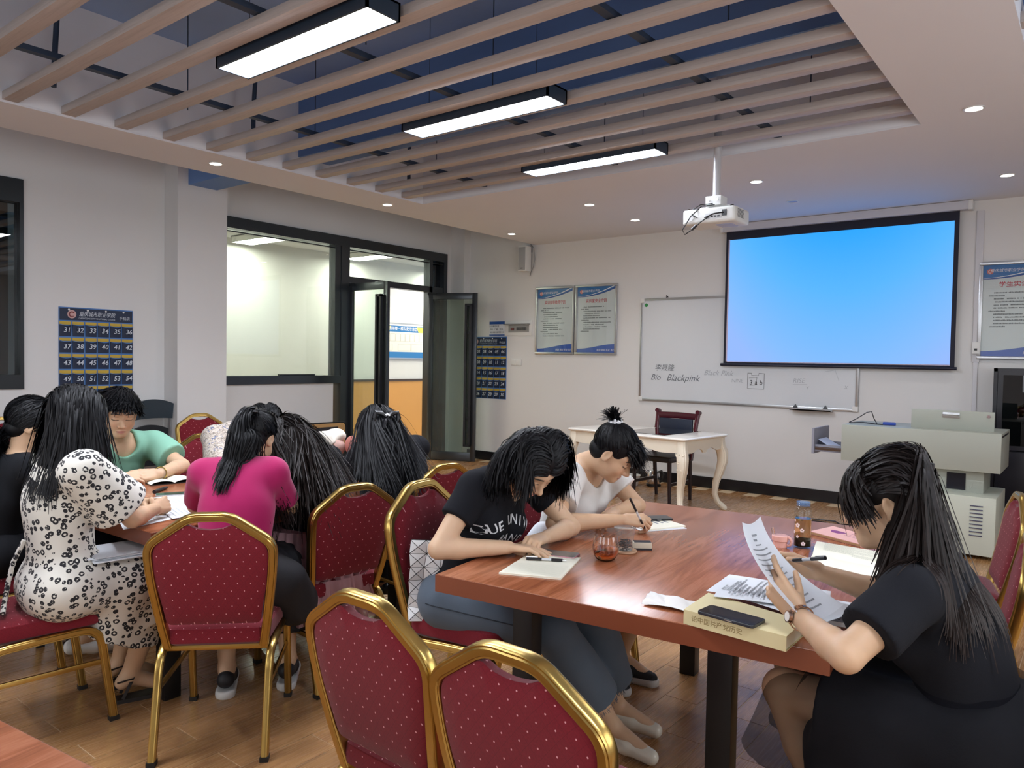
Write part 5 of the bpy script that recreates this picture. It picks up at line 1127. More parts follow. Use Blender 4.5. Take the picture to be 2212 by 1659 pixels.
POSE = {
    'jeans': dict(pelvis=V3(-1.900, 2.120, 0.555), neck=V3(-1.745, 2.210, 1.025), chest=V3(-1.830, 2.170, 0.850), shR=V3(-1.765, 2.045, 0.985), shL=V3(-1.790, 2.375, 0.985), elR=V3(-1.790, 1.885, 0.790), wrR=V3(-1.635, 2.080, 0.785), elL=V3(-1.640, 2.487, 0.790), wrL=V3(-1.600, 2.250, 0.795), hipR=V3(-1.880, 2.030, 0.550), hipL=V3(-1.870, 2.210, 0.550), knR=V3(-1.490, 2.160, 0.505), knL=V3(-1.470, 2.380, 0.510), anR=V3(-1.385, 2.400, 0.100), anL=V3(-1.460, 2.560, 0.100), toR=V3(-1.245, 2.415, 0.035), toL=V3(-1.320, 2.600, 0.035), head=V3(-1.600, 2.175, 1.075)),
    'white': dict(pelvis=V3(-1.950, 2.860, 0.555), neck=V3(-1.790, 2.815, 0.990), chest=V3(-1.860, 2.830, 0.830), shR=V3(-1.765, 2.645, 0.955), shL=V3(-1.800, 2.990, 0.955), elR=V3(-1.700, 2.460, 0.800), wrR=V3(-1.514, 2.677, 0.805), elL=V3(-1.635, 3.020, 0.800), wrL=V3(-1.640, 2.830, 0.800), hipR=V3(-1.930, 2.770, 0.550), hipL=V3(-1.930, 2.950, 0.550), knR=V3(-1.550, 2.800, 0.500), knL=V3(-1.550, 2.980, 0.500), anR=V3(-1.750, 2.840, 0.100), anL=V3(-1.700, 3.000, 0.100), toR=V3(-1.600, 2.860, 0.035), toL=V3(-1.560, 3.020, 0.035), head=V3(-1.625, 2.790, 1.060)),
    'reader': dict(pelvis=V3(-0.200, 2.110, 0.560), neck=V3(-0.345, 2.085, 0.975), chest=V3(-0.270, 2.090, 0.800), shL=V3(-0.325, 1.905, 0.930), shR=V3(-0.350, 2.265, 0.930), elL=V3(-0.420, 1.735, 0.815), wrL=V3(-0.575, 1.895, 0.830), elR=V3(-0.450, 2.317, 0.800), wrR=V3(-0.612, 2.229, 0.856), hipL=V3(-0.220, 2.020, 0.560), hipR=V3(-0.220, 2.200, 0.560), knL=V3(-0.655, 2.060, 0.565), knR=V3(-0.680, 2.230, 0.565), anL=V3(-0.470, 2.070, 0.120), anR=V3(-0.500, 2.250, 0.120), toL=V3(-0.600, 2.070, 0.035), toR=V3(-0.630, 2.250, 0.035), head=V3(-0.435, 2.140, 1.097)),
    'pink': dict(pelvis=V3(-2.700, 1.660, 0.555), neck=V3(-2.800, 1.745, 1.000), chest=V3(-2.745, 1.700, 0.830), shL=V3(-2.893, 1.648, 0.960), shR=V3(-2.707, 1.842, 0.960), elL=V3(-3.050, 1.700, 0.800), elR=V3(-2.750, 1.960, 0.800), wrL=V3(-3.150, 1.880, 0.790), wrR=V3(-2.900, 2.050, 0.790), hipL=V3(-2.762, 1.595, 0.555), hipR=V3(-2.638, 1.725, 0.555), knL=V3(-3.071, 1.850, 0.505), knR=V3(-2.891, 2.037, 0.505), anL=V3(-2.920, 1.770, 0.105), anR=V3(-2.791, 1.987, 0.115), toL=V3(-3.050, 1.870, 0.040), toR=V3(-2.892, 2.083, 0.050), head=V3(-2.875, 1.875, 1.090)),
    'tulle': dict(pelvis=V3(-2.880, 2.200, 0.555), neck=V3(-2.970, 2.160, 0.990), chest=V3(-2.920, 2.180, 0.830), shL=V3(-2.985, 1.995, 0.945), shR=V3(-2.955, 2.325, 0.945), elL=V3(-3.130, 1.990, 0.790), elR=V3(-3.120, 2.380, 0.790), wrL=V3(-3.300, 2.100, 0.790), wrR=V3(-3.320, 2.280, 0.790), hipL=V3(-2.888, 2.110, 0.555), hipR=V3(-2.872, 2.290, 0.555), knL=V3(-3.288, 2.146, 0.505), knR=V3(-3.272, 2.326, 0.505), anL=V3(-3.168, 2.146, 0.105), anR=V3(-3.152, 2.326, 0.105), toL=V3(-3.308, 2.159, 0.040), toR=V3(-3.292, 2.339, 0.040), head=V3(-3.089, 2.137, 1.032)),
    'bow': dict(pelvis=V3(-3.020, 2.930, 0.555), neck=V3(-3.090, 2.870, 0.985), chest=V3(-3.050, 2.900, 0.820), shL=V3(-3.105, 2.700, 0.940), shR=V3(-3.075, 3.040, 0.940), elL=V3(-3.270, 2.660, 0.790), elR=V3(-3.220, 3.120, 0.790), wrL=V3(-3.450, 2.720, 0.790), wrR=V3(-3.420, 2.980, 0.790), hipL=V3(-3.028, 2.840, 0.555), hipR=V3(-3.012, 3.020, 0.555), knL=V3(-3.428, 2.876, 0.505), knR=V3(-3.412, 3.056, 0.505), anL=V3(-3.378, 2.876, 0.105), anR=V3(-3.362, 3.056, 0.105), toL=V3(-3.518, 2.889, 0.040), toR=V3(-3.502, 3.069, 0.040), head=V3(-3.089, 2.749, 1.061)),
    'beige': dict(pelvis=V3(-4.680, 2.820, 0.555), neck=V3(-4.520, 2.820, 0.955), chest=V3(-4.600, 2.820, 0.820), shR=V3(-4.520, 2.650, 0.910), shL=V3(-4.520, 2.990, 0.910), elR=V3(-4.330, 2.550, 0.790), elL=V3(-4.300, 3.080, 0.790), wrR=V3(-4.120, 2.660, 0.790), wrL=V3(-4.100, 2.950, 0.790), hipR=V3(-4.680, 2.730, 0.555), hipL=V3(-4.680, 2.910, 0.555), knR=V3(-4.280, 2.730, 0.505), knL=V3(-4.280, 2.910, 0.505), anR=V3(-4.330, 2.730, 0.105), anL=V3(-4.330, 2.910, 0.105), toR=V3(-4.190, 2.730, 0.040), toL=V3(-4.190, 2.910, 0.040), head=V3(-4.324, 2.884, 0.995)),
    'man': dict(pelvis=V3(-4.620, 2.020, 0.555), neck=V3(-4.440, 2.000, 0.965), chest=V3(-4.520, 2.010, 0.800), shL=V3(-4.440, 2.205, 0.905), shR=V3(-4.420, 1.800, 0.905), elL=V3(-4.190, 2.250, 0.800), elR=V3(-4.220, 1.700, 0.800), wrL=V3(-4.020, 2.020, 0.795), wrR=V3(-4.020, 1.820, 0.795), hipR=V3(-4.620, 1.930, 0.555), hipL=V3(-4.620, 2.110, 0.555), knR=V3(-4.190, 1.930, 0.505), knL=V3(-4.190, 2.110, 0.505), anR=V3(-4.240, 1.930, 0.105), anL=V3(-4.240, 2.110, 0.105), toR=V3(-4.080, 1.930, 0.040), toL=V3(-4.080, 2.110, 0.040), head=V3(-4.309, 1.947, 1.112)),
    'floral': dict(pelvis=V3(-3.135, 1.200, 0.560), neck=V3(-3.125, 1.215, 1.055), chest=V3(-3.150, 1.190, 0.860), shR=V3(-2.955, 1.205, 1.010), shL=V3(-3.295, 1.240, 1.010), elR=V3(-2.975, 1.395, 0.800), elL=V3(-3.420, 1.420, 0.800), wrR=V3(-3.100, 1.545, 0.800), wrL=V3(-3.290, 1.575, 0.800), hipR=V3(-3.045, 1.200, 0.560), hipL=V3(-3.225, 1.200, 0.560), knR=V3(-3.090, 1.580, 0.520), knL=V3(-3.280, 1.580, 0.520), anR=V3(-3.160, 1.470, 0.100), anL=V3(-3.320, 1.500, 0.100), toR=V3(-3.120, 1.600, 0.035), toL=V3(-3.300, 1.630, 0.035), head=V3(-3.160, 1.270, 1.200)),
    'left': dict(pelvis=V3(-3.880, 1.200, 0.560), neck=V3(-3.765, 1.280, 0.990), chest=V3(-3.830, 1.240, 0.820), shR=V3(-3.600, 1.280, 0.945), shL=V3(-3.940, 1.300, 0.945), elR=V3(-3.520, 1.460, 0.800), elL=V3(-4.020, 1.500, 0.800), wrR=V3(-3.680, 1.660, 0.800), wrL=V3(-3.830, 1.720, 0.800), hipR=V3(-3.790, 1.200, 0.560), hipL=V3(-3.970, 1.200, 0.560), knR=V3(-3.790, 1.620, 0.510), knL=V3(-3.970, 1.620, 0.510), anR=V3(-3.740, 1.520, 0.110), anL=V3(-3.970, 1.520, 0.110), toR=V3(-3.740, 1.660, 0.045), toL=V3(-3.970, 1.660, 0.045), head=V3(-3.745, 1.322, 1.124)),
}
HELD = {'TL': (-0.722, 1.897, 1.039), 'TR': (-0.748, 2.104, 1.019), 'ML': (-0.658, 1.853, 0.943), 'MR': (-0.669, 2.098, 0.907), 'BL': (-0.545, 1.861, 0.83), 'BR': (-0.518, 2.098, 0.818)}
# =====================================================================  PEOPLE
LIGHT = (0.58, 0.375, 0.235); FAIR = (0.60, 0.40, 0.26)
def cuff(sh, el, f): return sh+(el-sh)*f
def shirt_sdf(J, e=0.012, sleeve=0.62, flare=0.016, female=True, scoop=0.0, head=None, low=True, se=0.0):
    s = Sdf(); torso(s, J, e, female, 0.045, low); m = 1.0 if female else 1.12
    for S in 'LR':
        a, b = J['sh'+S], J['el'+S]; c = cuff(a, b, min(sleeve, 1.0)); s.cone(a, c, 0.048*m+e+se, 0.042*m+flare+se, 0.03, 'u', sleeve <= 1.0)
        if sleeve > 1.0:
            w = cuff(b, J['wr'+S], sleeve-1.0); s.cone(b, w, 0.038*m+e+se, 0.032*m+flare, 0.02, 'u', True)
    n = J['neck']; c, R, k = head; up = c+R@(V3(0, -0.022, -0.05)*k); d = nrm(up-n)
    s.cone(n-d*0.005, n+d*0.14, 0.060*m+0.006+scoop*0.5, 0.075*m+scoop*0.6, 0.008, 'u' if False else 's')
    if scoop > 0:
        f = nrm(np.cross(J['shR']-J['shL'], n-J['chest']))*-1.0
        if f@(c-n) < 0 and abs(f@R[:, 1]) > 0.3 and f@R[:, 1] < 0: f = -f
        s.ell(n+f*0.06-d*0.02, V3(0.075, 0.07, 0.05+scoop), axes(J['shR']-J['shL'], d), 0.012, 's')
    return s
def garment(name, s, mat, parent, h=0.0065, fold=0.004, seed=1, f=(9, 9, 5), smooth=2):
    V, F = s.mesh(h, smooth=smooth)
    if fold > 0: V = V+vnormals(V, F)*(wr(V, seed, f)*fold)[:, None]
    return big_mesh(name, V, F, mat, parent), (V, F)
def do_body(t, J, head, skin, male=False, boxes=True, lips=(0.55, 0.24, 0.22), hh=0.0026):
    s = body_sdf(J, head, male); bx = []
    if boxes:
        c, R, k = head; bx.append((c-V3(0.15, 0.15, 0.15), c+V3(0.15, 0.15, 0.15), hh))
        for S in 'LR':
            if 'hand'+S in J: q = J['wr'+S]+nrm(J['hand'+S]['d'])*0.09; bx.append((q-0.125, q+0.125, 0.0028))
        if len(bx) == 3 and np.all(np.abs((bx[1][0]+bx[1][1])/2-(bx[2][0]+bx[2][1])/2) < 0.25):
            a, b = bx[1], bx[2]; bx = [bx[0], (np.minimum(a[0], b[0]), np.maximum(a[1], b[1]), 0.003)]
    V, F = refined(s, 0.0065, bx); col = head_paint(V, head[0], head[1], head[2], skin, male, lips)
    return big_mesh('body', V, F, SKIN, t, col)
def start(J, label):
    p = J['pelvis']; return thing('person', label, 'person', (float(p[0]), float(p[1]), 0.0))
def do_hair(t, head, specs, mat=HAIR, cap=True, r0=0.0024, r1=0.0009, capkw={}):
    Vs, Fs, Cs, o = [], [], [], 0
    if cap: V, F = hair_cap(head, **capkw); Vs.append(V); Fs.append(F); Cs.append(np.full((len(V), 3), 0.25)); o = len(V)
    for S, tip, rng in specs:
        V, F = strands_mesh(S, r0, r1, head[0], rng); Vs.append(V); Fs.append(F+o); o += len(V); Cs.append(tint_rows(S.shape[0], S.shape[1], 3, rng, tip))
    ob = big_mesh('hair', np.concatenate(Vs), np.concatenate(Fs), mat, t, np.concatenate(Cs)); return ob
def face_col(head, k2=1.0):
    c, R, k = head; return [('e', c+R@(V3(0, 0.015, -0.035)*k), V3(0.068, 0.078, 0.092)*k*k2, R)]
def face_clear(head, r=(0.075, 0.075, 0.085), y=0.105, z=-0.055):
    c, R, k = head; return [('e', c+R@(V3(0, y, z)*k), V3(*r)*k, R)]
def bk(q): return np.clip((q[:, 1]+0.10)/0.09, 0, 1)
def loose(side=0.55, back=0.35, fwd=0.0):
    def f(q, t, tied):
        d = np.zeros_like(q); w = max(0.0, 1-2.2*t); d[:, 0] = np.sign(q[:, 0]+1e-6)*side*w; d[:, 1] = -back*(0.3+w)*bk(q)+fwd; d[:, 2] = 0.25*w; return d
    return f
def shoe_pair(t, J, mat, name='shoe', open_=False, sole=None, sides='LR'):
    for S in sides:
        an, to = J['an'+S], J['to'+S]; d = nrm((to-an)*V3(1, 1, 0)); a0 = V3(an[0], an[1], 0.0)-d*0.045; s = Sdf()
        hz = an[2]-0.055
        s.cone(a0+V3(0, 0, 0.042+hz*0.6), a0+d*0.10+V3(0, 0, 0.04+hz*0.3), 0.036, 0.037, 0.02); s.cone(a0+d*0.10+V3(0, 0, 0.04+hz*0.3), a0+d*0.20+V3(0, 0, 0.03), 0.037, 0.028, 0.02)
        s.ell(a0+d*0.19+V3(0, 0, -0.02), V3(0.2, 0.2, 0.022), None, 0.005, 's') if hz < 0.03 else None
        if open_: s.ell(a0+d*0.10+V3(0, 0, 0.085+hz*0.5), V3(0.062, 0.062, 0.034), None, 0.008, 's')
        V, F = s.mesh(0.004, smooth=1); o = big_mesh(name, V, F, mat, t)
        if sole is not None:
            q = Sdf(); q.cone(a0+V3(0, 0, 0.016), a0+d*0.2+V3(0, 0, 0.016), 0.042, 0.036, 0.01); q.ell(a0+d*0.1+V3(0, 0, 0.06), V3(0.3, 0.3, 0.03), None, 0.004, 's'); q.ell(a0+d*0.1+V3(0, 0, -0.03), V3(0.3, 0.3, 0.03), None, 0.004, 's')
            V, F = q.mesh(0.005, smooth=1); big_mesh('sole', V, F, sole, o)
DN = V3(0, 0, -1)
# --------------------------------------------------------------- woman in jeans (right table, nearest left)
def p_jeans():
    J = POSE['jeans']; t = start(J, 'woman in black lettered tee and grey jeans bowing over her phone')
    R = frame((0.95, -0.22, 0), 51, 0); head = (J['head'], R, 0.97)
    J['handR'] = dict(d=(0.80, 0.60, -0.06), n=(0.1, -0.1, -1), curls=[(8, 10, 8), (14, 16, 12), (18, 20, 16), (24, 24, 18)], spread=9, thumb=(0.6, 8))
    J['handL'] = dict(d=(0.1, -0.95, 0.05), n=(-0.2, 0.0, -1), curl=(48, 60, 35), spread=3, thumb=(0.3, 25))
    do_body(t, J, head, FAIR)
    tee = cloth('black_tee', '#15161b', 0.9, 0.15); s = shirt_sdf(J, 0.013, 0.52, 0.017, True, 0.012, head, True); o, (V, F) = garment('tee', s, tee, t, fold=0.005, seed=3)
    # arched lettering on the chest
    bv = BVHTree.FromPolygons([tuple(v) for v in V], [tuple(f) for f in F]); ch, n = J['chest'], J['neck']; Rc = axes(J['shR']-J['shL'], n-J['pelvis']); f = Rc[:, 1]; rt = Rc[:, 0]; up = Rc[:, 2]
    m = MB()
    def letter(txt, x, z, ang, size):
        gv, gf = glyphs(txt, size, 0, 0.012); ca, sa = math.cos(ang), math.sin(ang); vv = []
        for a, b, c in gv:
            px, pz = x+a*ca-b*sa, z+a*sa+b*ca; q = ch+f*0.35-rt*px+up*pz; h = bv.ray_cast(Vector(q), Vector(-f), 0.5)
            vv.append(tuple(np.array(h[0])+f*0.0022) if h[0] is not None else None)
        if all(v_ is not None for v_ in vv): m.raw(vv, gf)
    wd = 'PURDUE UNIVERSITY'
    for i, chh in enumerate(wd):
        if chh == ' ': continue
        a = (i-(len(wd)-1)/2)*0.15; rad = 0.215; letter(chh, rad*math.sin(a)+0.01, -0.165+rad*math.cos(a), -a, 0.05)
    for i, chh in enumerate('BAND'): letter(chh, (i-1.5)*0.038+0.01, -0.02, 0, 0.042)
    part('shirt_lettering', m, M('tee_print', '#c9cbce', 0.7), o, world=True, weld=False)
    # jeans: wide cropped legs with a frayed hem
    t2 = NT('grey_denim'); nz = t2.noise(t2.coord(), 3.5, 4); fi = t2.noise(t2.vmul(t2.coord(), (400, 400, 90)), 1.0, 2); t2.set(col=t2.mix(nz, '#3c4651', '#5f6d7c'), rough=0.85, sheen=0.1); t2.bump(fi, 0.25, 0.0008); MATS['grey_denim'] = t2.m
    s = Sdf(); p = J['pelvis']; s.ell(p+V3(-0.01, 0, 0.0), V3(0.170, 0.135, 0.125), axes(J['hipR']-J['hipL'], J['chest']-p), 0.04)
    for S in 'RL':
        hp, kn, an = J['hip'+S], J['kn'+S], J['an'+S]; hem = kn+(an-kn)*0.70
        s.cone(hp, kn, 0.102, 0.078, 0.04); s.cone(kn, hem, 0.078, 0.092, 0.03, 'u', True)
    o, (V, F) = garment('jeans', s, t2.m, t, fold=0.005, seed=11, f=(7, 7, 7))
    fr = MB(); hr = random.Random(4)
    for S in 'RL':
        kn, an = J['kn'+S], J['an'+S]; hem = kn+(an-kn)*0.70; d = nrm(an-kn); a1 = nrm(np.cross(d, V3(0, 0, 1))); a2 = np.cross(d, a1)
        for i in range(130):
            a = hr.uniform(0, 6.283); q = hem+(a1*math.cos(a)+a2*math.sin(a))*0.088; fr.tube([q, q+d*hr.uniform(0.004, 0.018)+a1*hr.uniform(-.004, .004)], 0.0008, 3)
    ob = part('frayed_hem', fr, t2.m, o, world=True, weld=False); ob['kind'] = 'stuff'
    seam = MB(); hp, kn = J['hipR'], J['knR']; bv = BVHTree.FromPolygons([tuple(v) for v in V], [tuple(f_) for f_ in F]); pts = []
    for i in range(14):
        q = hp+(kn-hp)*(i/13*1.0-0.05); sd = nrm(V3(0.1, -1, 0.15)); h = bv.ray_cast(Vector(q+sd*0.4), Vector(-sd), 0.6)
        if h[0] is not None: pts.append(tuple(np.array(h[0])+sd*0.001))
    if len(pts) > 3: part('side_seam', seam.tube(pts, 0.0022, 5), M('seam_dark', '#2a3038', 0.9), o, world=True)
    shoe_pair(t, J, M('ivory_patent', '#d9d3c4', 0.25), 'flat_shoe', True)
    rng = np.random.default_rng(5); cols = body_cols(J, 0.008)+face_col(head, 0.97)+face_clear(head); roots = scalp_roots(4600, rng, 0.047); roots = roots[~((roots[:, 0] > 0.02) & (roots[:, 1] > 0.012))]
    L = np.where(roots[:, 0] < -0.03, 0.235, 0.205)+0.02*rng.uniform(-1, 1, len(roots)); S = sim_hair(head, roots, loose(0.75, 0.75), L, cols, 18, 0.75, 0.003, rng)
    do_hair(t, head, [(S, 0.2, rng)])
p_jeans()
# --------------------------------------------------------------- woman in the white tee
def p_white():
    J = POSE['white']; t = start(J, 'woman in white tee with a top bun writing in a notebook')
    head = (J['head'], frame(heading(200), 40, 4), 0.97)
    J['handR'] = dict(d=(0.80, 0.60, 0.02), n=(-0.25, 0.55, -0.80), curls=[(42, 58, 30), (46, 62, 35), (52, 66, 40), (56, 66, 40)], spread=3, thumb=(0.45, 28))
    J['handL'] = dict(d=(0.2, -1, 0), n=(0, 0, -1), curl=(20, 20, 15), spread=3)
    do_body(t, J, head, LIGHT)
    o, _ = garment('tee', shirt_sdf(J, 0.016, 0.60, 0.026, True, 0.055, head, True, 0.006), cloth('white_tee', '#d8d6d2', 0.9, 0.12), t, fold=0.006, seed=21)
    s = Sdf(); p = J['pelvis']; s.ell(p, V3(0.175, 0.14, 0.12), axes(J['hipR']-J['hipL'], J['chest']-p), 0.04)
    for S in 'RL': s.cone(J['hip'+S], J['kn'+S], 0.11, 0.095, 0.06); s.cone(J['kn'+S]+V3(-0.02, 0, 0), J['kn'+S]+V3(-0.06, 0, -0.16), 0.09, 0.09, 0.05, 'u', True)
    t2 = NT('dark_speckled'); v = t2.add('ShaderNodeTexVoronoi'); v.inputs['Scale'].default_value = 70; t2.link(t2.coord(), v.inputs['Vector']); t2.set(col=t2.ramp(v.outputs[0], [(0.0, '#b9b6b2'), (0.22, '#1a1a1f'), (1.0, '#15151a')], 'CONSTANT'), rough=0.9)
    garment('skirt', s, t2.m, t, fold=0.006, seed=22)
    shoe_pair(t, J, M('canvas_black', '#1c1c20', 0.8), 'sneaker', False, M('rubber_white', '#c9c9c6', 0.6))
    rng = np.random.default_rng(15); cols = face_col(head, 0.97); tie = V3(0, -0.085, 0.105); roots = scalp_roots(3000, rng, 0.045)
    S = sim_hair(head, roots, lambda q, t_, td: np.tile(V3(0, -0.3, 1.0), (len(q), 1)), 0.02, cols, 2, 0.1, 0.002, rng, 0.004, tie=tie)
    c, R, k = head; tw = c+R@(tie*k); tuft = []
    for i in range(420):
        d = nrm(R@V3(rng.normal()*0.35, -0.95+rng.normal()*0.3, 0.55+rng.normal()*0.35)); l = rng.uniform(0.03, 0.105); tuft.append([tw+d*l*u+V3(0, 0, -0.03)*u*u*l/0.1 for u in np.linspace(0, 1, 9)])
    br = roots[(roots[:, 1] > 0.03) & (roots[:, 2] > 0.03)][:260]
    S2 = sim_hair(head, np.repeat(br, 2, 0)[:520]*1.0+rng.normal(size=(len(np.repeat(br, 2, 0)[:520]), 3))*0.004, lambda q, t_, td: np.stack([q[:, 0]*0-0.55, q[:, 1]*0+0.2, q[:, 2]*0-0.2], 1), 0.085+0.02*rng.uniform(-1, 1, len(np.repeat(br, 2, 0)[:520])), cols, 14, 0.5, 0.004, rng, 0.006)
    h = do_hair(t, head, [(S, 0.0, rng), (np.array(tuft), 0.1, rng), (S2, 0.1, rng)])
    m = MB(); ax = nrm(R@V3(0, -0.75, 0.66)); a1 = nrm(np.cross(ax, V3(0, 0, 1))); a2 = np.cross(ax, a1)
    m.tube([tuple(tw+(a1*math.cos(a)+a2*math.sin(a))*0.019+ax*0.004*math.sin(5*a)) for a in np.linspace(0, 6.283, 25)[:-1]], 0.0125, 8, [1+0.18*math.sin(i*2.4) for i in range(24)], True)
    t3 = NT('scrunchie_print'); n3 = t3.noise(t3.coord(), 60, 2, 0.5, 1.0); t3.set(col=t3.ramp(n3, [(0.0, '#33343c'), (0.40, '#33343c'), (0.46, '#d9dadd')]), rough=0.8); part('scrunchie', m, t3.m, h, True, world=True)
    part('bag_strap', MB().tube([(-1.84, 2.66, 0.62), (-1.83, 2.62, 0.75), (-1.80, 2.60, 0.90)], 0.004, 6), BLACKP, t, world=True) if False else None
p_white()
# --------------------------------------------------------------- reading woman in black
def p_reader():
    J = POSE['reader']; t = start(J, 'woman in black tee and black tulle skirt reading a sheet, seated at the right')
    R = frame(heading(27), 13, 1); head = (J['head'], R, 1.0)
    J['handL'] = dict(d=(-0.50, 0.02, 0.55), n=(-0.30, 0.95, 0.1), curls=[(22, 26, 15), (52, 60, 35), (60, 66, 40), (64, 66, 40)], spread=3, thumb=(0.25, 10))
    J['handR'] = dict(d=(-0.80, -0.10, 0.16), n=(-0.15, -0.9, -0.25), curls=[(28, 45, 30), (38, 50, 30), (48, 55, 35), (52, 55, 35)], spread=4, thumb=(0.35, 20))
    do_body(t, J, head, LIGHT, hh=0.0023)
    tee = cloth('black_tee_soft', '#17181d', 0.92, 0.15); o, _ = garment('tee', shirt_sdf(J, 0.015, 0.66, 0.024, True, 0.01, head, True, 0.003), tee, t, fold=0.007, seed=31)
    # tulle skirt: opaque lining and a sheer outer layer
    p = J['pelvis']; s = Sdf(); s.ell(p+V3(0.02, 0, 0.02), V3(0.185, 0.155, 0.13), axes(J['hipR']-J['hipL'], J['chest']-p), 0.05)
    for S in 'LR':
        hp, kn = J['hip'+S], J['kn'+S]; q = hp+(kn-hp)*0.72; s.cone(hp, q, 0.125, 0.108, 0.06, 'u', True)
    for a, b in (((-0.20, 1.98, 0.45), (-0.20, 1.94, 0.16)), ((-0.38, 2.0, 0.46), (-0.36, 1.95, 0.16)), ((-0.50, 2.04, 0.47), (-0.47, 2.0, 0.20)), ((-0.10, 2.0, 0.45), (-0.05, 1.97, 0.18)), ((-0.3, 2.2, 0.45), (-0.3, 2.24, 0.18)), ((-0.50, 2.2, 0.47), (-0.48, 2.22, 0.2))): s.cone(V3(*a), V3(*b), 0.085, 0.10, 0.06, 'u', True)
    sk, _ = garment('skirt', s, M('skirt_lining', '#131317', 0.8, bump=0.15, bscale=250), t, fold=0.009, seed=32, f=(14, 14, 2))
    t2 = NT('black_tulle'); tr = t2.add('ShaderNodeBsdfTransparent'); df = t2.add('ShaderNodeBsdfDiffuse'); df.inputs[0].default_value = lin('#17171c'); mx = t2.add('ShaderNodeMixShader'); mx.inputs[0].default_value = 0.42; t2.link(tr.outputs[0], mx.inputs[1]); t2.link(df.outputs[0], mx.inputs[2]); t2.link(mx.outputs[0], t2.out.inputs['Surface'])
    q = Sdf(); q.p = [(ty, (pr[0], pr[1]+0.012, pr[2]) if ty == 'e' else (pr[0], pr[1]+(pr[1]-pr[0])*0.12, pr[2]+0.012, pr[3]+0.016, pr[4]), op, k_, b0-0.05, b1+0.05) for ty, pr, op, k_, b0, b1 in s.p]
    q.cone(V3(-0.62, 2.02, 0.55), V3(-0.665, 1.985, 0.40), 0.075, 0.085, 0.05, 'u', True); q.cone(V3(-0.63, 2.2, 0.55), V3(-0.66, 2.2, 0.40), 0.07, 0.08, 0.05, 'u', True)
    V, F = q.mesh(0.007, smooth=2); V = V+vnormals(V, F)*(wr(V, 77, (18, 18, 2))*0.006)[:, None]; big_mesh('tulle_overlay', V, F, t2.m, sk)
    # hair: half tied, long straight, brownish ends
    rng = np.random.default_rng(25); cols = body_cols(J, 0.012)+face_col(head, 0.96); roots = scalp_roots(5200, rng, 0.052); roots = roots[~((np.abs(roots[:, 0]) > 0.048) & (roots[:, 1] > -0.055) & (roots[:, 1] < 0.03) & (roots[:, 2] < 0.030))]; back = roots[(roots[:, 1] < 0.045)]
    L = 0.395+0.045*rng.uniform(-1, 1, len(back))
    def fl(q, t_, td):
        d = np.zeros_like(q); w = max(0, 1-2.0*t_); d[:, 1] = -0.75*w*bk(q); d[:, 0] = np.sign(q[:, 0]+1e-6)*0.12*w; d[:, 2] = 0.1*w
        return d
    S = sim_hair(head, back, fl, L, cols, 26, 0.9, 0.003, rng, 0.003, gp=(-0.12, 2.0))
    fr = roots[(roots[:, 1] >= 0.02) & (roots[:, 2] > 0.045)]; fr = np.repeat(fr, 2, 0); fr = fr+rng.normal(size=fr.shape)*0.003
    def fb(q, t_, td):
        d = np.zeros_like(q); w = max(0, 1-1.5*t_); d[:, 1] = 0.42*w-0.55*(1-w); d[:, 0] = 0.1-0.55*t_+np.sign(q[:, 0])*0.2; d[:, 2] = -0.25; return d
    S2 = sim_hair(head, fr, fb, 0.095+0.025*rng.uniform(-1, 1, len(fr)), cols, 16, 0.6, 0.003, rng, 0.004)
    h = do_hair(t, head, [(S, 0.6, rng), (S2, 0.05, rng)], HAIRB)
    c, R, k = head; q = c+R@(V3(0.0, -0.115, 0.075)*k); part('hair_clip', MB().box(tuple(q), (0.03, 0.02, 0.02)), BLACKP, h, bevel=0.005, world=True)
    # earring, watch
    e = c+R@(V3(-0.081, -0.006, -0.040)*k); er = part('earring', MB().lathe([(0.0001, 0.006), (0.006, 0.0), (0.0001, -0.006)], tuple(e+V3(0, 0, -0.004)), 12), BLACKP, t, True, world=True)
    part('earring_gem', MB().lathe([(0.0001, 0.0055), (0.0055, 0.0), (0.0001, -0.0055)], tuple(e+V3(0, 0, -0.020)), 12), CHROME, er, True, world=True)
    w0 = J['wrL']; d = nrm(J['wrL']-J['elL']); a1 = nrm(np.cross(d, V3(0, 0, 1))); a2 = np.cross(d, a1); cw_ = w0-d*0.020
    wt = MB(); N = 22
    for i in range(N):
        a = 2*math.pi*i/N; pos = cw_+(a1*math.cos(a)+a2*math.sin(a))*0.0305; M4 = Matrix((tuple(a1*-math.sin(a)+a2*math.cos(a))+(pos[0],), tuple(d)+(pos[1],), tuple(a1*math.cos(a)+a2*math.sin(a))+(pos[2],), (0, 0, 0, 1)))
        M4 = Matrix([[*(a1*-math.sin(a)+a2*math.cos(a))][r:r+1]+[d[r]]+[(a1*math.cos(a)+a2*math.sin(a))[r]]+[pos[r]] for r in range(3)]+[[0, 0, 0, 1]]); wt.box((0, 0, 0), (0.0072, 0.012, 0.003), M4)
    w_ = part('watch_bracelet', wt, M('rose_steel', '#b99c8c', 0.25, 1.0), t, world=True, weld=False)
    fd = nrm(V3(-0.35, -0.9, 0.1)-d*(V3(-0.35, -0.9, 0.1)@d)); fc = cw_+fd*0.032
    part('watch_case', MB().cyl(tuple(fc-fd*0.003), tuple(fc+fd*0.005), 0.0145, n=24), MATS['rose_steel'], w_, True, world=True); part('watch_dial', MB().cyl(tuple(fc+fd*0.005), tuple(fc+fd*0.0056), 0.0118, n=24), M('dial_white', '#e6e2da', 0.3), w_, world=True)
    shoe_pair(t, J, M('black_shoe', '#151517', 0.4), 'shoe', True)
p_reader()
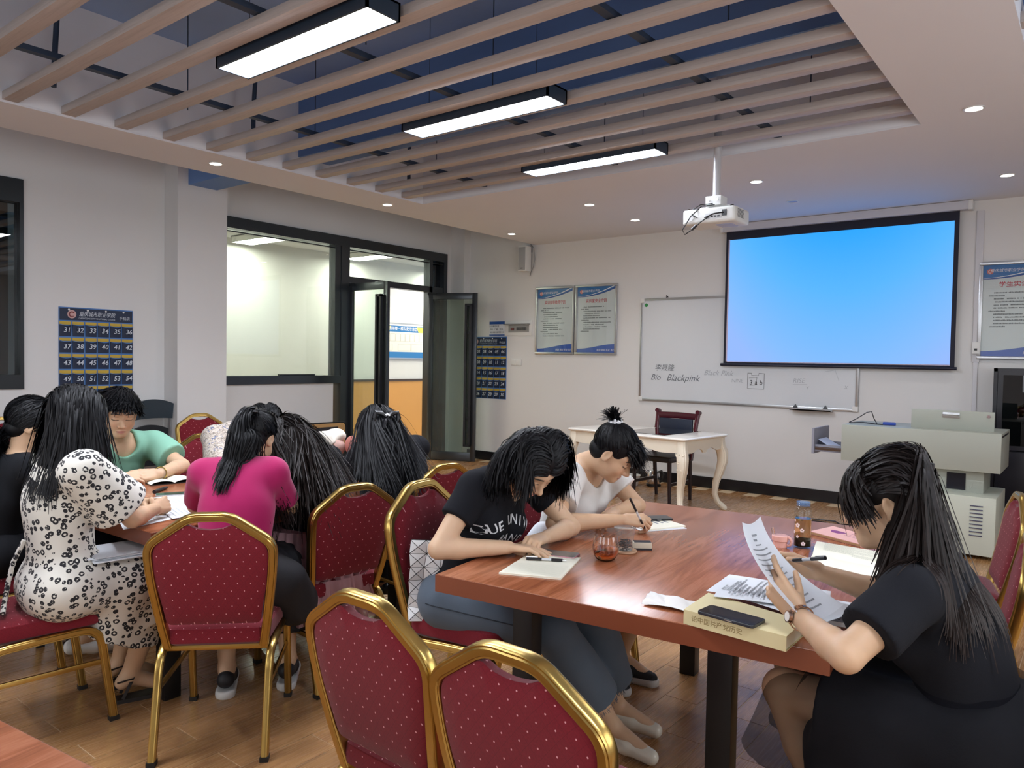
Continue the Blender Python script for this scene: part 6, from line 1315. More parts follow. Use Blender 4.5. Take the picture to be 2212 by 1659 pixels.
# --------------------------------------------------------------- woman in pink with a ponytail
def p_pink():
    J = POSE['pink']; t = start(J, 'woman in magenta top with a long black ponytail, seen from behind')
    head = (J['head'], frame(heading(93), 34, 2), 0.97)
    for S, d in (('L', (-0.5, 0.8, 0)), ('R', (-0.8, 0.5, 0))): J['hand'+S] = dict(d=d, n=(0, 0, -1), curl=(20, 25, 20), spread=4)
    do_body(t, J, head, LIGHT)
    o, _ = garment('top', shirt_sdf(J, 0.013, 0.85, 0.014, True, 0.0, head, True, 0.0), cloth('magenta_top', '#a81f5c', 0.85, 0.12, 600, 0.2), t, fold=0.006, seed=41)
    s = Sdf(); p = J['pelvis']; s.ell(p, V3(0.19, 0.15, 0.12), axes(J['hipR']-J['hipL'], J['chest']-p), 0.05)
    for S in 'LR':
        hp, kn = J['hip'+S], J['kn'+S]; s.cone(hp, kn, 0.12, 0.10, 0.05); s.cone(kn, kn+(J['an'+S]-kn)*0.72, 0.10, 0.11, 0.05, 'u', True)
    s.cone(J['hipR']+V3(0.06, 0.09, -0.02), J['hipR']+V3(0.03, 0.16, -0.12), 0.09, 0.10, 0.05)
    garment('skirt', s, M('black_voile', '#131318', 0.75, bump=0.12, bscale=200), t, fold=0.008, seed=42, f=(16, 16, 3))
    shoe_pair(t, J, M('sneaker_black', '#1b1b1f', 0.6), 'sneaker', False, M('sneaker_sole', '#d5d5d2', 0.5))
    rng = np.random.default_rng(35); tie = V3(0.012, -0.115, 0.070); cols = body_cols(J, 0.010, False); roots = scalp_roots(3000, rng, 0.05)
    S = sim_hair(head, roots, lambda q, t_, td: np.tile(V3(0, -1.0, -0.1), (len(q), 1)), 0.40+0.05*rng.uniform(-1, 1, 3000), cols, 24, 1.2, 0.002, rng, 0.003, tie=tie, gather=0.22)
    # spread the tail
    sp = rng.normal(size=(len(S), 1, 3))*V3(0.013, 0.013, 0.006); w = np.clip((np.arange(S.shape[1])-9)/10, 0, 1)[None, :, None]; S = S+sp*w
    h = do_hair(t, head, [(S, 0.0, rng)]); c, R, k = head; q = c+R@(tie*k)+R@V3(0, -0.012, 0); part('hair_tie', MB().lathe([(0.016, -0.008), (0.019, -0.003), (0.019, 0.003), (0.016, 0.008)], tuple(q), 16), BLACKP, h, True, world=True)
p_pink()
# --------------------------------------------------------------- woman with very long hair and tulle skirt
def p_tulle():
    J = POSE['tulle']; t = start(J, 'woman in black with very long loose hair and a pale pink tulle skirt')
    head = (J['head'], frame(heading(62), 42, 6), 0.97)
    do_body(t, J, head, LIGHT, boxes=False)
    garment('top', shirt_sdf(J, 0.016, 1.7, 0.014, True, 0.0, head, True, 0.004), cloth('black_knit', '#131418', 0.95, 0.2), t, fold=0.005, seed=51)
    t2 = NT('pink_tulle'); tr = t2.add('ShaderNodeBsdfTransparent'); df = t2.add('ShaderNodeBsdfDiffuse'); df.inputs[0].default_value = lin('#c39aa0'); mx = t2.add('ShaderNodeMixShader'); mx.inputs[0].default_value = 0.72; t2.link(tr.outputs[0], mx.inputs[1]); t2.link(df.outputs[0], mx.inputs[2]); t2.link(mx.outputs[0], t2.out.inputs['Surface'])
    p = J['pelvis']; s = Sdf(); s.ell(p+V3(0.0, 0, 0.0), V3(0.20, 0.17, 0.11), axes(J['hipR']-J['hipL'], J['chest']-p), 0.05)
    for S in 'LR': s.cone(J['hip'+S], J['kn'+S], 0.12, 0.12, 0.05)
    sk, _ = garment('skirt', s, cloth('pink_lining', '#a97d84', 0.9), t, fold=0.008, seed=52)
    for z0, r0, dz, sd in ((0.66, 0.205, 0.17, 0), (0.56, 0.245, 0.2, 1), (0.46, 0.27, 0.19, 2)):
        def fl(u, v, z0=z0, r0=r0, dz=dz, sd=sd):
            a = u*2*math.pi; rr = r0+0.03*v+(0.016*math.sin(a*31+sd)+0.010*math.sin(a*13+2*sd))*(0.25+v)
            return (p[0]-0.03+math.cos(a)*rr*1.05, p[1]+math.sin(a)*rr*1.02, z0-dz*v+0.008*math.sin(a*9+sd)*v)
        part('ruffle', MB().grid(fl, 200, 7), t2.m, sk, True, world=True)
    rng = np.random.default_rng(45); cols = body_cols(J, 0.010)+face_col(head); roots = scalp_roots(4200, rng, 0.05)
    def fl(q, t_, td):
        d = np.zeros_like(q); w = max(0, 1-1.8*t_); d[:, 0] = np.sign(q[:, 0]+0.01)*0.25*w; d[:, 1] = -0.9*w*bk(q)-0.05; d[:, 2] = 0.1*w; return d
    S = sim_hair(head, roots, fl, 0.50+0.08*rng.uniform(-1, 1, len(roots)), cols, 26, 0.8, 0.003, rng, 0.003, grav_dir=-heading(62)*0.9+DN)
    do_hair(t, head, [(S, 0.5, rng)], HAIRB)
p_tulle()
# --------------------------------------------------------------- woman with a hair bow
def p_bow():
    J = POSE['bow']; t = start(J, 'woman in black with long hair half tied by a black bow')
    head = (J['head'], frame(heading(58), 26, 2), 0.97); do_body(t, J, head, LIGHT, boxes=False)
    garment('top', shirt_sdf(J, 0.018, 1.5, 0.018, True, 0.0, head, True, 0.006), cloth('black_blouse', '#14151a', 0.9, 0.15), t, fold=0.006, seed=61)
    s = Sdf(); p = J['pelvis']; s.ell(p, V3(0.18, 0.145, 0.12), axes(J['hipR']-J['hipL'], J['chest']-p), 0.05)
    for S in 'LR': s.cone(J['hip'+S], J['kn'+S], 0.11, 0.08, 0.05); s.cone(J['kn'+S], J['an'+S], 0.08, 0.055, 0.03, 'u', True)
    garment('trousers', s, cloth('black_trousers', '#17181c', 0.9), t, fold=0.004, seed=62); shoe_pair(t, J, MATS['black_shoe'])
    rng = np.random.default_rng(55); cols = body_cols(J, 0.012)+face_col(head); roots = scalp_roots(4200, rng, 0.05)
    def fl(q, t_, td):
        d = np.zeros_like(q); w = max(0, 1-2.2*t_); d[:, 0] = np.sign(q[:, 0])*0.15*w; d[:, 1] = -0.85*w*bk(q); d[:, 2] = 0.1*w; return d
    S = sim_hair(head, roots, fl, 0.42+0.06*rng.uniform(-1, 1, len(roots)), cols, 24, 1.0, 0.003, rng, 0.003, grav_dir=-heading(60)*0.55+DN)
    S = S+(rng.normal(size=(len(S), 1, 3))*V3(0.02, 0.02, 0.0))*np.linspace(0, 1, S.shape[1])[None, :, None]**2
    h = do_hair(t, head, [(S, 0.1, rng)])
    c, R, k = head; q = c+R@(V3(0.012, -0.140, 0.012)*k); bt = M('bow_satin', '#121216', 0.35); m = MB()
    out = R@V3(0, -1, 0); rt = R[:, 0]; up = R[:, 2]
    for sx in (-1, 1):
        loop = [(0, 0), (0.03, 0.022), (0.062, 0.026), (0.070, 0.0), (0.060, -0.024), (0.03, -0.018)]; m.tube([tuple(q+rt*sx*a+up*b+out*0.012*math.sin(i)) for i, (a, b) in enumerate(loop)], 0.013, 7, None, True)
        m.tube([tuple(q), tuple(q+rt*sx*0.016-up*0.03+out*0.01), tuple(q+rt*sx*0.026-up*0.062+out*0.004)], 0.014, 6, [0.5, 1, 1.1])
    b = part('hair_bow', m, bt, h, True, world=True); part('bow_pearl', MB().tube([tuple(q+out*0.016+rt*0.012*math.cos(a)+up*0.012*math.sin(a)) for a in np.linspace(0.3, 2.6, 9)], 0.0055, 8), M('pearl', '#dfe2e6', 0.15), b, True, world=True)
p_bow()
# --------------------------------------------------------------- hidden woman in a beige print
def p_beige():
    J = POSE['beige']; t = start(J, 'person in beige printed blouse mostly hidden behind the magenta top')
    head = (J['head'], frame(heading(235), 35), 0.97); do_body(t, J, head, LIGHT, boxes=False)
    t2 = NT('beige_print'); n1 = t2.noise(t2.coord(), 34, 3, 0.6, 2.5); n2 = t2.noise(t2.coord(), 21, 2, 0.5, 1.5)
    c = t2.ramp(n1, [(0.30, '#5d5a55'), (0.42, '#a09487'), (0.52, '#c9bcae'), (0.62, '#d8d0c6'), (0.72, '#8e8378')]); c = t2.mix(t2.math('GREATER_THAN', n2, 0.62), c, '#6d7590'); t2.set(col=c, rough=0.8)
    garment('blouse', shirt_sdf(J, 0.022, 1.6, 0.02, True, 0.0, head, True, 0.012), t2.m, t, fold=0.008, seed=71)
    s = Sdf(); p = J['pelvis']; s.ell(p, V3(0.175, 0.14, 0.12), axes(J['hipR']-J['hipL'], J['chest']-p), 0.05)
    for S in 'LR': s.cone(J['hip'+S], J['kn'+S], 0.10, 0.075, 0.05); s.cone(J['kn'+S], J['an'+S], 0.075, 0.05, 0.03, 'u', True)
    garment('trousers', s, MATS['black_trousers'], t, fold=0.004, seed=72); shoe_pair(t, J, MATS['black_shoe'])
    rng = np.random.default_rng(65); roots = scalp_roots(2000, rng, 0.05); S = sim_hair(head, roots, loose(0.3, 0.8), 0.16, face_col(head), 14, 0.4, 0.002, rng); do_hair(t, head, [(S, 0.0, rng)])
p_beige()
# --------------------------------------------------------------- man in mint
def p_man():
    J = POSE['man']; t = start(J, 'man in mint green tee with short black hair and clasped hands')
    R = frame(heading(232), 17, -3); head = (J['head'], R, 1.06)
    J['handL'] = dict(d=(0.0, -1.0, 0.05), n=(-0.75, 0, -0.6), curls=[(18, 30, 20), (22, 32, 22), (26, 34, 22), (30, 34, 22)], spread=4, thumb=(0.3, 15), k=1.02)
    J['handR'] = dict(d=(0.15, 0.98, 0.02), n=(-0.55, 0.1, -0.8), curl=(30, 45, 30), spread=3, thumb=(0.3, 15), k=1.02)
    do_body(t, J, head, FAIR, True, lips=(0.50, 0.23, 0.20))
    o, (V, F) = garment('tee', shirt_sdf(J, 0.020, 0.66, 0.030, False, 0.020, head, True, 0.012), cloth('mint_tee', '#86b8a0', 0.9, 0.12), t, fold=0.008, seed=81)
    bv = BVHTree.FromPolygons([tuple(v) for v in V], [tuple(f) for f in F]); m = MB(); gv, gf = glyphs('MODERN', 0.075, 0, 0.0); vv = []
    Rc = axes(J['shR']-J['shL'], J['neck']-J['pelvis'])
    for a, b, c in gv:
        q = J['chest']+Rc[:, 1]*0.4-Rc[:, 0]*a+Rc[:, 2]*(b*1.1-0.06); h = bv.ray_cast(Vector(q), Vector(-Rc[:, 1]), 0.7); vv.append(tuple(np.array(h[0])+Rc[:, 1]*0.002) if h[0] is not None else tuple(q-Rc[:, 1]*0.25))
    m.raw(vv, gf); part('shirt_lettering', m, M('tee_ink', '#20303a', 0.7), o, world=True, weld=False)
    s = Sdf(); p = J['pelvis']; s.ell(p, V3(0.185, 0.145, 0.12), axes(J['hipR']-J['hipL'], J['chest']-p), 0.05)
    for S in 'LR': s.cone(J['hip'+S], J['kn'+S], 0.105, 0.08, 0.05); s.cone(J['kn'+S], J['an'+S], 0.08, 0.055, 0.03, 'u', True)
    garment('trousers', s, cloth('dark_trousers', '#20242a', 0.9), t, fold=0.004, seed=82); shoe_pair(t, J, MATS['black_shoe'])
    rng = np.random.default_rng(75); roots = scalp_roots(4500, rng, 0.058, -0.045)
    def fl(q, t_, td):
        d = np.zeros_like(q); f = np.clip((q[:, 1]+0.03)/0.06, 0, 1); d[:, 1] = 1.1*f-0.3*(1-f); d[:, 0] = 0.25+q[:, 0]*4; d[:, 2] = 0.15-0.55*(1-f)-0.5*t_*f; return d
    L = np.where(roots[:, 1] > 0.0, 0.072, np.where(roots[:, 2] > 0.06, 0.07, 0.035))*rng.uniform(0.8, 1.15, len(roots)); S = sim_hair(head, roots, fl, L, [], 12, 0.15, 0.004, rng, 0.010)
    do_hair(t, head, [(S, 0.0, rng)], capkw=dict(e=0.012, hairline=0.054))
    w0 = J['wrL']; d = nrm(J['wrL']-J['elL']); a1 = nrm(np.cross(d, V3(0, 0, 1))); a2 = np.cross(d, a1)
    part('bracelet', MB().tube([tuple(w0-d*0.03+(a1*math.cos(a)+a2*math.sin(a))*0.034) for a in np.linspace(0, 6.283, 25)[:-1]], 0.0032, 6, None, True), GOLD, t, True, world=True)
p_man()
# --------------------------------------------------------------- woman in the floral dress
def p_floral():
    J = POSE['floral']; t = start(J, 'woman in white dress with black flower print and long black hair')
    head = (J['head'], frame(heading(138), 14, 0), 0.96)
    J['handR'] = dict(d=(-0.45, 0.85, 0.10), n=(-0.75, -0.3, -0.5), curls=[(30, 40, 25), (34, 44, 25), (38, 46, 28), (40, 46, 28)], spread=4, thumb=(0.4, 15))
    J['handL'] = dict(d=(0.75, 0.62, 0.03), n=(0.3, -0.3, -0.9), curl=(45, 60, 40), spread=3, thumb=(0.3, 20))
    do_body(t, J, head, LIGHT)
    # flower print: rings of dark petals on off-white
    t2 = NT('floral_print'); co = t2.coord(); nz = t2.add('ShaderNodeTexNoise'); nz.inputs['Scale'].default_value = 22; t2.link(co, nz.inputs['Vector']); vv = t2.vadd(co, t2.vmul(nz.outputs['Color'], (0.012, 0.012, 0.012)))
    v1 = t2.add('ShaderNodeTexVoronoi'); v1.inputs['Scale'].default_value = 43; v1.inputs['Randomness'].default_value = 0.75; t2.link(vv, v1.inputs['Vector']); v2 = t2.add('ShaderNodeTexVoronoi'); v2.inputs['Scale'].default_value = 150; t2.link(vv, v2.inputs['Vector'])
    dd = v1.outputs['Distance']; ring = t2.math('LESS_THAN', t2.math('ABSOLUTE', t2.math('SUBTRACT', dd, 0.32)), 0.135); pet = t2.math('GREATER_THAN', t2.math('ADD', v2.outputs['Distance'], t2.math('MULTIPLY', ring, 0.0)), 0.22)
    rnd = t2.math('GREATER_THAN', t2.sep(v1.outputs['Color'])[0], 0.12); t2.set(col=t2.mix(t2.math('MULTIPLY', t2.math('MULTIPLY', ring, pet), rnd), '#d3d0c6', '#17171c'), rough=0.8, sheen=0.1); t2.bump(t2.noise(co, 300, 2), 0.1, 0.001)
    s = shirt_sdf(J, 0.018, 0.74, 0.046, True, 0.02, head, True, 0.020); p = J['pelvis']
    s.ell(p+V3(0, 0.0, -0.01), V3(0.168, 0.132, 0.115), axes(J['hipR']-J['hipL'], J['chest']-p), 0.05)
    for S in 'RL':
        hp, kn, an = J['hip'+S], J['kn'+S], J['an'+S]; s.cone(hp, kn, 0.102, 0.092, 0.06); s.cone(kn+V3(0, 0.0, 0.0), kn+V3(0.0, -0.02, -0.17), 0.098, 0.115, 0.06, 'u', True)
    s.cone(p+V3(0.10, 0.22, -0.02), V3(-3.10, 1.37, 0.32), 0.09, 0.10, 0.06, 'u', True); s.cone(V3(-3.10, 1.52, 0.47), V3(-3.11, 1.46, 0.26), 0.09, 0.10, 0.06, 'u', True); s.cone(p+V3(-0.08, 0.25, -0.03), V3(-3.28, 1.45, 0.3), 0.1, 0.12, 0.06, 'u', True)
    d_, (V, F) = garment('dress', s, t2.m, t, fold=0.009, seed=91, f=(8, 8, 4), h=0.006)
    part('waist_tie', MB().tube([(-3.17, 1.085, 0.74), (-3.19, 1.055, 0.66), (-3.20, 1.04, 0.58), (-3.18, 1.02, 0.505), (-3.13, 1.0, 0.49)], 0.009, 6), t2.m, d_, True, world=True)
    SB = M('sandal_black', '#1b1412', 0.5)
    for S in 'RL':
        an, to = J['an'+S], J['to'+S]; d = nrm((to-an)*V3(1, 1, 0)); sd = V3(-d[1], d[0], 0); a0 = V3(an[0], an[1], 0)-d*0.05; m = MB()
        pr = [(-0.0, -0.028), (0.05, -0.034), (0.12, -0.036), (0.19, -0.034), (0.235, -0.012), (0.235, 0.012), (0.19, 0.034), (0.12, 0.034), (0.05, 0.030), (0.0, 0.028)]
        M4 = Matrix(((d[0], sd[0], 0, a0[0]), (d[1], sd[1], 0, a0[1]), (0, 0, 1, 0), (0, 0, 0, 1))); m.prism(pr, 0.0, 0.016, M4); so = part('sandal', m, SB, t, world=True)
        for pth in ([(0.02, -0.034, 0.02), (0.05, -0.04, 0.085), (0.075, 0.0, 0.105), (0.05, 0.04, 0.085), (0.02, 0.034, 0.02)], [(0.0, -0.03, 0.09), (0.06, -0.042, 0.10), (0.08, 0.0, 0.112), (0.06, 0.042, 0.10), (0.0, 0.03, 0.09), (-0.02, 0.0, 0.088)], [(0.08, 0, 0.108), (0.12, 0, 0.078), (0.16, -0.004, 0.052)], [(0.155, -0.037, 0.015), (0.165, 0.0, 0.05), (0.155, 0.037, 0.015)]):
            part('sandal_strap', MB().sweep([tuple(M4 @ Vector(q)) for q in pth], [(-0.0015, -0.006), (0.0015, -0.006), (0.0015, 0.006), (-0.0015, 0.006)]), SB, so, world=True)
    rng = np.random.default_rng(85); cols = body_cols(J, 0.014)+face_col(head, 0.98); roots = scalp_roots(4200, rng, 0.05)
    S = sim_hair(head, roots, loose(0.40, 0.22), 0.315+0.04*rng.uniform(-1, 1, len(roots)), cols, 20, 1.3, 0.003, rng, 0.004)
    do_hair(t, head, [(S, 0.1, rng)])
p_floral()
# --------------------------------------------------------------- leftmost woman
def p_left():
    J = POSE['left']; t = start(J, 'woman in plain black top with a low knot of hair at the left edge')
    head = (J['head'], frame(heading(150), 16, 0), 0.97)
    J['handR'] = dict(d=(-0.45, 0.85, 0.05), n=(-0.7, -0.2, -0.6), curl=(35, 50, 30), spread=3); J['handL'] = dict(d=(0.75, 0.5, 0.1), n=(0.5, -0.4, -0.7), curl=(40, 55, 35), spread=3)
    do_body(t, J, head, LIGHT)
    garment('top', shirt_sdf(J, 0.016, 0.55, 0.02, True, 0.004, head, True, 0.005), cloth('black_top', '#17191d', 0.92, 0.15), t, fold=0.005, seed=101)
    s = Sdf(); p = J['pelvis']; s.ell(p, V3(0.18, 0.145, 0.12), axes(J['hipR']-J['hipL'], J['chest']-p), 0.05)
    for S in 'LR': s.cone(J['hip'+S], J['kn'+S], 0.11, 0.085, 0.05); s.cone(J['kn'+S], J['kn'+S]+(J['an'+S]-J['kn'+S])*0.5, 0.09, 0.10, 0.04, 'u', True)
    garment('skirt', s, cloth('black_skirt', '#15161a', 0.9), t, fold=0.005, seed=102); shoe_pair(t, J, M('white_shoe', '#d6d6d2', 0.5), 'shoe', False)
    rng = np.random.default_rng(95); cols = body_cols(J, 0.014, False)+face_col(head, 0.98); roots = scalp_roots(3200, rng, 0.05); tie = V3(0.0, -0.105, -0.075)
    S = sim_hair(head, roots, lambda q, t_, td: np.tile(V3(-0.5, -0.9, -0.15), (len(q), 1)), 0.15+0.05*rng.uniform(-1, 1, len(roots)), cols, 14, 0.35, 0.008, rng, 0.006, tie=tie)
    sp = rng.normal(size=(len(S), 1, 3))*V3(0.022, 0.022, 0.016); w = np.clip((np.arange(S.shape[1])-9)/6, 0, 1)[None, :, None]; S = S+sp*w
    do_hair(t, head, [(S, 0.1, rng)])
p_left()
# =====================================================================  THINGS ON THE TABLES AND FLOOR
TZ = 0.7503
def slab(corners, z0, z1):
    """thin slab over four corners (x, y)"""
    m = MB(); m.raw([(x, y, z0) for x, y in corners]+[(x, y, z1) for x, y in corners], [(3, 2, 1, 0), (4, 5, 6, 7), (0, 1, 5, 4), (1, 2, 6, 5), (2, 3, 7, 6), (3, 0, 4, 7)]); return m
def bil(c, u, v): return tuple((1-u)*(1-v)*c[0][i]+u*(1-v)*c[1][i]+u*v*c[2][i]+(1-u)*v*c[3][i] for i in (0, 1))
def flat(name, label, cat, corners, z0, z1, mat, partname='cover', group=None):
    cx = sum(c[0] for c in corners)/4; cy = sum(c[1] for c in corners)/4; t = thing(name, label, cat, (cx, cy, z0), 0, group); part(partname, slab(corners, z0, z1), mat, t, world=True); return t
def script_lines(t, corners, z, n, name='print', mat=None, seed=1, fill=(0.5, 0.95), u0=0.1, u1=0.9, v0=0.08, v1=0.92, h=0.35, along='u', ch=0.02):
    rg = random.Random(seed); m = MB()
    for i in range(n):
        a = v0+(v1-v0)*(i+0.5)/n; hh = (v1-v0)/n*h*0.5; x = u0; lim = u0+(u1-u0)*rg.uniform(*fill)
        while x < lim:
            w = ch*rg.uniform(0.5, 1.0)
            if rg.random() > 0.1:
                q = [(x, a-hh), (x+w*0.8, a-hh), (x+w*0.8, a+hh), (x, a+hh)]; q = q if along == 'u' else [(b, c) for c, b in q]
                m.raw([bil(corners, *p)+(z,) for p in q], [(0, 1, 2, 3)])
            x += w
    o = part(name, m, mat or M('faint_print', '#8f9398', 0.8), t, world=True, weld=False); o['kind'] = 'stuff'; return o
def rect(cx, cy, w, h, a):
    c, s = math.cos(a), math.sin(a); return [(cx+c*x-s*y, cy+s*x+c*y) for x, y in ((-w/2, -h/2), (w/2, -h/2), (w/2, h/2), (-w/2, h/2))]
def phone(label, cx, cy, z, a, screen, case='#2a2c31', L=0.155, Wd=0.075):
    t = thing('smartphone', label, 'phone', (cx, cy, z), a)
    o = fillet([(-L/2, -Wd/2), (L/2, -Wd/2), (L/2, Wd/2), (-L/2, Wd/2)], 0.01, 4, True); part('phone_body', MB().prism(o, 0, 0.0085), M('phone_'+case[1:], case, 0.25, 0.4), t, bevel=0.002)
    i = [(x*0.975, y*0.95) for x, y in o]; part('screen', MB().prism(i, 0.0084, 0.0089), screen, t)
    part('camera_bump', MB().lim(L/2-0.02, L/2-0.008, Wd/2-0.024, Wd/2-0.008, -0.0005, 0.0), BLACKP, t) if False else part('side_button', MB().lim(0.0, 0.022, -Wd/2-0.0008, -Wd/2, 0.003, 0.0055), CHROME, t); return t
def pen(label, p0, p1, r=0.0052, grip='#141418', clear=True):
    p0 = Vector(p0); p1 = Vector(p1); d = p1-p0; t = thing('pen', label, 'pen', tuple(p0)); L = lambda u: tuple(p0+d*u)
    part('barrel', MB().cyl(L(0.0), L(0.38), r, n=12), M('pen_black', grip, 0.35), t, True, world=True); part('clear_barrel', MB().cyl(L(0.38), L(0.62), r*0.9, n=12), M('pen_grey', '#c3c5c8', 0.3), t, True, world=True)
    part('grip', MB().cyl(L(0.62), L(0.9), r, n=12), MATS['pen_black'], t, True, world=True); part('tip', MB().cyl(L(0.9), L(1.0), r*0.8, r*0.15, 12), CHROME, t, True, world=True)
    part('clip', MB().tube([tuple(p0+Vector((0, 0, r*1.15))), tuple(p0+d*0.28+Vector((0, 0, r*1.3)))], 0.0013, 5), CHROME, t, world=True); return t
SCR_OFF = M('screen_off', '#15181c', 0.08); LINE = M('rule_line', '#b9bcae', 0.8)
# ---- right table: the woman in jeans
c = [(-1.526, 1.893), (-1.337, 1.974), (-1.429, 2.232), (-1.594, 2.135)]; md = [bil(c, 0, 0.58), bil(c, 1, 0.58)]
t = thing('notebook', 'open lined notebook in front of the woman in jeans', 'notebook', (-1.46, 2.05, TZ))
part('lower_page', slab([c[0], c[1], md[1], md[0]], TZ, TZ+0.006), CREAM, t, world=True); part('upper_page', slab([md[0], md[1], c[2], c[3]], TZ, TZ+0.005), CREAM, t, world=True)
m = MB()
for i in range(13):
    v = 0.05+0.5*i/13; m.raw([bil(c, 0.05, v)+(TZ+0.0063,), bil(c, 0.95, v)+(TZ+0.0063,), bil(c, 0.95, v+0.003)+(TZ+0.0063,), bil(c, 0.05, v+0.003)+(TZ+0.0063,)], [(0, 1, 2, 3)])
o = part('ruled_lines', m, LINE, t, world=True, weld=False); o['kind'] = 'stuff'
pen('black and clear pen lying across the open lined notebook', (-1.55, 2.075, TZ+0.0115), (-1.43, 2.145, TZ+0.0115))
phone('grey phone in a pink case under the hand of the woman in jeans', -1.52, 2.215, TZ, math.radians(17), M('screen_grey', '#5c6668', 0.12), '#c08a94')
def cup_glass(name, t, prof, mat): return part(name, MB().lathe(prof, (0, 0, 0), 40), mat, t, True)
CLEAR = NT('clear_glass'); CLEAR.set(col='#ffffff', rough=0.0, trans=1.0, ior=1.45); CLEAR = CLEAR.m
t = thing('glass_cup', 'round glass cup half full of amber tea', 'cup', (-1.355, 2.278, TZ))
part('glass', MB().lathe([(0.0001, 0.0), (0.024, 0.0), (0.034, 0.006), (0.045, 0.026), (0.047, 0.045), (0.044, 0.070), (0.040, 0.088), (0.0385, 0.088), (0.0425, 0.069), (0.0452, 0.045), (0.0432, 0.027), (0.033, 0.009), (0.023, 0.004), (0.0001, 0.004)], n=40), CLEAR, t, True)
TEA = NT('amber_tea'); TEA.set(col='#c96a34', rough=0.0, trans=1.0, ior=1.33); TEA = TEA.m
part('tea', MB().lathe([(0.0001, 0.0045), (0.023, 0.0045), (0.0325, 0.0095), (0.0427, 0.027), (0.0447, 0.042), (0.0001, 0.042)], n=36), TEA, t, True)
part('handle', MB().tube([(-0.028, 0.030, 0.075), (-0.040, 0.040, 0.078), (-0.050, 0.046, 0.060), (-0.047, 0.044, 0.035), (-0.034, 0.032, 0.026)], 0.0042, 10), CLEAR, t, True)
t = thing('plastic_cup', 'clear plastic cup with dark tea leaves on a wooden coaster', 'cup', (-1.362, 2.425, TZ+0.008))
part('cup_wall', MB().lathe([(0.0285, 0.001), (0.036, 0.078), (0.040, 0.080), (0.040, 0.083), (0.0355, 0.082)], n=36), glassy('thin_plastic', '#f2f2f2', 2.0, 0.05, 0.08), t, True); part('cup_base', MB().lathe([(0.0001, 0.0), (0.0285, 0.0), (0.0285, 0.002), (0.0001, 0.002)], n=30), MATS['thin_plastic'], t, True)
m = MB(); rg = random.Random(3)
for i in range(70):
    a = rg.uniform(0, 6.28); r = 0.023*math.sqrt(rg.random()); z = rg.uniform(0.004, 0.036); m.box((r*math.cos(a), r*math.sin(a), z), (0.012, 0.004, 0.003), None, rg.uniform(0, 3.1))
o = part('tea_leaves', m, M('dark_leaves', '#221a1c', 0.6), t, weld=False); o['kind'] = 'stuff'
t = thing('coaster', 'round wooden coaster under the clear plastic cup', 'coaster', (-1.362, 2.425, TZ)); part('disc', MB().lathe([(0.0001, 0), (0.044, 0), (0.046, 0.004), (0.044, 0.008), (0.0001, 0.008)], n=32), M('coaster_wood', '#b08a6a', 0.6, var=0.08), t, True)
t = thing('small_carton', 'small dark and cream carton behind the clear plastic cup', 'box', (-1.335, 2.505, TZ), math.radians(38)); part('carton', MB().lim(-0.035, 0.035, -0.02, 0.02, 0, 0.028), M('carton_cream', '#cfc8b4', 0.6), t, bevel=0.001); part('carton_band', MB().lim(-0.0355, 0.0355, -0.0205, 0.0205, 0.0, 0.007).lim(-0.03, 0.034, -0.018, 0.018, 0.028, 0.0286), M('carton_dark', '#2a2a30', 0.5), t, weld=False)
# ---- right table: the woman in white
c = rect(-1.485, 2.905, 0.205, 0.15, math.radians(64)); t = flat('notebook', 'open notebook with handwriting under the hand of the woman in white', 'notebook', c, TZ, TZ+0.007, CREAM, 'page_block'); script_lines(t, c, TZ+0.0073, 6, 'handwriting', M('hand_ink', '#6b6f78', 0.8), 5, (0.6, 0.95), 0.5, 0.95, 0.1, 0.9, 0.4, 'v', 0.03)
part('second_sheet', slab(rect(-1.475, 2.89, 0.21, 0.15, math.radians(58)), TZ-0.0001, TZ+0.0015), PAPER, t, world=True)
phone('black phone lying on the far end of the notebook of the woman in white', -1.535, 2.985, TZ+0.0075, math.radians(50), SCR_OFF, '#1d1e22')
pen('black pen held upright by the woman in white', (-1.463, 2.640, 0.905), (-1.432, 2.722, 0.765), 0.0048)
# ---- right table: the reading woman
m = MB(); rg = random.Random(8)
def tis(u, v):
    x = (u-0.5)*0.17; y = (v-0.5)*0.10; return (-0.945+x*0.96-y*0.1, 1.985+x*0.14+y, TZ+0.004+0.020*(abs(math.sin(7*u+2*v))*math.sin(math.pi*v)*0.8+0.3*abs(math.sin(11*v+3*u)))*(1-0.75*max(0, u-0.55)/0.45))
t = thing('tissue', 'crumpled white tissue left of the cream book', 'tissue', (-0.945, 1.985, TZ)); part('paper', MB().grid(tis, 26, 16), M('tissue_white', '#e2e0db', 0.9), t, True, world=True)
c = [(-0.862, 1.862), (-0.583, 1.842), (-0.584, 1.985), (-0.872, 2.045)]; t = thing('thick_book', 'thick cream paperback under the phone and the sheets', 'book', (-0.72, 1.93, TZ)); BK = M('book_cream', '#d8cb9c', 0.6, var=0.02)
part('cover', slab(c, TZ+0.036, TZ+0.0385).raw(*(lambda s: (s.v, s.f))(slab(c, TZ, TZ+0.002))).raw(*(lambda s: (s.v, s.f))(slab([c[0], c[1], bil(c, 1, 0.015), bil(c, 0, 0.015)], TZ+0.002, TZ+0.036))), BK, t, world=True, weld=False); i = [bil(c, 0.012, 0.02), bil(c, 0.988, 0.02), bil(c, 0.988, 0.98), bil(c, 0.012, 0.98)]; part('page_block', slab(i, TZ+0.002, TZ+0.036), M('page_edges', '#e3dcc0', 0.8), t, world=True)
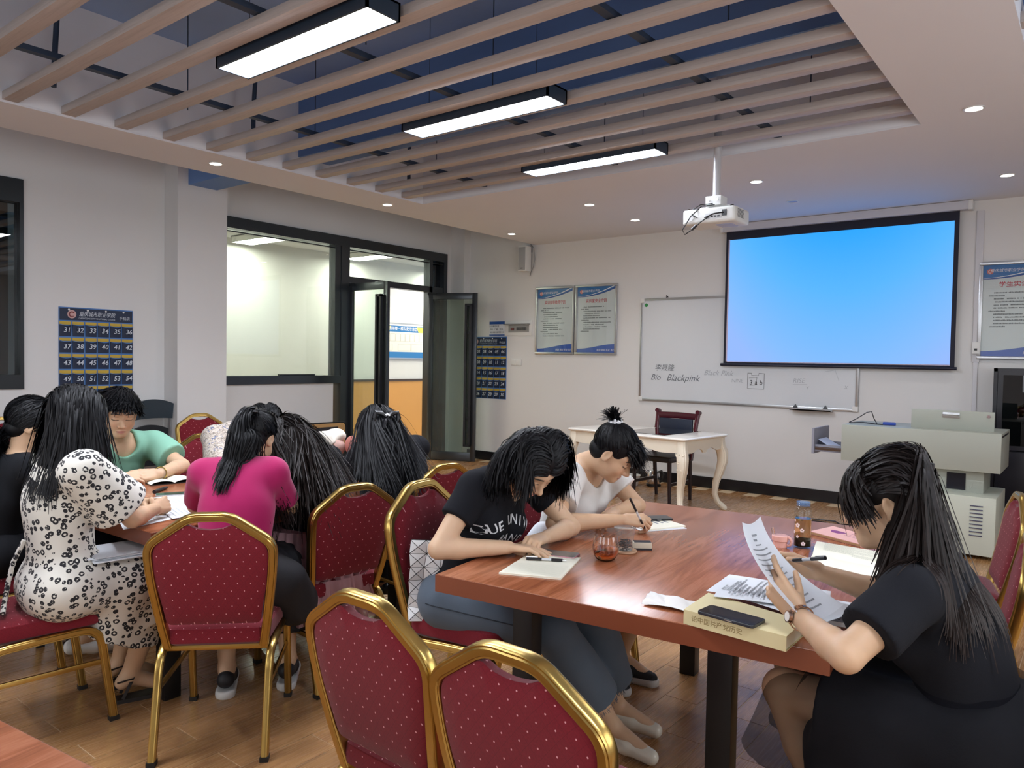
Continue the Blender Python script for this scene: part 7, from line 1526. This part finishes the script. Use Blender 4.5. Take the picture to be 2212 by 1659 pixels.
sd = Vector((c[1][0]-c[0][0], c[1][1]-c[0][1], 0)).normalized(); nn = Vector((sd.y, -sd.x, 0)); m = MB(); put_text(m, '论中国共产党历史', 0.018, tuple(Vector((c[0][0], c[0][1], TZ+0.019))+sd*0.095+nn*0.0006), tuple(sd), (0, 0, 1)); part('spine_lettering', m, M('spine_gold', '#8f7a4a', 0.6), t, world=True, weld=False)
PZ = TZ+0.0386
def scr_mat():
    q = NT('phone_reflection'); q.set(col='#0b0d16', rough=0.04, spec=0.8); return q.m
phone('dark phone with a shiny screen lying on the cream book', -0.738, 1.880, PZ, math.radians(-6), scr_mat(), '#43464c', 0.158, 0.074)
shs = [(rect(-0.72, 2.145, 0.30, 0.21, math.radians(14)), 'printed white sheet on top of the loose pile'), (rect(-0.74, 2.165, 0.297, 0.21, math.radians(4)), 'printed white sheet in the middle of the loose pile'), (rect(-0.66, 2.125, 0.297, 0.21, math.radians(-16)), 'printed white sheet at the bottom of the loose pile, sticking out right')]
z = PZ+0.0002
for k, (c, l) in enumerate(reversed(shs)):
    t = thing('paper_sheet', l, 'paper', (c[0][0], c[0][1], z)); 
    def sh_(u, v, c=c, z=z, k=k):
        x, y = bil(c, u, v); return (x, y, z+0.0022*k+0.004*math.sin(math.pi*u)*(1+0.4*k)*0.5-0.0*max(0, v-0.5))
    part('sheet', MB().grid(sh_, 14, 8), PAPER, t, True, world=True); script_lines(t, [bil(c, 0.03, 0), bil(c, 0.97, 0), bil(c, 0.97, 1), bil(c, 0.03, 1)], z+0.0022*k+0.0055+0.001*k, 16, 'print', None, 30+k, (0.3, 0.95), 0.12, 0.88, 0.08, 0.92, 0.4, 'v', 0.025)
c = rect(-0.555, 2.215, 0.15, 0.20, math.radians(8)); t = flat('notebook', 'handwritten notebook under the reading woman\'s forearm at the table edge', 'notebook', c, TZ, TZ+0.012, PAPER, 'page_block'); script_lines(t, c, TZ+0.0123, 10, 'handwriting', M('hand_ink2', '#565a66', 0.8), 9, (0.5, 0.95), 0.08, 0.92, 0.1, 0.9, 0.45, 'v', 0.03)
# sheet held in the hands
t = thing('paper_sheet', 'printed sheet held up by the reading woman in black', 'paper', (-0.66, 1.95, 0.85)); G = HELD
def held(u, v):
    # v 0 bottom .. 1 top; quadratic through three measured rows
    L = [(1-v)*(1-2*v)*G['BL'][i]+4*v*(1-v)*G['ML'][i]+v*(2*v-1)*G['TL'][i] for i in range(3)]; Rr = [(1-v)*(1-2*v)*G['BR'][i]+4*v*(1-v)*G['MR'][i]+v*(2*v-1)*G['TR'][i] for i in range(3)]
    b = 0.012*math.sin(math.pi*u); return tuple(L[i]*(1-u)+Rr[i]*u+(0, 0, -b)[i] for i in range(3))
part('sheet', MB().grid(held, 12, 18), PAPER, t, True, world=True)
m = MB(); rg = random.Random(12)
for i in range(15):
    v = 0.86-0.055*i; u = 0.15; e_ = 0.85 if i > 2 else 0.65; u = 0.15 if i > 2 else 0.35
    while u < e_*rg.uniform(0.75, 1.0):
        w = 0.05*rg.uniform(0.5, 1); hh = 0.007 if i > 1 else 0.012; q = [held(u, v-hh), held(u+w*0.85, v-hh), held(u+w*0.85, v+hh), held(u, v+hh)]; m.raw([(a, b, c_+0.0012) for a, b, c_ in q], [(0, 1, 2, 3)]); u += w
o = part('print', m, M('faint_print', '#8f9398', 0.8), t, world=True, weld=False); o['kind'] = 'stuff'
pen('black pen in the right hand of the reading woman', (-0.56, 2.07, 0.940), (-0.672, 2.135, 0.900), 0.0052)
# bottle, its lid, the pink notebook and the open book
t = thing('tea_bottle', 'tall clear bottle of tea with white blossoms printed on it', 'bottle', (-0.884, 2.949, TZ))
pr = [(0.0001, 0.0), (0.029, 0.0), (0.032, 0.004), (0.032, 0.145), (0.029, 0.152), (0.0255, 0.155), (0.0255, 0.176), (0.024, 0.176), (0.024, 0.154), (0.0275, 0.150), (0.0300, 0.144), (0.0300, 0.006), (0.0001, 0.004)]
part('glass', MB().lathe(pr[:8], n=40), glassy('bottle_glass', '#f4f6f6', 0.7), t, True); part('neck_thread', MB().lathe([(0.0255, 0.160), (0.027, 0.162), (0.0255, 0.164)], n=30).lathe([(0.0255, 0.168), (0.027, 0.170), (0.0255, 0.172)], n=30), MATS['bottle_glass'], t, True)
PT = NT('pale_tea'); PT.set(col='#e2c48a', rough=0.0, trans=1.0, ior=1.33); part('tea', MB().lathe([(0.0001, 0.0062), (0.0297, 0.0062), (0.0297, 0.112), (0.0001, 0.112)], n=36), PT.m, t, True)
part('tea_leaves', MB().lathe([(0.0001, 0.0066), (0.029, 0.0066), (0.029, 0.030), (0.022, 0.036), (0.012, 0.030), (0.0001, 0.034)], n=30), M('wet_leaves', '#241a15', 0.5, bump=0.6, bscale=120), t, True)
FLW = M('blossom_white', '#f0dfe0', 0.5)
for k, (a, z, s_) in enumerate(((-1.9, 0.088, 0.009), (-1.35, 0.070, 0.008), (-2.4, 0.060, 0.006), (-1.2, 0.020, 0.008), (-1.9, 0.045, 0.006), (-2.3, 0.105, 0.005))):
    m = MB()
    for q in range(5):
        b = q*1.2566+0.3; da = s_*0.62*math.cos(b)/0.0325; dz = s_*0.62*math.sin(b); m.raw([((0.0325)*math.cos(a+da+s_*0.42*math.cos(w)/0.0325), 0.0325*math.sin(a+da+s_*0.42*math.cos(w)/0.0325), z+dz+s_*0.42*math.sin(w)) for w in [i*0.785 for i in range(8)]], [tuple(range(8))])
    part('blossom_print', m, FLW, t, weld=False)
t = thing('bottle_lid', 'pink bottle lid with a clear spout lying beside the tea bottle', 'lid', (-0.953, 2.90, TZ)); PK = M('lid_pink', '#dba69a', 0.45)
part('lid_body', MB().lathe([(0.0001, 0.0), (0.026, 0.0), (0.0265, 0.022), (0.030, 0.024), (0.030, 0.042), (0.028, 0.044), (0.0001, 0.044)], n=36), PK, t, True); part('carry_loop', MB().tube([(0.030+0.013*math.cos(a), 0, 0.024+0.016*math.sin(a)) for a in [-2.2+i*0.36 for i in range(13)]], 0.005, 8), PK, t, True)
part('spout', MB().cyl((-0.026, 0.004, 0.040), (-0.033, 0.006, 0.068), 0.006, n=12), CLEAR, t, True)
c = [(-0.930, 3.20), (-0.71, 3.10), (-0.655, 3.25), (-0.885, 3.37)]; t = flat('pink_notebook', 'closed pink notebook with a purple animal print behind the open book', 'notebook', c, TZ, TZ+0.012, M('notebook_pink', '#d9a8a0', 0.6), 'cover')
part('page_block', slab([bil(c, 0.01, -0.01), bil(c, 0.99, -0.01), bil(c, 0.99, 0.98), bil(c, 0.01, 0.98)], TZ+0.002, TZ+0.010), M('kraft_edge', '#a9855f', 0.8), t, world=True)
part('purple_print', MB().raw([bil(c, 0.30+0.13*math.cos(a)*(1+0.25*math.sin(3*a)), 0.55+0.16*math.sin(a)*(1+0.2*math.cos(2*a)))+(TZ+0.0124,) for a in [i*0.3142 for i in range(20)]], [tuple(range(20))]), M('print_purple', '#7d3a72', 0.6), t, world=True); script_lines(t, c, TZ+0.0124, 3, 'print', M('print_purple2', '#94606f', 0.6), 3, (0.5, 0.9), 0.5, 0.9, 0.35, 0.75, 0.25)
t = thing('open_book', 'thick open book with cream pages beyond the reading woman\'s hands', 'book', (-0.67, 2.84, TZ)); c = [(-0.775, 2.665), (-0.53, 2.615), (-0.565, 3.035), (-0.855, 3.045)]
def pg(u, v): x, y = bil(c, u, v); return (x, y, TZ+0.007+0.016*(abs(math.sin(math.pi*(v/0.42 if v < 0.42 else (v-0.42)/0.58)))**0.6)*(0.55 if v < 0.42 else 1.0))
m = MB().grid(pg, 10, 40); n_ = len(m.v); m.v += [(x, y, TZ+0.001) for x, y, z in m.v]; m.f += [(i+n_, j+n_, k+n_, l+n_) for l, k, j, i in m.f[:]]
for row in ([i for i in range(11)], [40*11+i for i in range(11)], [j*11 for j in range(41)], [j*11+10 for j in range(41)]): m.f += [(row[i], row[i+1], row[i+1]+n_, row[i]+n_) for i in range(len(row)-1)]
part('pages', m, CREAM, t, True, world=True); part('cover', slab([bil(c, -0.02, -0.015), bil(c, 1.02, -0.015), bil(c, 1.02, 1.015), bil(c, -0.02, 1.015)], TZ, TZ+0.0012), M('book_cover_grey', '#8a8478', 0.7), t, world=True)
m = MB(); rg = random.Random(6)
for i in range(20):
    v = 0.50+0.44*i/20; u = 0.12 if i > 2 else 0.5
    while u < (0.88 if i % 4 else 0.5):
        w = 0.03*rg.uniform(0.6, 1); m.raw([(a, b, cc+0.0008) for a, b, cc in (pg(u, v), pg(u+w*0.8, v), pg(u+w*0.8, v+0.006), pg(u, v+0.006))], [(0, 1, 2, 3)]); u += w
o = part('print', m, M('book_print', '#b3b3a4', 0.8), t, world=True, weld=False); o['kind'] = 'stuff'
# ---- left table
c = rect(-3.99, 2.07, 0.17, 0.24, math.radians(-10)); t = thing('open_book', 'small open book in front of the man in mint', 'book', (-3.99, 2.07, TZ))
def pg2(u, v): x, y = bil(c, u, v); return (x, y, TZ+0.006+0.014*abs(math.sin(math.pi*v*2))**0.6)
part('pages', MB().grid(pg2, 6, 24), CREAM, t, True, world=True); part('cover', slab(c, TZ, TZ+0.004), M('book_dark', '#2a2522', 0.7), t, world=True)
t = thing('marker_pen', 'thick black marker beside the white phone on the left table', 'pen', (-3.74, 1.89, TZ), math.radians(127)); part('barrel', MB().cyl((-0.06, 0, 0.009), (0.03, 0, 0.009), 0.009, n=16), BLACKP, t, True); part('cap', MB().cyl((0.03, 0, 0.009), (0.07, 0, 0.009), 0.0098, 0.007, 16), M('marker_cap', '#26262b', 0.5), t, True)
phone('white edged phone lying on the left table', -3.60, 1.885, TZ, math.radians(63), SCR_OFF, '#d5d6d8')
LP = [([(-3.42, 1.52), (-3.02, 1.38), (-3.07, 1.60), (-3.40, 1.74)], 'white sheet hanging over the near edge of the left table'), ([(-3.60, 1.70), (-3.14, 1.63), (-3.20, 1.84), (-3.56, 1.93)], 'white sheet under the crossed hands on the left table'), ([(-3.30, 1.66), (-3.06, 1.60), (-3.02, 1.78), (-3.26, 1.86)], 'folded white sheet next to the magenta sleeve')]
for k, (c, l) in enumerate(LP):
    t = thing('paper_sheet', l, 'paper', (c[0][0], c[0][1], TZ)); part('sheet', slab(c, TZ+0.001+0.002*k, TZ+0.002+0.002*k), PAPER, t, world=True); script_lines(t, c, TZ+0.0023+0.002*k, 8, 'print', M('very_faint_print', '#c3c7cc', 0.8), 50+k)
for k in range(5):
    c = rect(-3.05+0.006*math.sin(k*2.1), 1.40+0.006*math.cos(k*3.3), 0.22, 0.29, math.radians(-8+5*math.sin(k*1.7)))
    t = thing('paper_sheet', ['lowest sheet of the stack on the lap of the floral dress', 'second lowest sheet of the stack on the lap', 'middle sheet of the stack on the lap', 'second sheet from the top of the stack on the lap', 'top grey printed sheet of the stack on the lap'][k], 'paper', (c[0][0], c[0][1], 0.655), 0, 'sheets on the lap of the woman in the floral dress'); part('sheet', slab(c, 0.652+0.005*k, 0.6545+0.005*k), PAPER if k < 4 else M('paper_grey', '#b9bcc0', 0.8), t, world=True)
# tote on the left table behind the long haired woman
t = thing('cloth_bag', 'cream and blush cloth bag on the left table behind the very long hair', 'bag', (-3.46, 2.76, TZ))
def lump(name, cx, cy, cz, r, mat, seed):
    s = Sdf(); rg = np.random.default_rng(seed)
    for i in range(6): o = rg.normal(size=3)*np.array(r)*0.45; s.ell(V3(cx, cy, cz)+o, np.array(r)*rg.uniform(0.5, 0.8, 3), None, 0.03)
    V, F = s.mesh(0.008, smooth=2); V = V+vnormals(V, F)*(wr(V, seed, (18, 18, 18))*0.006)[:, None]; V[:, 2] = np.maximum(V[:, 2], TZ+0.001); return big_mesh(name, V, F, mat, t)
lump('bag_body', -3.45, 2.78, 0.85, (0.14, 0.12, 0.10), M('blush_cloth', '#b8958a', 0.9), 4); lump('white_cushion', -3.50, 2.72, 0.97, (0.09, 0.08, 0.055), M('cream_cloth', '#ddd6c8', 0.8), 9); lump('pink_lining', -3.34, 2.86, 0.87, (0.06, 0.06, 0.09), M('coral_cloth', '#a8675c', 0.9), 14)
# ---- faceted white bag on the chair of the woman in jeans
t = thing('faceted_bag', 'white bag of triangular facets wedged behind the woman in jeans', 'bag', (-2.02, 2.02, 0.48)); e1 = Vector((0.80, 0.60, 0)); nb = Vector((0.6, -0.8, 0.05)).normalized(); o0 = Vector((-1.995, 1.94, 0.478)); TW = M('facet_white', '#d5d6d8', 0.25); rg = random.Random(2); P = {}
for i in range(4):
    for j in range(7): P[i, j] = o0+e1*(0.055*i+0.02*j/6*0.5)+Vector((0, 0, 0.05*j))+nb*rg.uniform(-0.012, 0.016)+e1*rg.uniform(-0.006, 0.006)
part('bag_lining', MB().raw([tuple(P[i, j]-nb*0.012) for j in range(7) for i in range(4)], [(j*4+i, j*4+i+1, j*4+4+i+1, j*4+4+i) for j in range(6) for i in range(3)]), BLACKP, t, world=True)
for i in range(3):
    for j in range(6):
        q = [P[i, j], P[i+1, j], P[i+1, j+1], P[i, j+1]]; cc = sum(q, Vector())/4+nb*0.004
        for a in range(4):
            tri = [q[a], q[(a+1) % 4], cc]; g = sum(tri, Vector())/3; tr = [g+(p-g)*0.90 for p in tri]; m = MB().raw([tuple(p) for p in tr]+[tuple(p-nb*0.005) for p in tr], [(0, 1, 2), (5, 4, 3), (0, 3, 4, 1), (1, 4, 5, 2), (2, 5, 3, 0)]); part('facet', m, TW, t, world=True)
# ---- floor and lectern odds and ends
t = thing('steel_kettle', 'shiny steel kettle on the floor below the ivory desk', 'kettle', (-4.10, 7.95, 0)); part('base', MB().lathe([(0.0001, 0), (0.085, 0), (0.085, 0.02), (0.0001, 0.02)], n=28), BLACKP, t, True)
part('body', MB().lathe([(0.07, 0.02), (0.082, 0.05), (0.078, 0.12), (0.055, 0.18), (0.045, 0.185), (0.0001, 0.19)], n=32), CHROME, t, True); part('lid_knob', MB().lathe([(0.0001, 0.215), (0.014, 0.21), (0.01, 0.19)], n=14), BLACKP, t, True); part('handle', MB().tube([(0.06, 0, 0.17), (0.10, 0, 0.19), (0.125, 0, 0.15), (0.12, 0, 0.08), (0.08, 0, 0.05)], 0.01, 8), BLACKP, t, True); part('spout', MB().tube([(-0.06, 0, 0.13), (-0.09, 0, 0.155), (-0.105, 0, 0.17)], 0.018, 10, [1.2, 0.9, 0.7]), CHROME, t, True)
t = thing('white_basin', 'white plastic basin on the floor beside the steel kettle', 'basin', (-4.33, 7.80, 0)); part('wall', MB().lathe([(0.0001, 0.0), (0.09, 0.0), (0.12, 0.12), (0.128, 0.122), (0.118, 0.115), (0.088, 0.006), (0.0001, 0.006)], n=32), WHITEP, t, True)
m = MB().tube([(-2.25, 7.30, 0.006), (-2.05, 7.05, 0.006), (-1.88, 7.0, 0.008), (-1.95, 7.2, 0.006), (-2.12, 7.15, 0.012), (-1.95, 7.08, 0.012), (-1.75, 7.25, 0.006), (-1.6, 7.22, 0.006), (-1.48, 7.1, 0.006), (-1.42, 6.95, 0.006)], 0.006, 6).tube([(-2.0, 7.1, 0.008), (-1.8, 7.14, 0.01), (-1.9, 7.3, 0.008), (-2.1, 7.28, 0.006)], 0.006, 6)
tag(part('floor_cable', m, BLACKP, None, True), 'black cable lying in loops on the floor before the back wall', 'cable')
m = MB().tube([(-1.72, 6.95, 0.956), (-1.66, 6.95, 0.99), (-1.58, 6.96, 1.05), (-1.545, 6.97, 1.058), (-1.525, 6.97, 1.0), (-1.50, 6.97, 0.958)], 0.004, 6).tube([(-1.70, 6.9, 0.958), (-1.6, 6.92, 0.966), (-1.5, 6.92, 0.958), (-1.42, 6.93, 0.956)], 0.005, 6)
tag(part('lectern_cable', m, BLACKP, None, True), 'thin black cable standing up in a loop on the lectern', 'cable')
t = thing('blue_case', 'small blue case on the lectern beside the raised lid', 'case', (-1.40, 6.95, 0.953), 0.2); part('body', MB().lim(-0.05, 0.05, -0.03, 0.03, 0, 0.025), M('case_blue', '#1f3f9a', 0.4), t, bevel=0.008)
t = thing('loose_papers', 'blue white papers lying in the open lectern drawer', 'paper', (-1.80, 6.95, 0.7125)); part('sheet', MB().grid(lambda u, v: (-1.93+0.2*u, 6.80+0.25*v, 0.714+0.09*(1-u)**1.5), 8, 2), M('paper_blue', '#b9c3dc', 0.7), t, True, world=True)
t = thing('shirt_bundle', 'white cloth bundle between the two women at the right table', 'clothes', (-1.84, 2.50, 0.47)); s = Sdf(); s.ell(V3(-1.83, 2.52, 0.60), V3(0.09, 0.08, 0.13), None, 0.03); s.ell(V3(-1.79, 2.50, 0.70), V3(0.06, 0.06, 0.09), None, 0.03); V, F = s.mesh(0.008, smooth=2); V = V+vnormals(V, F)*(wr(V, 3, (16, 16, 16))*0.006)[:, None]; big_mesh('cloth', V, F, M('bundle_white', '#d6d8dc', 0.9), t)
